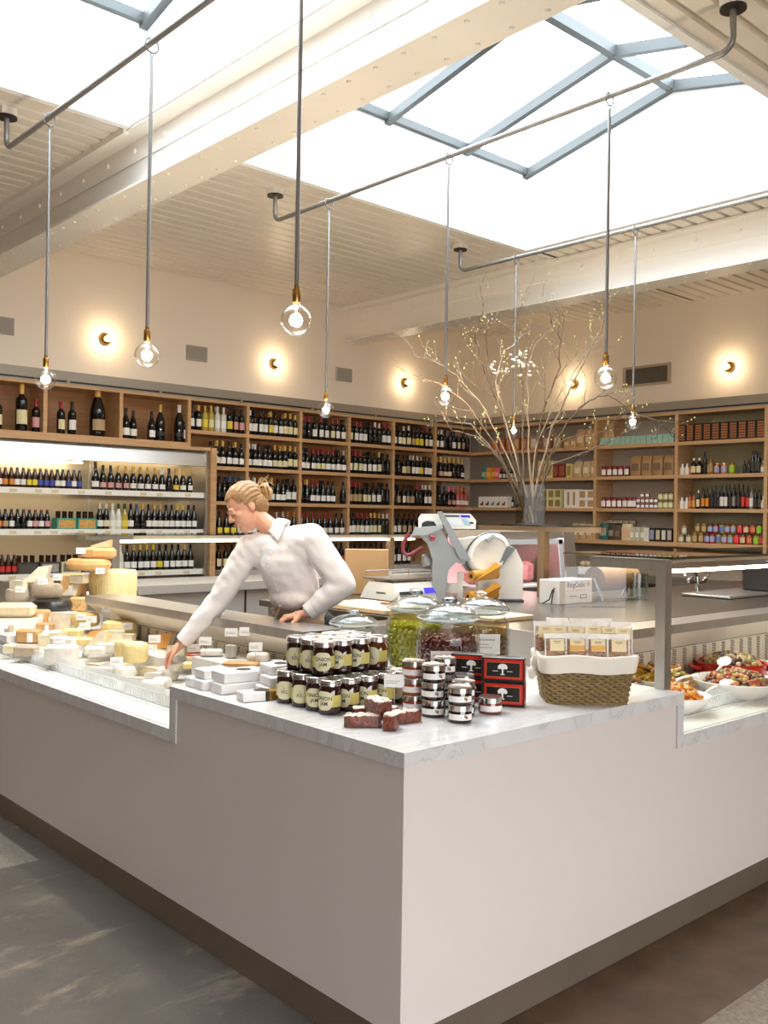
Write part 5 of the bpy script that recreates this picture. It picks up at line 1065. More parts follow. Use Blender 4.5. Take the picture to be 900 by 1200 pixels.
CH = [
 ('log_white', 2.204, 4.028, 0.79, 0.117, 0.062, 'plump white paper-wrapped round nearest the marble step'),
 ('tri_white', 2.179, 4.184, 0.79, 0.078, 0.056, 'small white triangular cheese with a dark dot, beside the plump round'),
 ('wheel_white', 2.277, 4.466, 0.79, 0.109, 0.063, 'white wheel with a little red label'),
 ('log_ash', 2.182, 4.538, 0.79, 0.14, 0.063, 'ash grey goat cheese log lying at the front'),
 ('log_ash', 2.161, 4.371, 0.79, 0.038, 0.034, 'tiny ash coated stub beside the goat log'),
 ('wheel_white', 2.424, 4.292, 0.79, 0.113, 0.067, "white wrapped round under the saleswoman's fingers"),
 ('wedge_brie', 2.417, 4.456, 0.79, 0.134, 0.048, 'brie wedge with its cut side showing in front of the hand'),
 ('slab_white', 2.182, 4.8, 0.79, 0.136, 0.037, 'flat white slab of cheese lying behind the clear riser'),
 ('block_white', 2.4, 4.995, 0.79, 0.135, 0.048, 'long bloomy white block behind the goat log'),
 ('block_white', 2.357, 5.065, 0.79, 0.063, 0.061, 'white block standing left of the long bloomy block'),
 ('block_white', 2.491, 4.928, 0.79, 0.116, 0.056, 'white block with a dark underside next to the tall round'),
 ('wheel_cream', 2.582, 4.822, 0.79, 0.125, 0.073, 'tall bloomy round carrying two price cards'),
 ('block_white', 2.309, 4.879, 0.86, 0.103, 0.042, 'pale block on the second tier, left one'),
 ('block_white', 2.403, 4.888, 0.86, 0.142, 0.06, 'pale block on the second tier, right one with grey veins'),
 ('wheel_yellow', 2.357, 4.511, 0.86, 0.134, 0.104, 'yellow wheel slice with thin rind in the middle of the pile'),
 ('wheel_yellow', 2.392, 4.703, 0.86, 0.101, 0.091, 'yellow half round left of the middle slice'),
 ('wedge_pale', 2.627, 4.693, 0.84, 0.104, 0.055, "pale wedge just behind the saleswoman's fingers"),
 ('wheel_yellow', 2.621, 5.202, 0.89, 0.223, 0.105, 'smooth yellow wheel under a pale wedge, against the back panel'),
 ('wedge_pale', 2.687, 5.337, 0.985, 0.13, 0.052, 'pale wedge lying on top of the smooth yellow wheel'),
 ('wedge_orange', 2.604, 4.729, 0.89, 0.147, 0.086, 'cut wedge with glowing orange face and pale rind'),
 ('wedge_pale', 2.452, 4.958, 0.91, 0.106, 0.061, 'pale wedge in front of the smooth yellow wheel'),
 ('wedge_yellow', 2.349, 4.955, 0.89, 0.123, 0.094, 'long leaning yellow wedge left of the pale one'),
 ('wheel_gold', 2.566, 5.558, 0.93, 0.169, 0.086, 'golden wheel with two price cards at the end of the rail'),
 ('block_brown', 2.39, 5.823, 0.9, 0.112, 0.12, 'upright brown rind block'),
 ('block_brown', 2.209, 5.541, 0.86, 0.131, 0.077, 'brown rind block with a paper wrap, in front of the upright one'),
 ('block_brown', 2.395, 5.754, 0.88, 0.096, 0.067, 'brown block behind the wrapped one'),
 ('block_grey', 2.168, 5.806, 0.86, 0.094, 0.089, 'grey rind wedge at the left edge'),
 ('block_cream', 2.239, 5.804, 0.86, 0.105, 0.076, 'pale cream block beside the grey rind wedge'),
 ('wedge_yellow', 2.247, 5.336, 0.86, 0.148, 0.084, 'yellow wedge pointing down towards the riser'),
 ('wedge_pale', 2.496, 5.748, 0.9, 0.161, 0.106, 'long pale wedge leaning in the middle of the far tier'),
 ('slab_white', 2.209, 5.062, 0.88, 0.128, 0.064, 'white loaf shaped cheese lying on a block'),
 ('block_white', 2.138, 4.917, 0.82, 0.165, 0.099, 'big white block with peeling paper behind the riser'),
 ('block_grey', 2.083, 5.259, 0.82, 0.124, 0.065, 'grey crusted block low behind the riser'),
 ('block_cream', 2.056, 5.439, 0.82, 0.068, 0.053, 'small pale block low at the left edge behind the riser'),
 ('wedge_orange', 2.464, 5.222, 0.9, 0.11, 0.049, 'orange cut wedge behind the white blocks'),
 ('slab_yellow', 2.314, 5.064, 0.89, 0.134, 0.043, 'flat yellow slab under the orange cut wedge'),
 ('slab_yellow', 2.397, 5.363, 0.89, 0.121, 0.055, 'flat yellow slab left of the orange cut wedge'),
 ('wheel_gold', 2.27, 5.051, 0.8, 0.038, 0.026, 'tiny orange brown cheese beside the goat log'),
 ('wheel_black', 2.547, 6.029, 0.98, 0.263, 0.085, 'large shiny black waxed wheel'),
 ('half_round', 2.534, 6.069, 1.067, 0.213, 0.101, 'standing half round with half grey, half ivory face, on the black wheel'),
 ('half_round', 2.377, 6.172, 1.05, 0.151, 0.08, 'smaller cut round with grey and ivory face at the far left'),
 ('wedge_pale', 2.418, 6.265, 1.12, 0.108, 0.056, 'pale wedge on the smaller cut round at the far left'),
 ('oblong_film', 2.249, 5.862, 0.98, 0.233, 0.086, 'oblong cheese in clear film at the far left'),
 ('wedge_tall', 2.507, 6.218, 1.165, 0.148, 0.113, 'tall ivory triangle standing on the half round'),
 ('wedge_pale', 2.523, 6.243, 1.14, 0.194, 0.046, 'flat pale wedge under the tall ivory triangle'),
 ('block_orange', 2.713, 5.984, 0.98, 0.107, 0.092, 'orange block at the foot of the far stack'),
 ('block_orange', 2.787, 6.232, 1.06, 0.153, 0.148, 'orange crusted block in the far stack'),
 ('wedge_wrap', 2.721, 6.138, 1.07, 0.115, 0.088, 'small wrapped wedge leaning against the orange crusted block'),
 ('wedge_pale', 2.748, 6.067, 1.16, 0.115, 0.052, 'cream wedge in the hollow of the orange half round'),
 ('glass_pot', 2.55, 3.9, 0.945, 0.075, 0.057, 'small glass pot of white cheese behind the white parcels'),
 ('wheel_white', 2.55, 3.67, 0.945, 0.108, 0.047, 'white mould round behind the white parcels'),
 ('slab_white', 2.5, 4.0, 0.945, 0.109, 0.03, 'flat cream slab left of the glass pot'),
 ('wheel_red', 2.5, 4.14, 0.9, 0.103, 0.031, "low round with red rim beside the saleswoman's wrist"),
 ('slab_yellow', 2.45, 4.1, 0.87, 0.084, 0.034, 'small yellow edged cheese in front of the red rimmed round'),
 ('wheel_white', 2.45, 4.26, 0.84, 0.095, 0.039, "white disc below the saleswoman's fingers"),
 ('slab_nut', 2.45, 3.66, 0.942, 0.157, 0.018, 'flat nutty cracker slab behind the parcels'),
 ('block_white', 2.55, 3.52, 0.945, 0.055, 0.032, 'small white block near the jam jars'),
]

for c in CH: cheese(*c)
for i, (x, y, z, w, h, k) in enumerate(((2.16, 3.62, .79, .09, .05, 'wheel_white'), (2.14, 3.78, .79, .08, .035, 'wedge_brie'), (2.30, 3.72, .79, .10, .05, 'block_white'), (2.33, 3.88, .79, .11, .055, 'wheel_cream'), (2.36, 3.56, .79, .09, .06, 'block_white'), (2.20, 4.68, .79, .10, .03, 'slab_white'),
    (2.30, 4.12, .79, .09, .05, 'wheel_white'), (2.33, 4.27, .79, .08, .05, 'tri_white'), (2.55, 4.42, .89, .10, .05, 'wedge_pale'), (2.34, 4.60, .79, .10, .05, 'wheel_cream'), (2.20, 4.66, .82, .09, .03, 'wedge_brie'), (2.13, 3.47, .79, .10, .045, 'wheel_cream'), (2.55, 5.02, .89, .12, .05, 'wedge_pale'), (2.28, 5.45, .858, .10, .06, 'block_cream'))):
    cheese(k, x, y, z, w, h, f'small pale cheese, {ordi(i)} of the loose ones lying between the larger cheeses')
# parmesan drum and the stack beside it
t = thing('parmesan_cheese', 'tall pale straw coloured half drum of hard cheese with ridged rind, beside the steel rail', 'cheese', (3.0, 6.07, 1.052), CAM, 'cheeses in the long case')
b = MB(); pr = [(.001, 0), (.145, 0), (.155, .01), (.162, .09), (.155, .178), (.145, .188), (.001, .192)]; b.lathe(pr, 48, cap=False); b.jitter(.0015); b.build('paste_body', cm_('parmesan', 'efdba2', .12), t, ang=50)
b = MB()
for i in range(26):
    a = -PI*.95+i*PI*.9/25; b.tube([(.1565*math.cos(a), .1565*math.sin(a), .012), (.1635*math.cos(a), .1635*math.sin(a), .09), (.1565*math.cos(a), .1565*math.sin(a), .176)], .0024, 5)
b.build('rind_ridges', cm_('parmesan_rind', 'ead49c'), t)
o = MB(); wheel_mesh(o, .30, .078, 0, PI*.95, 2*PI+.15, .45); o.v = [(p[0], p[1]*.62, p[2]) for p in o.v]; o = o.build('cheese_half', [CM('orange'), CM('gold')], None, (2.80, 6.03, 1.246), CAM); tag(o, 'orange half round lying across the parmesan drum, lower of the two', 'cheese', 'cheeses in the long case')
o = MB().rbox(-.105, .105, -.06, .06, 0, .072, .018).jitter(.002).build('cheese_block', CM('orange'), None, (2.86, 6.0, 1.326), CAM+.1); tag(o, 'tan rounded block on top of the orange half round', 'cheese', 'cheeses in the long case')
MB().box(-.105, -.03, -.062, -.059, .008, .060).build('darker_rind', CM('brown'), o, smooth=False)
b = MB(); wedge_mesh(b, .13, .05, .09); b.v = [(p[0], p[1], p[2]*(.2+.8*(p[0]+.065)/.13)) for p in b.v]; o = b.build('cheese_wedge', [CM('pale'), CM('orange')], None, (2.87, 6.0, 1.40), CAM); tag(o, 'thin wedge at the very top of the far cheese stack', 'cheese', 'cheeses in the long case')
# white display steps under the far cheeses
t = [q for q in C.objects if q.name == 'cheese_case'][0]
for nme, bx in (('a', (2.42, 2.69, 3.37, 4.05, .79, .94)), ('b', (2.44, 2.69, 4.40, 5.62, .79, .888)), ('c', (2.10, 2.44, 4.84, 5.30, .79, .818)), ('d', (2.10, 2.44, 5.30, 5.70, .79, .858)), ('e', (2.28, 2.80, 5.62, 5.78, .79, .898)), ('f', (2.12, 2.83, 5.78, 6.60, .79, .978)), ('g', (2.835, 3.17, 5.64, 6.62, .0, 1.05))):
    MB().box(*bx).build('display_step', DECKW, t, smooth=False)
# price cards among the cheeses
def pcard(x, y, z, w=.05, h=.034, lab='', rz=0, pin=.06): card(x, y, z, w, h, None, lab, rz, pin, -.1)
for (x, y, z, rz, pin, lab) in ((2.60, 5.33, .99, .2, .05, 'white price card standing on a pin behind the pale wedge on the yellow wheel'), (2.60, 5.08, .90, 0, .055, 'price card leaning on the smooth yellow wheel'), (2.50, 5.48, .94, 0, .04, 'left price card on the golden wheel'), (2.53, 5.40, .93, .1, .04, 'right price card on the golden wheel'),
      (2.52, 4.74, .80, -.2, .05, 'left price card in front of the tall bloomy round'), (2.53, 4.66, .81, .1, .07, 'right price card on the tall bloomy round'), (2.21, 4.42, .82, .4, .05, 'grey looking price card on the white wheel with the red label'), (2.16, 5.00, .86, .3, .06, 'price card on a pin in the big white block'),
      (2.35, 5.10, .90, .2, .07, 'price card on a pin behind the long bloomy block'), (2.5, 4.17, .88, 0, .06, 'price card in front of the saleswoman\'s wrist'), (2.45, 3.98, .95, -.1, .05, 'price card left of the saleswoman\'s sleeve'), (2.52, 3.86, .95, 0, .10, 'left card on a tall pin in front of the steel rail'), (2.55, 3.78, .95, 0, .11, 'right card on a tall pin in front of the steel rail'),
      (2.44, 4.46, .90, .1, .06, 'price card beside the orange faced wedge'), (2.5, 3.62, .95, .2, .06, 'card behind the white mould round'), (2.32, 5.98, 1.08, 0, .04, 'price card on the cut round at the far left'), (2.44, 5.92, 1.14, .1, .03, 'price card on the standing half round'), (2.55, 5.95, 1.15, -.1, .04, 'tilted price card left of the orange stack'),
      (2.80, 5.86, 1.20, 0, .03, 'price card on the parmesan drum'), (2.72, 5.98, 1.33, .1, .03, 'price card on the tan block'), (2.12, 5.72, .87, .5, .06, 'price card at the left edge above the riser')):
    pcard(x, y, z, .062, .04, lab, rz, pin)

# ================================================================ ANTIPASTI BOWLS
CER = mat('white_ceramic', 'f2eee8', .15); REDC = mat('red_enamel', 'b3231c', .15)
def bowl(x, y, z, r, h, m, label, shape='bowl'):
    t = thing('serving_bowl' if shape != 'casserole' else 'casserole_dish', label, 'bowl', (x, y, z), CAM)
    if shape == 'casserole':
        MB().lathe([(r*.9, 0), (r*.97, .008), (r, h*.5), (r, h), (r*1.03, h+.003), (r*1.02, h+.008), (r*.96, h+.004), (r*.95, h*.4), (r*.001, h*.35)], 40, cap=False).build('dish_body', m, t, ang=50)
        b = MB()
        for s in (-1, 1): b.tube([(s*r*.98, -.05, h*.75), (s*(r+.035), -.03, h*.78), (s*(r+.035), .03, h*.78), (s*r*.98, .05, h*.75)], .010, 8)
        b.build('side_handle', m, t)
    else: MB().lathe([(r*.45, 0), (r*.5, .006), (r*.78, h*.45), (r, h), (r*.99, h+.004), (r*.95, h), (r*.72, h*.5), (.001, h*.3)], 40, cap=False).build('bowl_body', m, t, ang=60)
    return t
def heap(name, x, y, z, r, top, n, cols, kind, label, cat, seed, size=.014):
    rr = random.Random(seed); b = MB()
    for i in range(n):
        q = r*math.sqrt(rr.random()); a = rr.uniform(0, 2*PI); hz = top*(1-(q/r)**2)**.8+rr.uniform(-.006, .004); mi = rr.randrange(len(cols))
        b.M = Matrix.Translation((q*math.cos(a), q*math.sin(a), hz)) @ Matrix.Rotation(rr.uniform(0, 6.3), 4, 'Z') @ Matrix.Rotation(rr.uniform(-.5, .5), 4, 'X'); s = size*rr.uniform(.75, 1.25)
        if kind == 'olive': b.ball((0, 0, 0), s, 8, sx=1.35, mi=mi)
        elif kind == 'strip': b.tube([(-s*2.5, 0, 0), (0, s*.7, s*.8), (s*2.6, 0, s*.1)], s*.4, 6, mi)
        elif kind == 'stem': b.tube([(-s*4.2, 0, -s*.6), (-s, s*.4, s*.4), (s*3.4, 0, s*1.3)], s*.30, 6, mi, rads=[s*.15, s*.35, s*.5]); b.ball((s*3.6, 0, s*1.4), s*.6, 7, mi=mi)
        else: b.ball((0, 0, 0), s, 7, sx=1.1, sz=.7, mi=mi)
    b.lathe([(r, -.01), (r*.8, top*.35), (r*.4, top*.75), (.001, top*.9)], 24, (0, 0, 0), 0, cap=False) if 0 else None
    b.M = Matrix.Identity(4); b.lathe([(r*.97, -.004), (r*.75, top*.40), (r*.4, top*.75), (.001, top*.88)], 24, mi=0, cap=False)
    o = b.build(name, cols, None, (x, y, z)); return tag(o, label, cat, None, 'stuff')
def FM(n, c): return mat(n, c, .3, noise=.3, nscale=60, coat=.3)
bowl(4.73, 2.455, .79, .175, .105, REDC, 'round red enamel dish full of mixed olives', 'casserole')
heap('mixed_olives', 4.73, 2.455, .79+.085, .16, .065, 210, [FM('olive_tan', 'a9824e'), FM('olive_purple', '5a3a34'), FM('olive_green2', '8f8a4a'), FM('olive_pale', 'c2a878')], 'olive', 'mixed olives heaped in the red dish', 'olives', 1, .0155)
bowl(4.36, 2.235, .79, .215, .085, CER, 'wide shallow white bowl of mixed antipasti at the front right')
heap('nut_salad', 4.36, 2.235, .79+.066, .148, .060, 230, [FM('salad_brown', '9a5a30'), FM('salad_dark', '5c2f20'), FM('salad_tan', 'c98a4a'), FM('salad_green', '8a8a34'), FM('salad_red', 'a8442a')], 'olive', 'glossy brown and orange antipasti heaped in the wide white bowl', 'salad', 2, .015)
bowl(3.815, 2.235, .79, .15, .075, CER, 'white bowl of orange antipasti beside the steel post')
heap('orange_salad', 3.815, 2.235, .79+.058, .108, .062, 220, [FM('orange_food', 'e08a22'), FM('orange_food2', 'c8641c'), FM('orange_food3', 'eeb048')], 'lump', 'orange chopped vegetables heaped in the white bowl by the post', 'salad', 3, .012)
bowl(4.03, 2.46, .79, .145, .095, CER, 'white bowl of yellow pickled vegetables behind the orange one')
heap('yellow_pickles', 4.03, 2.46, .79+.078, .11, .055, 90, [FM('pickle_yellow', 'd9a422'), FM('pickle_green', '9a9a34'), FM('pickle_gold', 'b8802a'), FM('pickle_brown', '8a5a2c')], 'stem', 'long yellow and green pickles with stems piled in the white bowl', 'pickles', 4, .017)
bowl(3.70, 2.47, .79, .125, .085, CER, 'white bowl of dark dried strips, left of the steel post')
heap('dried_strips', 3.70, 2.47, .79+.068, .09, .06, 80, [FM('strip_brown', '7a4a32'), FM('strip_tan', 'a8764e'), FM('strip_pale', 'c9a078')], 'stem', 'brown dried strips piled in the bowl left of the post', 'antipasti', 5, .015)
def spoon(x, y, z, rz, tilt, label):
    t = thing('serving_spoon', label, 'spoon', (x, y, z), rz); t.rotation_euler.y = tilt
    MB().ball((0, 0, 0), .036, 14, sx=1.25, sz=.28).build('spoon_head', CER, t); MB().tube([(-.035, 0, .0), (-.11, 0, .012), (-.20, 0, .004)], .0065, 8, rads=[.008, .006, .008]).build('spoon_handle', CER, t)
spoon(4.235, 2.215, .882, CAM+.55, -.30, 'white spoon resting on the front edge of the wide white bowl'); spoon(4.55, 2.40, .925, CAM+.9, -.45, 'white spoon leaning out of the red dish of olives'); spoon(3.93, 2.36, .885, CAM+3.6, .1, 'white spoon lying in the bowl of yellow pickles')
o = MB().lathe([(.07, 0), (.10, .05), (.105, .07), (.095, .07), (.06, .015), (.001, .01)], 28, cap=False).build('serving_bowl', CER, None, (5.12, 2.45, .79)); tag(o, 'white bowl just entering at the right edge behind the red dish', 'bowl')

# ================================================================ THINGS ON THE WORK COUNTER
WZ = 1.12
t = thing('deli_scale', 'white digital counter scale with blue display', 'scale', (3.79, 4.05, WZ))
b = MB(); W_, D_, H_ = .36, .33, .125
b.rings([[(0.012, -.005, .012), (W_, -.005, .012), (W_, D_, .012), (0.012, D_, .012)], [(0, 0, .02), (W_, 0, .02), (W_, D_, .02), (0, D_, .02)], [(0, .01, .075), (W_, .01, .075), (W_, D_-.04, .085), (0, D_-.04, .085)], [(.0, .035, H_), (W_, .035, H_), (W_, D_-.08, H_), (.0, D_-.08, H_)]])
b.build('housing', WHITE_PL, t, smooth=False)
b = MB()
for x in (.03, W_-.03):
    for y in (.03, D_-.04): b.cyl((x, y, 0), .015, .014, 10)
b.build('foot', BLACK, t)
b = MB(); b.box(.03, .22, -.0015+.0, .004, .055, .10, 0); b.box(.235, .335, -.0015, .004, .058, .105, 1); b.v = [(p[0], p[1]+.012+(p[2]-.075)*.5 if p[2] > .075 else p[1]+.002, p[2]) for p in b.v]
b.build('display', [mat('lcd_dark', '2c3a3a', .2), emis('lcd_blue', '5a50e8', .9)], t, smooth=False)
b = MB(); b.box(-.01, W_+.01, .03, D_-.03, .140, .148); [b.cyl((x, y, .12), .006, .022, 8) for x in (.05, W_-.05) for y in (.07, D_-.08)]; b.build('weighing_plate', STEEL_D, t, smooth=False)
b = MB(); [b.tube([(x, y, .148), (x, y, .185)], .003, 6) for x in (.0, W_) for y in (.05, D_-.05)]; b.tube([(0, .05, .185), (W_, .05, .185)], .003, 6); b.tube([(0, D_-.05, .185), (W_, D_-.05, .185)], .003, 6); b.build('guard_rail', CHROME, t)
MB().box(-.0015, 0, .10, .18, .055, .066).build('side_vent', STEEL_D, t, smooth=False)

# slicer: built facing the customer, x to the right, z up (metres)
SX, SY = 4.36, 3.97
t = thing('meat_slicer', 'large white and grey meat slicer with a round blade guard, red handle and price display', 'slicer', (SX, SY, WZ), CAM)
def sx_(px): return (px-560)/189
def sz_(py): return (706-py)/189
def sp_(X, Y): return (sx_(480+X/6.43), sz_(600+Y/6.43))
GREYP = mat('slicer_grey', '9ea3a3', .35, .2); GREYD = mat('slicer_dark', '5f6263', .35, .3); MAR = mat('handle_maroon', '8c3a44', .3)
def vprism(poly, y0, y1, name, m, par, ang=30):
    pts = [sp_(*p) for p in poly]; return MB().rings([[(p[0], y0, p[1]) for p in pts], [(p[0], y1, p[1]) for p in pts]]).build(name, m, par, ang=ang)
vprism([(205, 680), (200, 360), (165, 250), (110, 200), (95, 140), (255, 128), (330, 250), (450, 360), (440, 398), (375, 385), (325, 440), (305, 530), (302, 680)], -.10, .06, 'support_column', GREYP, t)
vprism([(48, 190), (75, 132), (270, 112), (275, 130), (150, 185)], -.13, .08, 'meat_tray', mat('tray_grey', 'a3a8aa', .35, .3), t)
vprism([(228, 10), (262, 5), (480, 360), (445, 372), (395, 350)], -.15, -.11, 'carriage_plate', mat('plate_grey', '8d9294', .35, .3), t)
MB().box(sx_(519), sx_(549), -.16, -.145, 0, 0) if 0 else None
vprism([(98, 62), (120, 28), (255, 25), (300, 110), (100, 132)], .0, .10, 'motor_cover', WHITE_PL, t)
vprism([(120, 128), (125, 95), (160, 78), (215, 85), (240, 122)], -.005, .0, 'cover_opening', BLACK, t)
hd = vprism([(262, 22), (478, 22), (522, 72), (518, 135), (335, 135)], -.10, .05, 'display_head', WHITE_PL, t)
vprism([(280, 32), (392, 32), (402, 48), (290, 48)], -.1025, -.1005, 'printed_strip', mat('lcd_dark', '2c3a3a', .2), hd)
vprism([(400, 32), (470, 32), (482, 50), (412, 50)], -.1025, -.1005, 'blue_display', emis('lcd_blue2', '4a48c8', .8), hd)
vprism([(300, 60), (400, 60), (430, 108), (335, 112)], -.1025, -.1005, 'key_panel', mat('keypad_pale', 'dfeef2', .3), hd); vprism([(408, 60), (455, 62), (482, 108), (436, 108)], -.1025, -.1005, 'key_panel', mat('keypad_blue', '9accdc', .3), hd)
vprism([(470, 82), (498, 82), (504, 96), (476, 96)], -.1025, -.1005, 'switch', BLACK, hd)
b = MB(); hp = [sp_(-5+35, 172), sp_(-15, 240), sp_(-18, 310), sp_(10, 338), sp_(45, 330), sp_(130, 275)]; b.tube([(p[0], -.08, p[1]) for p in hp], .013, 10); b.build('handle', MAR, t)
kx, kz = sp_(203, 200); b = MB(); b.tube([(kx-.018, -.12, kz+.004), (kx+.012, -.125, kz-.002)], .011, 10); b.tube([(kx-.006, -.12, kz), (kx-.004, -.125, kz-.022)], .009, 8); b.build('red_knob', mat('knob_red', 'b84a58', .3), t)
kx, kz = sp_(160, 375); b = MB(); b.M = Matrix.Translation((kx, -.03, kz)) @ Matrix.Rotation(-.3, 4, 'Y'); b.lathe([(.014, -.045), (.036, -.035), (.034, .0), (.02, .035), (.01, .04)], 18); b.build('grey_knob', GREYP, t)
vprism([(385, 220), (470, 210), (530, 195), (700, 195), (760, 225), (790, 260), (845, 280), (905, 400), (905, 662), (700, 688), (560, 690), (560, 470), (480, 460), (400, 330)], .06, .20, 'main_body', WHITE_PL, t)
cx_, cz_ = sp_(625, 320); M0 = Matrix.Translation((cx_, .02, cz_)) @ Matrix.Rotation(.35, 4, 'Z') @ Matrix.Rotation(PI/2, 4, 'X')
b = MB(); b.M = M0 @ Matrix.Rotation(.5, 4, 'Z') @ Matrix.Diagonal((1.18, .92, 1, 1)); b.lathe([(.118, -.03), (.128, -.02), (.128, .022), (.118, .032), (.104, .034), (.100, .024), (.07, .020), (.001, .018)], 48); b.build('blade_guard', mat('guard_white', 'f2f2ee', .15), t, ang=50)
b = MB(); b.M = M0 @ Matrix.Rotation(.5, 4, 'Z') @ Matrix.Diagonal((1.18, .92, 1, 1)); b.torus((0, 0, -.0), .132, .006, 44, 6); b.build('guard_ring', GREYD, t)
x1, z1 = sp_(640, 200); b = MB(); b.M = Matrix.Translation((x1, -.03, z1)) @ Matrix.Rotation(-.7, 4, 'Y'); b.rbox(-.03, .03, -.02, .02, -.012, .012, .003); b.build('guard_clip', GREYP, t)
b = MB(); [b.box(sp_(X0, 0)[0], sp_(X1, 0)[0], -.05, -.02, sp_(0, Y1)[1], sp_(0, Y0)[1]) for X0, X1, Y0, Y1 in ((395, 435, 460, 690), (285, 410, 545, 615))]; b.box(sp_(395, 0)[0], sp_(640, 0)[0], -.05, .06, sp_(0, 690)[1], sp_(0, 660)[1]); b.build('base_frame', WHITE_PL, t, smooth=False)
vprism([(775, 262), (842, 280), (790, 345), (745, 400), (700, 430), (740, 340)], .02, .06, 'side_grip', GREYD, t)
b = MB(); b.box(sp_(290, 0)[0], sp_(900, 0)[0], -.02, .20, -.001, .012); b.build('foot', BLACK, t, smooth=False)
AMBF = mat('amber_film', 'd69a3c', .2, coat=.3); PAPC = mat('roll_core', '8a5a40', .6)
def film_roll(X, Y, lab, x1p, y1p):
    p = Matrix.Translation((SX, SY, WZ)) @ Matrix.Rotation(CAM, 4, 'Z'); c0 = sp_(X, Y); c1 = sp_(x1p, y1p); q = p @ Vector((c0[0], -.135, c0[1])); e = Vector((c1[0]-c0[0], .13, c1[1]-c0[1]))
    t = thing('film_roll', lab, 'roll', q, CAM); n = e.normalized()
    MB().tube([(0, 0, 0), tuple(e)], .033, 24).build('film', AMBF, t); MB().tube([tuple(-n*.002), tuple(e+n*.002)], .016, 16).build('core_tube', PAPC, t); MB().tube([tuple(-n*.003), tuple(n*.01)], .010, 12).build('core_hole', BLACK, t)
    MB().add([(e.x*.1, -.03, -.03), (e.x, e.y-.035, e.z-.025), (e.x*1.15, e.y-.036, e.z+.05), (e.x*.95, e.y-.036, e.z+.075)], [(0, 1, 2, 3)]).build('loose_film', AMBF, t, smooth=False)
film_roll(487, 482, 'upper roll of amber cling film in front of the slicer', 690, 470); film_roll(465, 635, 'lower roll of amber cling film in front of the slicer', 690, 620)
t = thing('kraft_panel', 'upright brown kraft board behind the slicer and the red handle', 'board', (4.10, 4.70, WZ), CAM); MB().rbox(-.13, .16, 0, .02, 0, .30, .004).build('panel', mat('kraft_paper', 'c99f6e', .6, noise=.08, nscale=10), t)
# labelled white box
t = thing('supply_box', 'white cardboard box printed RingCedic standing on the work counter', 'box', (4.62, 3.50, WZ))
MB().rbox(0, .335, 0, .155, 0, .148, .003).build('box_body', mat('box_white', 'ebe7e0', .6), t)
text_on(t, 'lettering', 'RingCedic', .045, face_M((.165, -.0012, .115), -90), mat('ink_navy', '2b3350', .5), bold=.0006)
b = MB(); b.box(.07, .26, -.0012, 0, .082, .085, 0); b.ball((.292, -.0005, .118), .016, 14, 0, sy=.08); b.box(.21, .275, -.0012, 0, .03, .055, 1); b.box(.215, .27, -.0016, 0, .034, .051, 2); b.box(.10, .17, -.0012, 0, .045, .049, 1)
b.build('printed_marks', [mat('box_orange', 'e8a04a', .5), mat('box_ink', '55565a', .5), mat('box_white', 'ebe7e0', .6)], t, smooth=False)
b = MB(); b.tube([(-.002, .04, .10), (-.03, .03, .05), (-.05, .02, .01)], .004, 6); b.tube([(-.002, .05, .09), (-.02, .06, .03), (-.06, .08, .006)], .004, 6); b.build('cable', BLACK, t)
# acrylic stand near the box
t = thing('acrylic_stand', 'thin clear acrylic holder standing by the white box', 'stand', (4.54, 3.40, WZ), CAM)
MB().box(0, .36, -.002, .002, 0, .24).build('panel', glass('clear_glass'), t, smooth=False); MB().box(0, .36, -.002, .06, 0, .004).build('foot', glass('clear_glass'), t, smooth=False)
# kraft paper roll
t = thing('paper_roll', 'thick roll of brown kraft paper on a grey metal stand', 'roll', (5.12, 3.60, WZ))
b = MB(); b.M = Matrix.Translation((0, 0, .135)) @ Matrix.Rotation(PI/2, 4, 'Y'); b.lathe([(.014, 0), (.075, 0), (.075, .42), (.014, .42)], 36, cap=False); b.build('kraft_paper', mat('kraft_paper', 'c99f6e', .6, noise=.08, nscale=10), t, ang=40)
b = MB(); b.M = Matrix.Translation((-.004, 0, .135)) @ Matrix.Rotation(PI/2, 4, 'Y'); b.lathe([(.014, 0), (.078, 0), (.078, .003), (.014, .003)], 36, cap=False); b.build('end_disc', mat('roll_end', '7a6654', .5, .2), t)
for x in (-.02, .44): MB().tube([(x, -.08, 0), (x, -.01, .14), (x, .01, .14), (x, .08, 0)], .009, 8).build('stand_leg', mat('stand_grey', 'b0b2b4', .3, .6), t)
MB().box(-.02, .44, -.09, -.07, .0, .012).build('cutter_bar', STEEL, t, smooth=False)
t = thing('glass_canister', 'empty clear glass canister under the lit glass shelf', 'canister', (5.41, 3.47, WZ)); MB().lathe([(.06, .0), (.068, .004), (.07, .17), (.066, .17), (.064, .01), (.001, .008)], 32, cap=False).build('glass_body', glass('canister_glass', 'eef2f1', 1.8), t)
t = thing('serving_tray', 'wide low steel tray lying on the work counter near the sink', 'tray', (5.9, 3.08, WZ)); MB().rbox(0, .85, 0, .36, 0, .022, .006).build('tray_body', STEEL_D, t)
t = thing('sink_tap', 'chrome mixer tap with two levers', 'tap', (6.62, 3.72, WZ)); b = MB(); b.tube([(0, 0, 0), (0, 0, .10)], .018, 10); b.tube([(0, 0, .09), (-.08, -.02, .14), (-.26, -.06, .15), (-.30, -.07, .12)], .011, 8); b.build('spout', CHROME, t)
for s in (-1, 1): b = MB(); b.tube([(s*.03, 0, .05), (s*.12, 0, .055)], .014, 8); b.ball((s*.12, 0, .07), .02, 8); b.tube([(s*.12, 0, .07), (s*.13, -.03, .11)], .006, 6); b.build('lever', CHROME, t)
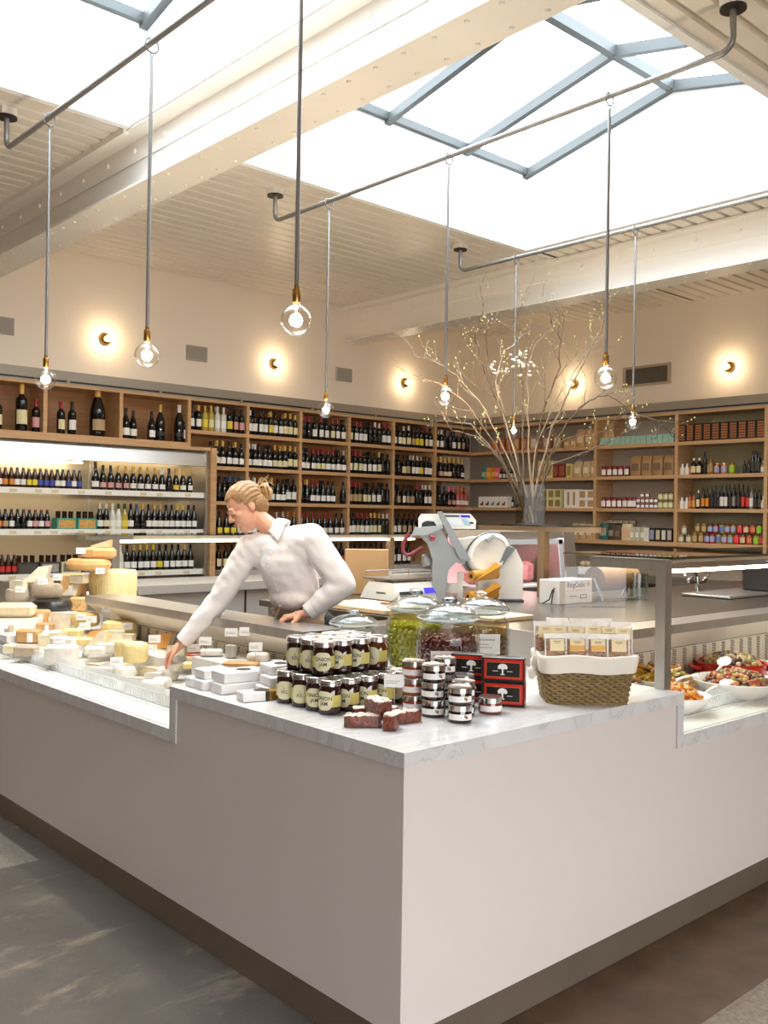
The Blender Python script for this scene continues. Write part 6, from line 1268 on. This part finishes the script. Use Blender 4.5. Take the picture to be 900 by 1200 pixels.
t = thing('dark_appliance', 'dark rounded counter appliance at the right edge of the work counter', 'appliance', (6.55, 3.0, WZ)); MB().rbox(0, .45, 0, .34, 0, .24, .03).build('body', mat('appliance_dark', '3a3633', .25), t); MB().box(.04, .41, -.002, .001, .04, .17).build('door_glass', BLACK, t, smooth=False)
# boards and steel lips beside the saleswoman
t = thing('cutting_board', 'pale wooden cutting board lying between the saleswoman and the scale', 'board', (3.34, 3.66, WZ), 0); MB().rbox(0, .34, 0, .56, 0, .028, .004).build('board_body', wood_mat('board_wood', 'd9b98e', 'e6cba4', (12, 1, 1)), t)
MB().rbox(.20, .235, .12, .26, .028, .040, .003).build('knife_handle', wood_mat('handle_wood', '7a4f34', '8f6242'), t)
t = thing('cutting_board', 'end of a pale wooden board showing behind the olive jars', 'board', (3.55, 3.08, WZ), 0); MB().rbox(0, .30, 0, .22, 0, .026, .004).build('board_body', wood_mat('board_wood', 'd9b98e', 'e6cba4', (12, 1, 1)), t)
# chilled meat case with pink light
t = thing('meat_case', 'steel framed chilled meat case glowing pink inside, behind the slicer', 'display case', (5.72, 4.9, 0))
MB().box(0, .98, .04, .62, 0, 1.07).build('body', STEEL_D, t, smooth=False)
b = MB(); b.box(0, .94, .02, .60, 1.47, 1.53); b.add([(.85, 0, 1.07), (1.0, 0, 1.07), (.94, 0, 1.53), (.79, 0, 1.53), (.85, .6, 1.07), (1.0, .6, 1.07), (.94, .6, 1.53), (.79, .6, 1.53)], [(0, 1, 2, 3), (4, 7, 6, 5), (0, 4, 5, 1), (1, 5, 6, 2), (2, 6, 7, 3), (3, 7, 4, 0)]); b.build('steel_frame', STEEL, t, smooth=False)
b = MB(); b.box(0, .78, -.004, .01, 1.425, 1.465); b.add([(.78, -.004, 1.07), (.83, -.004, 1.07), (.77, -.004, 1.465), (.72, -.004, 1.465), (.78, .01, 1.07), (.83, .01, 1.07), (.77, .01, 1.465), (.72, .01, 1.465)], [(0, 1, 2, 3), (4, 7, 6, 5), (0, 4, 5, 1), (1, 5, 6, 2), (2, 6, 7, 3), (3, 7, 4, 0)]); b.build('pale_seal', mat('seal_grey', 'c3cad0', .3), t, smooth=False)
MB().box(0, .78, .58, .60, 1.07, 1.47).build('inner_back', mat('case_pink', 'f3d2d6', .5), t, smooth=False); MB().box(0, .78, .03, .58, 1.07, 1.085).build('inner_shelf', WHITE_PL, t, smooth=False)
MB().box(.05, .72, .1, .13, 1.44, 1.455).build('light_tube', emis('pink_tube', 'ffd6da', 22), t, smooth=False)
for i, (x, w_, h_, c_) in enumerate(((.10, .16, .12, 'd98a8a'), (.30, .18, .15, 'c26a6c'), (.50, .18, .12, 'a84a50'), (.67, .13, .18, 'e0a0a0'))):
    o = MB().rbox(-w_/2, w_/2, -.1, .1, 0, h_, .03).jitter(.004).build('meat_joint', mat('meat_'+c_, c_, .4, noise=.3, nscale=20), None, (5.72+x, 5.25, 1.086)); tag(o, f'{ordi(i)} joint of pink meat from the left in the chilled case', 'meat', 'meat in the chilled case')
# bench along the right wall
t = thing('wall_bench', 'dark bench against the tiled wall under the pantry shelves', 'bench'); MB().box(9.85, 10.49, 3.0, 8.3, .88, .93).build('bench_top', STEEL_D, t, smooth=False); MB().box(9.9, 10.49, 3.1, 8.2, 0, .88).build('bench_body', mat('bench_dark', '4a4038', .5), t, smooth=False)
o = MB().rbox(-.12, .12, -.07, .07, 0, .10, .004).build('mushroom_carton', LBW, None, (10.0, 7.12, .93), -PI/2); tag(o, 'white carton of pale mushrooms on the bench', 'carton')
b = MB(); [b.ball((x, y, .135), .045, 10, sz=.8) for x in (-.07, .01, .08) for y in (-.02, .035)]; b.build('mushrooms', mat('mushroom', 'd9bfa0', .6), o)
for i in range(3): o = MB().box(-.06, .06, -.05, .05, 0, .15).box(-.045, .045, -.052, -.05, .03, .12, 1).build('dark_carton', [mat('carton_olive', '3c3a26', .5), mat('carton_pale', 'cfc8a8', .5)], None, (10.0, 6.86-i*.16, .93), -PI/2, smooth=False); tag(o, f'dark carton with a pale label, {ordi(i)} right of the mushrooms', 'carton', 'dark cartons on the bench')

# ================================================================ VASE OF BRANCHES
t = thing('glass_vase', 'tall square clear glass vase of water on the shelf stand', 'vase', (5.05, 4.08, 1.597), CAM)
def sqr(w, n=6): return rrect(w, w, .012, 4)
MB().rings([[(x, y, z) for x, y in sqr(.092)] for z in (0, .012, .27)], False).add([(x, y, .001) for x, y in sqr(.092)], [tuple(range(16))]).build('glass_body', glass('vase_glass', 'eef2f0', .8), t, ang=50)
MB().rings([[(x, y, z) for x, y in sqr(.084)] for z in (.01, .19)]).build('water', glass('vase_water', 'e6e2d4', .15, .02), t, ang=50)
BRANCH = [[(5.051, 4.118, 1.66), (5.009, 4.23, 2.034), (4.934, 4.405, 2.405), (4.843, 4.594, 2.64), (4.764, 4.772, 2.771), (4.725, 4.916, 2.8)],
 [(5.059, 4.07, 1.66), (4.907, 4.113, 1.996), (4.777, 4.128, 2.359), (4.632, 4.156, 2.629), (4.532, 4.144, 2.81), (4.499, 4.072, 2.922)],
 [(5.024, 4.11, 1.66), (5.059, 4.168, 2.152), (5.106, 4.215, 2.631), (5.129, 4.285, 2.881), (5.144, 4.363, 3.05)],
 [(5.082, 4.078, 1.66), (5.045, 4.106, 2.265), (5.046, 4.122, 2.674), (5.089, 4.1, 2.823)],
 [(5.073, 4.119, 1.66), (5.086, 4.03, 2.321), (5.159, 3.941, 2.668), (5.153, 3.925, 2.839), (5.087, 3.963, 2.978)],
 [(5.088, 4.114, 1.66), (5.156, 3.965, 2.149), (5.217, 3.886, 2.322), (5.296, 3.792, 2.449), (5.384, 3.69, 2.484), (5.503, 3.559, 2.352), (5.595, 3.453, 2.301), (5.631, 3.398, 2.255)],
 [(5.059, 4.096, 1.66), (5.093, 3.947, 2.259), (5.156, 3.79, 2.595), (5.193, 3.658, 2.839), (5.18, 3.572, 2.975)],
 [(5.063, 4.051, 1.66), (4.99, 4.274, 2.005), (4.894, 4.495, 2.288), (4.823, 4.693, 2.331), (4.804, 4.845, 2.29)],
 [(5.049, 4.08, 1.66), (4.868, 4.249, 2.144), (4.714, 4.387, 2.431), (4.583, 4.505, 2.544), (4.483, 4.595, 2.6)],
 [(5.038, 4.058, 1.66), (5.011, 4.259, 2.271), (5.02, 4.389, 2.579), (5.14, 4.418, 2.838), (5.273, 4.437, 2.888)],
 [(5.061, 4.115, 1.66), (5.132, 4.017, 2.033), (5.22, 3.943, 2.181), (5.396, 3.79, 2.225), (5.495, 3.707, 2.274)],
 [(5.031, 4.114, 1.66), (4.91, 4.245, 2.059), (4.819, 4.361, 2.192), (4.706, 4.496, 2.233)],
 [(5.064, 4.078, 1.66), (5.074, 4.06, 2.148), (5.163, 3.976, 2.44), (5.287, 3.86, 2.703), (5.327, 3.82, 2.791)],
 [(5.065, 4.102, 1.66), (4.888, 4.116, 2.196), (4.713, 4.159, 2.582), (4.626, 4.123, 2.792)],
 [(5.047, 4.069, 1.66), (5.076, 3.936, 1.999), (5.188, 3.709, 2.094), (5.201, 3.572, 2.133)]]

BRK = mat('bark', '5f4c39', .6, noise=.3, nscale=30); BRL = mat('bark_pale', '94806a', .6, noise=.2, nscale=30); BUD = mat('bud', 'bdb878', .5); BLO_ = mat('blossom', 'f2f0e0', .6)
rb = random.Random(11)
for bi, pts in enumerate(BRANCH):
    t = thing('bare_branch', f'bare budding branch, {ordi(bi)} of those fanning out of the glass vase', 'branch', pts[0], 0, 'budding branches in the vase')
    base = Vector(pts[0]); P = [Vector(p)-base for p in pts]
    # smooth and wiggle
    Q = []
    for i in range(len(P)-1):
        for k in range(4): f = k/4; Q.append(P[i].lerp(P[i+1], f)+Vector((rb.uniform(-.008, .008), rb.uniform(-.008, .008), rb.uniform(-.008, .008))))
    Q.append(P[-1]); n = len(Q); r0 = rb.uniform(.006, .0085)
    b = MB(); foot = Vector((rb.uniform(-.03, .03)-(pts[0][0]-5.05)*.5, rb.uniform(-.03, .03), -.055)); b.tube([foot]+Q, 0, 6, rads=[r0]+[r0*(1-.78*i/n) for i in range(n)])
    buds = []; twigs = []
    def twig(p, d, L, r, lvl):
        pp = [p]; dd = d.normalized(); m = 5
        for k in range(m):
            dd = (dd+Vector((rb.uniform(-.35, .35), rb.uniform(-.35, .35), rb.uniform(-.18, .38)))).normalized(); pp.append(pp[-1]+dd*L/m)
        b.tube(pp, 0, 5, rads=[r*(1-.7*i/m) for i in range(m+1)], mi=0)
        buds.extend(pp[2:])
        if lvl:
            for k in (2, 3, 4):
                if rb.random() < .75: twig(pp[k], (dd+Vector((rb.uniform(-1, 1), rb.uniform(-1, 1), rb.uniform(-.2, .9)))), L*.55, r*.6, lvl-1)
    for i in range(n//3, n, 2):
        d = (Q[i]-Q[i-1]).normalized(); twig(Q[i], d+Vector((rb.uniform(-1.1, 1.1), rb.uniform(-1.1, 1.1), rb.uniform(-.3, .9))), rb.uniform(.12, .30), r0*.36, 1)
    b.build('stem', BRL if bi % 3 == 0 else BRK, t, ang=80)
    c = MB()
    for p in buds:
        if rb.random() < .3: c.ball(tuple(p), rb.uniform(.003, .0055), 6, sz=1.3)
    c.build('buds', BUD, t)['kind'] = 'stuff'
    if bi in (2, 3, 9):
        c = MB()
        for q in range(14): p = Q[int(n*.62)]+Vector((rb.uniform(-.05, .05), rb.uniform(-.05, .05), rb.uniform(-.05, .05))); c.ball(tuple(p), rb.uniform(.008, .013), 7, sz=.6)
        c.build('blossom', BLO_, t)['kind'] = 'stuff'

# ================================================================ THE SALESWOMAN
def organic(shapes, name, m, parent, voxel=.006, smooth=6, M=None, sub=0):
    """one continuous skin grown over overlapping tapered limbs"""
    b = MB()
    if M: b.M = M
    for s in shapes:
        if s[0] == 'cap':      # chain of (point, radius)
            _, ch = s; n = 14
            for (p, r) in ch: b.ball(p, r, n)
            for (p, r), (q, r2_) in zip(ch, ch[1:]):
                p, q = Vector(p), Vector(q); b.tube([tuple(p), tuple(p.lerp(q, .5)), tuple(q)], 0, n, rads=[r, (r+r2_)/2, r2_])
        else:                  # ellipsoid: centre, radii, rotation
            _, c, rr_, R = s; keep = b.M; b.M = keep @ Matrix.Translation(c) @ (R or Matrix.Identity(4)); b.ball((0, 0, 0), 1, 18, sx=rr_[0], sy=rr_[1], sz=rr_[2]); b.M = keep
    me = b.mesh(name, m, True, 180); tmp = bpy.data.objects.new(name+'_tmp', me); C.objects.link(tmp)
    r = tmp.modifiers.new('r', 'REMESH'); r.mode = 'VOXEL'; r.voxel_size = voxel; r.use_smooth_shade = True
    if smooth: s_ = tmp.modifiers.new('s', 'SMOOTH'); s_.factor = .5; s_.iterations = smooth
    me2 = bpy.data.meshes.new_from_object(tmp.evaluated_get(bpy.context.evaluated_depsgraph_get())); bpy.data.objects.remove(tmp)
    me2.name = name; me2.polygons.foreach_set('use_smooth', [True]*len(me2.polygons)); me2.materials.clear(); me2.materials.append(m)
    o = bpy.data.objects.new(name, me2); C.objects.link(o)
    if parent: adopt(o, parent)
    return o
SKIN = mat('skin', 'dfa688', .45, sss=.15); HAIR = mat('blond_hair', 'b0875a', .45, noise=.5, nscale=18, stretch=(1, 1, 6)); SHIRT = mat('white_shirt', 'ece6e4', .75, bump=.5, bscale=12)
APRON = mat('linen_apron', 'b39a80', .8, bump=.3, bscale=14); TROU = mat('dark_trousers', '2a2826', .8)
R_, F_, U_ = Vector((.740, -.672, 0)), Vector((-.672, -.740, 0)), Vector((0, 0, 1))
# head frame: she looks down to the picture's left, turned a little to the viewer
hy = (R_*-.80+U_*-.50+F_*.36).normalized(); hx = (hy.cross((R_*-.5+U_*.85).normalized())).normalized(); hz = hx.cross(hy).normalized()
HC = Vector((2.672, 3.972, 1.672))
HM = Matrix(((hx.x, hy.x, hz.x, HC.x), (hx.y, hy.y, hz.y, HC.y), (hx.z, hy.z, hz.z, HC.z), (0, 0, 0, 1)))
def hp(x, y, z): return tuple(HM @ Vector((x, y, z)))
shR, elR, wrR = (2.705, 3.985, 1.470), (2.615, 4.115, 1.205), (2.470, 4.225, .985)
shL, elL, wrL = (2.878, 3.702, 1.530), (2.985, 3.585, 1.300), (2.850, 3.690, 1.158)
neck, chest, waist, pel = (2.775, 3.865, 1.555), (2.855, 3.865, 1.41), (2.955, 3.910, 1.205), (3.005, 3.930, 1.06)
S = []
RM3 = HM.to_3x3().to_4x4()
S += [('ell', hp(0, -.012, .035), (.073, .095, .088), RM3), ('ell', hp(0, .022, -.03), (.058, .068, .082), RM3), ('ell', hp(0, .062, -.082), (.026, .024, .024), RM3),
      ('ell', hp(0, .078, .022), (.045, .014, .014), RM3), ('cap', [(hp(0, .083, .012), .009), (hp(0, .103, -.018), .011)]), ('ell', hp(.011, .095, -.022), (.008, .009, .007), RM3), ('ell', hp(-.011, .095, -.022), (.008, .009, .007), RM3),
      ('ell', hp(.034, .060, -.012), (.022, .018, .018), RM3), ('ell', hp(-.034, .060, -.012), (.022, .018, .018), RM3), ('ell', hp(0, .084, -.050), (.020, .010, .011), RM3),
      ('ell', hp(.072, -.012, -.005), (.008, .018, .030), RM3), ('ell', hp(-.072, -.012, -.005), (.008, .018, .030), RM3), ('ell', hp(.027, .078, .004), (.013, .008, .008), RM3), ('ell', hp(-.027, .078, .004), (.013, .008, .008), RM3)]
S += [('cap', [(hp(0, -.02, -.05), .047), (neck, .050), ((2.80, 3.86, 1.50), .07)])]
S += [('cap', [(shR, .052), (chest, .11), (shL, .055)]), ('cap', [(chest, .125), (waist, .10), (pel, .125)]), ('cap', [(shR, .045), (elR, .038), (wrR, .025)]), ('cap', [(shL, .047), (elL, .038), (wrL, .025)])]
hipv = R_*.085
for s_, foot in ((-1, (2.98, 4.04)), (1, (3.12, 3.86))):
    h0 = Vector(pel)+hipv*s_; S.append(('cap', [(tuple(h0), .085), ((foot[0], foot[1], .52), .055), ((foot[0], foot[1], .09), .036), ((foot[0]-.14, foot[1]-.0, .035), .032)]))
def hand(wr, palm_dir, knuckle_side, down, curl, spread=1.0, sc=1.0, thumb=1):
    """palm along palm_dir, fingers side by side along knuckle_side, curling towards down"""
    d = Vector(palm_dir).normalized(); k = Vector(knuckle_side); k = (k-d*k.dot(d)).normalized(); n = Vector(down); n = (n-d*n.dot(d)-k*n.dot(k)).normalized(); w0 = Vector(wr)
    out = [('cap', [(tuple(w0), .023*sc), (tuple(w0+d*.035*sc), .022*sc)])]
    for i, (off, L, r) in enumerate(((.030, .066, .0088), (.010, .074, .0092), (-.010, .069, .0088), (-.029, .054, .0078))):
        base = w0+(d*.085+k*off)*sc; out.append(('cap', [(tuple(w0+(d*.02+k*off*.55)*sc), .015*sc), (tuple(base), .0115*sc)])); p = base; a = .15; ch = [(tuple(p), r*sc*1.05)]
        for j, f in enumerate((.42, .33, .25)):
            a += curl[j]*(1+.08*i); dd = (d*math.cos(a)+n*math.sin(a)+k*off*2.2*spread).normalized(); p = p+dd*L*f*sc*1.05; ch.append((tuple(p), r*sc*(1-.1*(j+1))))
        out.append(('cap', ch))
    b0 = w0+(d*.022+k*.022*thumb)*sc; b1 = b0+(d*.030+k*.028*thumb+n*.018)*sc; b2 = b1+(d*.028+k*.010*thumb+n*.016)*sc; b3 = b2+(d*.024-k*.002*thumb+n*.010)*sc
    out.append(('cap', [(tuple(b0), .015*sc), (tuple(b1), .012*sc), (tuple(b2), .0105*sc), (tuple(b3), .0085*sc)])); return out
# her right hand reaches down onto the cheeses, her left rests on the steel rail
S += hand(wrR, (R_*-.62+U_*-.62+F_*-.1), (F_*.9+R_*-.25), (U_*-.8+R_*.5), (.25, .35, .35), 1.2, 1.02, thumb=1)
S += hand((2.838, 3.700, 1.150), (R_*-.93+U_*-.10+F_*.25), (F_*-.3+U_*.95), (U_*-.4+F_*.1+R_*.3), (.75, .9, .6), .6, 1.0, thumb=-1) if 0 else hand((2.835, 3.705, 1.152), (R_*-.86+U_*-.12+F_*.30), (F_*.85+R_*.3), (U_*-1), (.30, .75, .6), .8, 1.0, thumb=1)
W = organic(S, 'saleswoman', SKIN, None, .0042, 5)
tag(W, 'woman with a blond bun, white shirt and beige apron, bending to reach into the cheeses', 'person')
# hair: cap, swept-back strands and the bun
H = [('ell', hp(0, -.018, .046), (.081, .101, .088), RM3), ('ell', hp(0, -.055, -.005), (.070, .062, .070), RM3), ('ell', hp(.055, -.012, .035), (.028, .05, .05), RM3), ('ell', hp(-.055, -.012, .035), (.028, .05, .05), RM3)]
hr = organic(H, 'hair', HAIR, None, .006, 3)
# keep the face clear: drop hair in front of the hairline
import bmesh
bm = bmesh.new(); bm.from_mesh(hr.data); Mi = HM.inverted(); kill = []
for v in bm.verts:
    p = Mi @ v.co
    if (p.y > .045+.0 and p.z < .075) or (p.y > .015 and p.z < .03) or (p.y > -.012 and p.z < .005): kill.append(v)
bmesh.ops.delete(bm, geom=kill, context='VERTS'); bm.to_mesh(hr.data); bm.free(); adopt(hr, W)
for v in hr.data.vertices:      # combed-back strands
    p = Mi @ v.co; an = math.atan2(p.x, p.z+.02); v.co = v.co+v.normal*(.0022*math.sin(34*an+6*p.y*12)+.0012*math.sin(71*an))
rh = random.Random(5); b = MB(); b.M = HM
for i in range(56):
    a = -1.45+2.9*i/55; pts = []
    for k in range(8):
        f = k/7; th = -.55+f*2.1     # from the hairline back over the skull to the bun
        y = .098*math.cos(th)*1.0-.018; z = .046+.090*math.sin(th+.0)*math.cos(a)*1.0; x = .083*math.sin(a)*math.sin(min(PI/2, th+.95))*(1-.55*max(0, f-.5)*2)
        if f > .6: y = -.06-.07*(f-.6)/.4; z = z*(1-(f-.6)*1.2)+.01
        pts.append((x*1.02, y, z+.002))
    b.tube(pts, .0042, 5, rads=[.0015, .004, .0045, .0045, .0045, .004, .0035, .002])
for s in range(1): pass
b.build('hair_strands', HAIR, W, ang=80) if 0 else None
b = MB(); b.M = HM @ Matrix.Translation((0, -.135, .018)) @ Matrix.Rotation(.3, 4, 'X')
for i in range(16):
    a0 = i*.42; rr_ = .020+.0016*i; pts = [(rr_*math.cos(a0+t*1.3), .012*math.sin(i*1.7)+.004*t, rr_*math.sin(a0+t*1.3)) for t in [k*.4 for k in range(8)]]
    b.tube(pts, .0095, 7, rads=[.003, .008, .0095, .0095, .0095, .0085, .006, .003])
b.ball((0, 0, 0), .030, 14); b.tube([(.02, .03, .01), (.0, .05, .02), (-.02, .07, .01)], .012, 8)
b.build('hair_bun', mat('hair_bun', 'c09766', .45, noise=.4, nscale=30), W, ang=80)
b = MB(); b.M = HM      # loose wisps
for i in range(10):
    x = rh.uniform(-.05, .05); b.tube([(x, -.10, .06), (x*1.3, -.135, .07+rh.uniform(-.02, .03)), (x*1.6, -.17, .05+rh.uniform(-.03, .04))], .0013, 4)
b.build('hair_wisps', HAIR, W, ang=80)
# eyebrows, closed lids' lashes, lips
b = MB(); b.M = HM
for s in (-1, 1): b.tube([(s*.013, .0935, .024), (s*.028, .0905, .030), (s*.043, .078, .025)], .0028, 6, rads=[.002, .003, .0015])
b.build('eyebrows', mat('brow', '8a6440', .6), W)
b = MB(); b.M = HM
for s in (-1, 1): b.tube([(s*.015, .0865, -.003), (s*.028, .0875, -.0055), (s*.041, .0765, -.002)], .0018, 6)
b.build('lashes', mat('lash', '4a3226', .6), W)
b = MB(); b.M = HM; b.tube([(-.020, .086, -.050), (-.008, .0955, -.047), (0, .096, -.048), (.008, .0955, -.047), (.020, .086, -.050)], .004, 8, rads=[.001, .0038, .0036, .0038, .001]); b.tube([(-.018, .086, -.052), (0, .0955, -.055), (.018, .086, -.052)], .004, 8, rads=[.001, .0048, .001])
b.build('lips', mat('lips', 'c0685c', .4), W)
# shirt
def off(p, v): return tuple(Vector(p)+v)
cuR = tuple(Vector(wrR).lerp(Vector(elR), .10)); cuL = tuple(Vector(wrL).lerp(Vector(elL), .12))
T = [('cap', [(shR, .07), (chest, .128), (shL, .07)]), ('ell', chest, (.135, .135, .125), None), ('cap', [(shR, .070), (elR, .060), (tuple(Vector(elR).lerp(Vector(wrR), .55)), .052), (cuR, .041)]), ('cap', [(shL, .074), (off(elL, F_*.0), .070), (tuple(Vector(elL).lerp(Vector(wrL), .6)), .055), (cuL, .043)]),
     ('cap', [(shR, .068), ((2.80, 3.855, 1.495), .085), (shL, .072)]), ('cap', [((2.825, 3.86, 1.44), .135), ((2.87, 3.87, 1.36), .142), ((2.925, 3.89, 1.26), .128), ((2.955, 3.905, 1.205), .118)]),
     ('ell', tuple(Vector((2.80, 3.85, 1.40))+F_*.035+R_*-.03), (.07, .07, .07), None), ('ell', tuple(Vector((2.875, 3.86, 1.22))+R_*-.0), (.11, .11, .06), None)]
sh = organic(T, 'shirt', SHIRT, W, .008, 6)
# wrinkles as real relief
rs_ = random.Random(3)
for v in sh.data.vertices:
    p = v.co; v.co = p+v.normal*(.0022*math.sin(p.z*46+p.x*38+3*math.sin(p.y*22+p.z*9))*math.sin(p.x*14+p.y*17)+.0016*math.sin(p.z*90-p.y*70+2.5*math.sin(p.x*31))*math.sin(p.z*11+p.y*13))
# cuffs, collar, placket with buttons
for w_, e_, r in ((wrR, elR, .043), (wrL, elL, .045)):
    b = MB(); w_, e_ = Vector(w_), Vector(e_); d = (e_-w_).normalized(); b.tube([tuple(w_+d*.004), tuple(w_+d*.006), tuple(w_+d*.066), tuple(w_+d*.07)], 0, 20, rads=[r-.006, r, r+.002, r-.004], cap=False); b.build('cuff', SHIRT, W)
nk = Vector(neck); ax = (Vector(hp(0, -.02, -.05))-nk).normalized(); side = R_.cross(ax).normalized(); fr_ = ax.cross(side).normalized()
b = MB(); front = (R_*-.75+F_*.65); front = (front-ax*front.dot(ax)).normalized(); sd = ax.cross(front).normalized()
rs = []
for (r, h) in ((.066, -.022), (.062, .012), (.060, .030), (.064, .032), (.080, .006), (.090, -.022)):
    rs.append([tuple(nk+front*(r*math.cos(a)*1.05)+sd*(r*math.sin(a))+ax*(h-.018*max(0, math.cos(a))*(1 if r < .07 else 2.2))) for a in [.42+(2*PI-.84)*i/26 for i in range(27)]])
b.rings(rs, False, closed=False); b.build('collar', SHIRT, W, ang=60)
from mathutils.bvhtree import BVHTree
tree = BVHTree.FromPolygons([v.co[:] for v in sh.data.vertices], [tuple(p.vertices) for p in sh.data.polygons])
pl = [nk+front*.05-ax*.05, Vector((2.80, 3.85, 1.43)), Vector((2.85, 3.86, 1.34)), Vector((2.915, 3.88, 1.24))]; hits = []
for k in range(19):
    q = k/18*3; i = min(int(q), 2); p = pl[i].lerp(pl[i+1], q-i); h = tree.ray_cast(p+front*.5, -front)
    if h[0]: hits.append((h[0], h[1]))
b = MB()
for (p, n1), (q, n2) in zip(hits, hits[1:]):
    s1 = n1.cross((q-p).normalized()).normalized()*.011; b.add([tuple(p+s1+n1*.002), tuple(p-s1+n1*.002), tuple(q-s1+n2*.002), tuple(q+s1+n2*.002)], [(0, 1, 2, 3)])
for (p, n1) in hits[2::4]: b.ball(tuple(p+n1*.003), .0045, 8)
b.build('button_placket', SHIRT, W)
# apron round the waist with tied strings, trousers below
A = organic([('cap', [((2.955, 3.905, 1.19), .122), ((2.985, 3.92, 1.11), .135), (pel, .150), ((3.02, 3.94, .90), .165), ((3.03, 3.95, .72), .17)])], 'apron', APRON, W, .010, 4)
b = MB(); c0 = Vector((2.95, 3.90, 1.195))
for k, dz in ((0, 0), (1, -.018)): b.tube([tuple(c0+U_*dz+R_*math.cos(a)*.128+F_*math.sin(a)*.128) for a in [2*PI*i/24 for i in range(25)]], .007, 6)
kn = c0+R_*-.07+F_*.12; b.ball(tuple(kn), .016, 10); b.tube([tuple(kn), tuple(kn+R_*-.05+U_*-.03), tuple(kn+R_*-.03+U_*-.07), tuple(kn)], .006, 6); b.tube([tuple(kn), tuple(kn+R_*.05+U_*-.03), tuple(kn+R_*.04+U_*-.08)], .006, 6)
b.build('apron_strings', APRON, W)
tr = []
for s_, foot in ((-1, (2.98, 4.04)), (1, (3.12, 3.86))):
    tr.append(('cap', [(tuple(Vector(pel)+hipv*s_), .095), ((foot[0], foot[1], .52), .070), ((foot[0], foot[1], .08), .055)]))
organic(tr, 'trousers', TROU, W, .012, 2)
b = MB()
for foot in ((2.98, 4.04), (3.12, 3.86)): b.M = Matrix.Translation((foot[0]-.05, foot[1], 0)); b.lathe([(.045, 0), (.05, .01), (.048, .05), (.03, .085), (.001, .09)], 16); b.v[-80:] = [((p[0]-foot[0]+.05)*2.2+foot[0]-.05, p[1], p[2]) for p in b.v[-80:]]
b.build('shoes', BLACK, W)
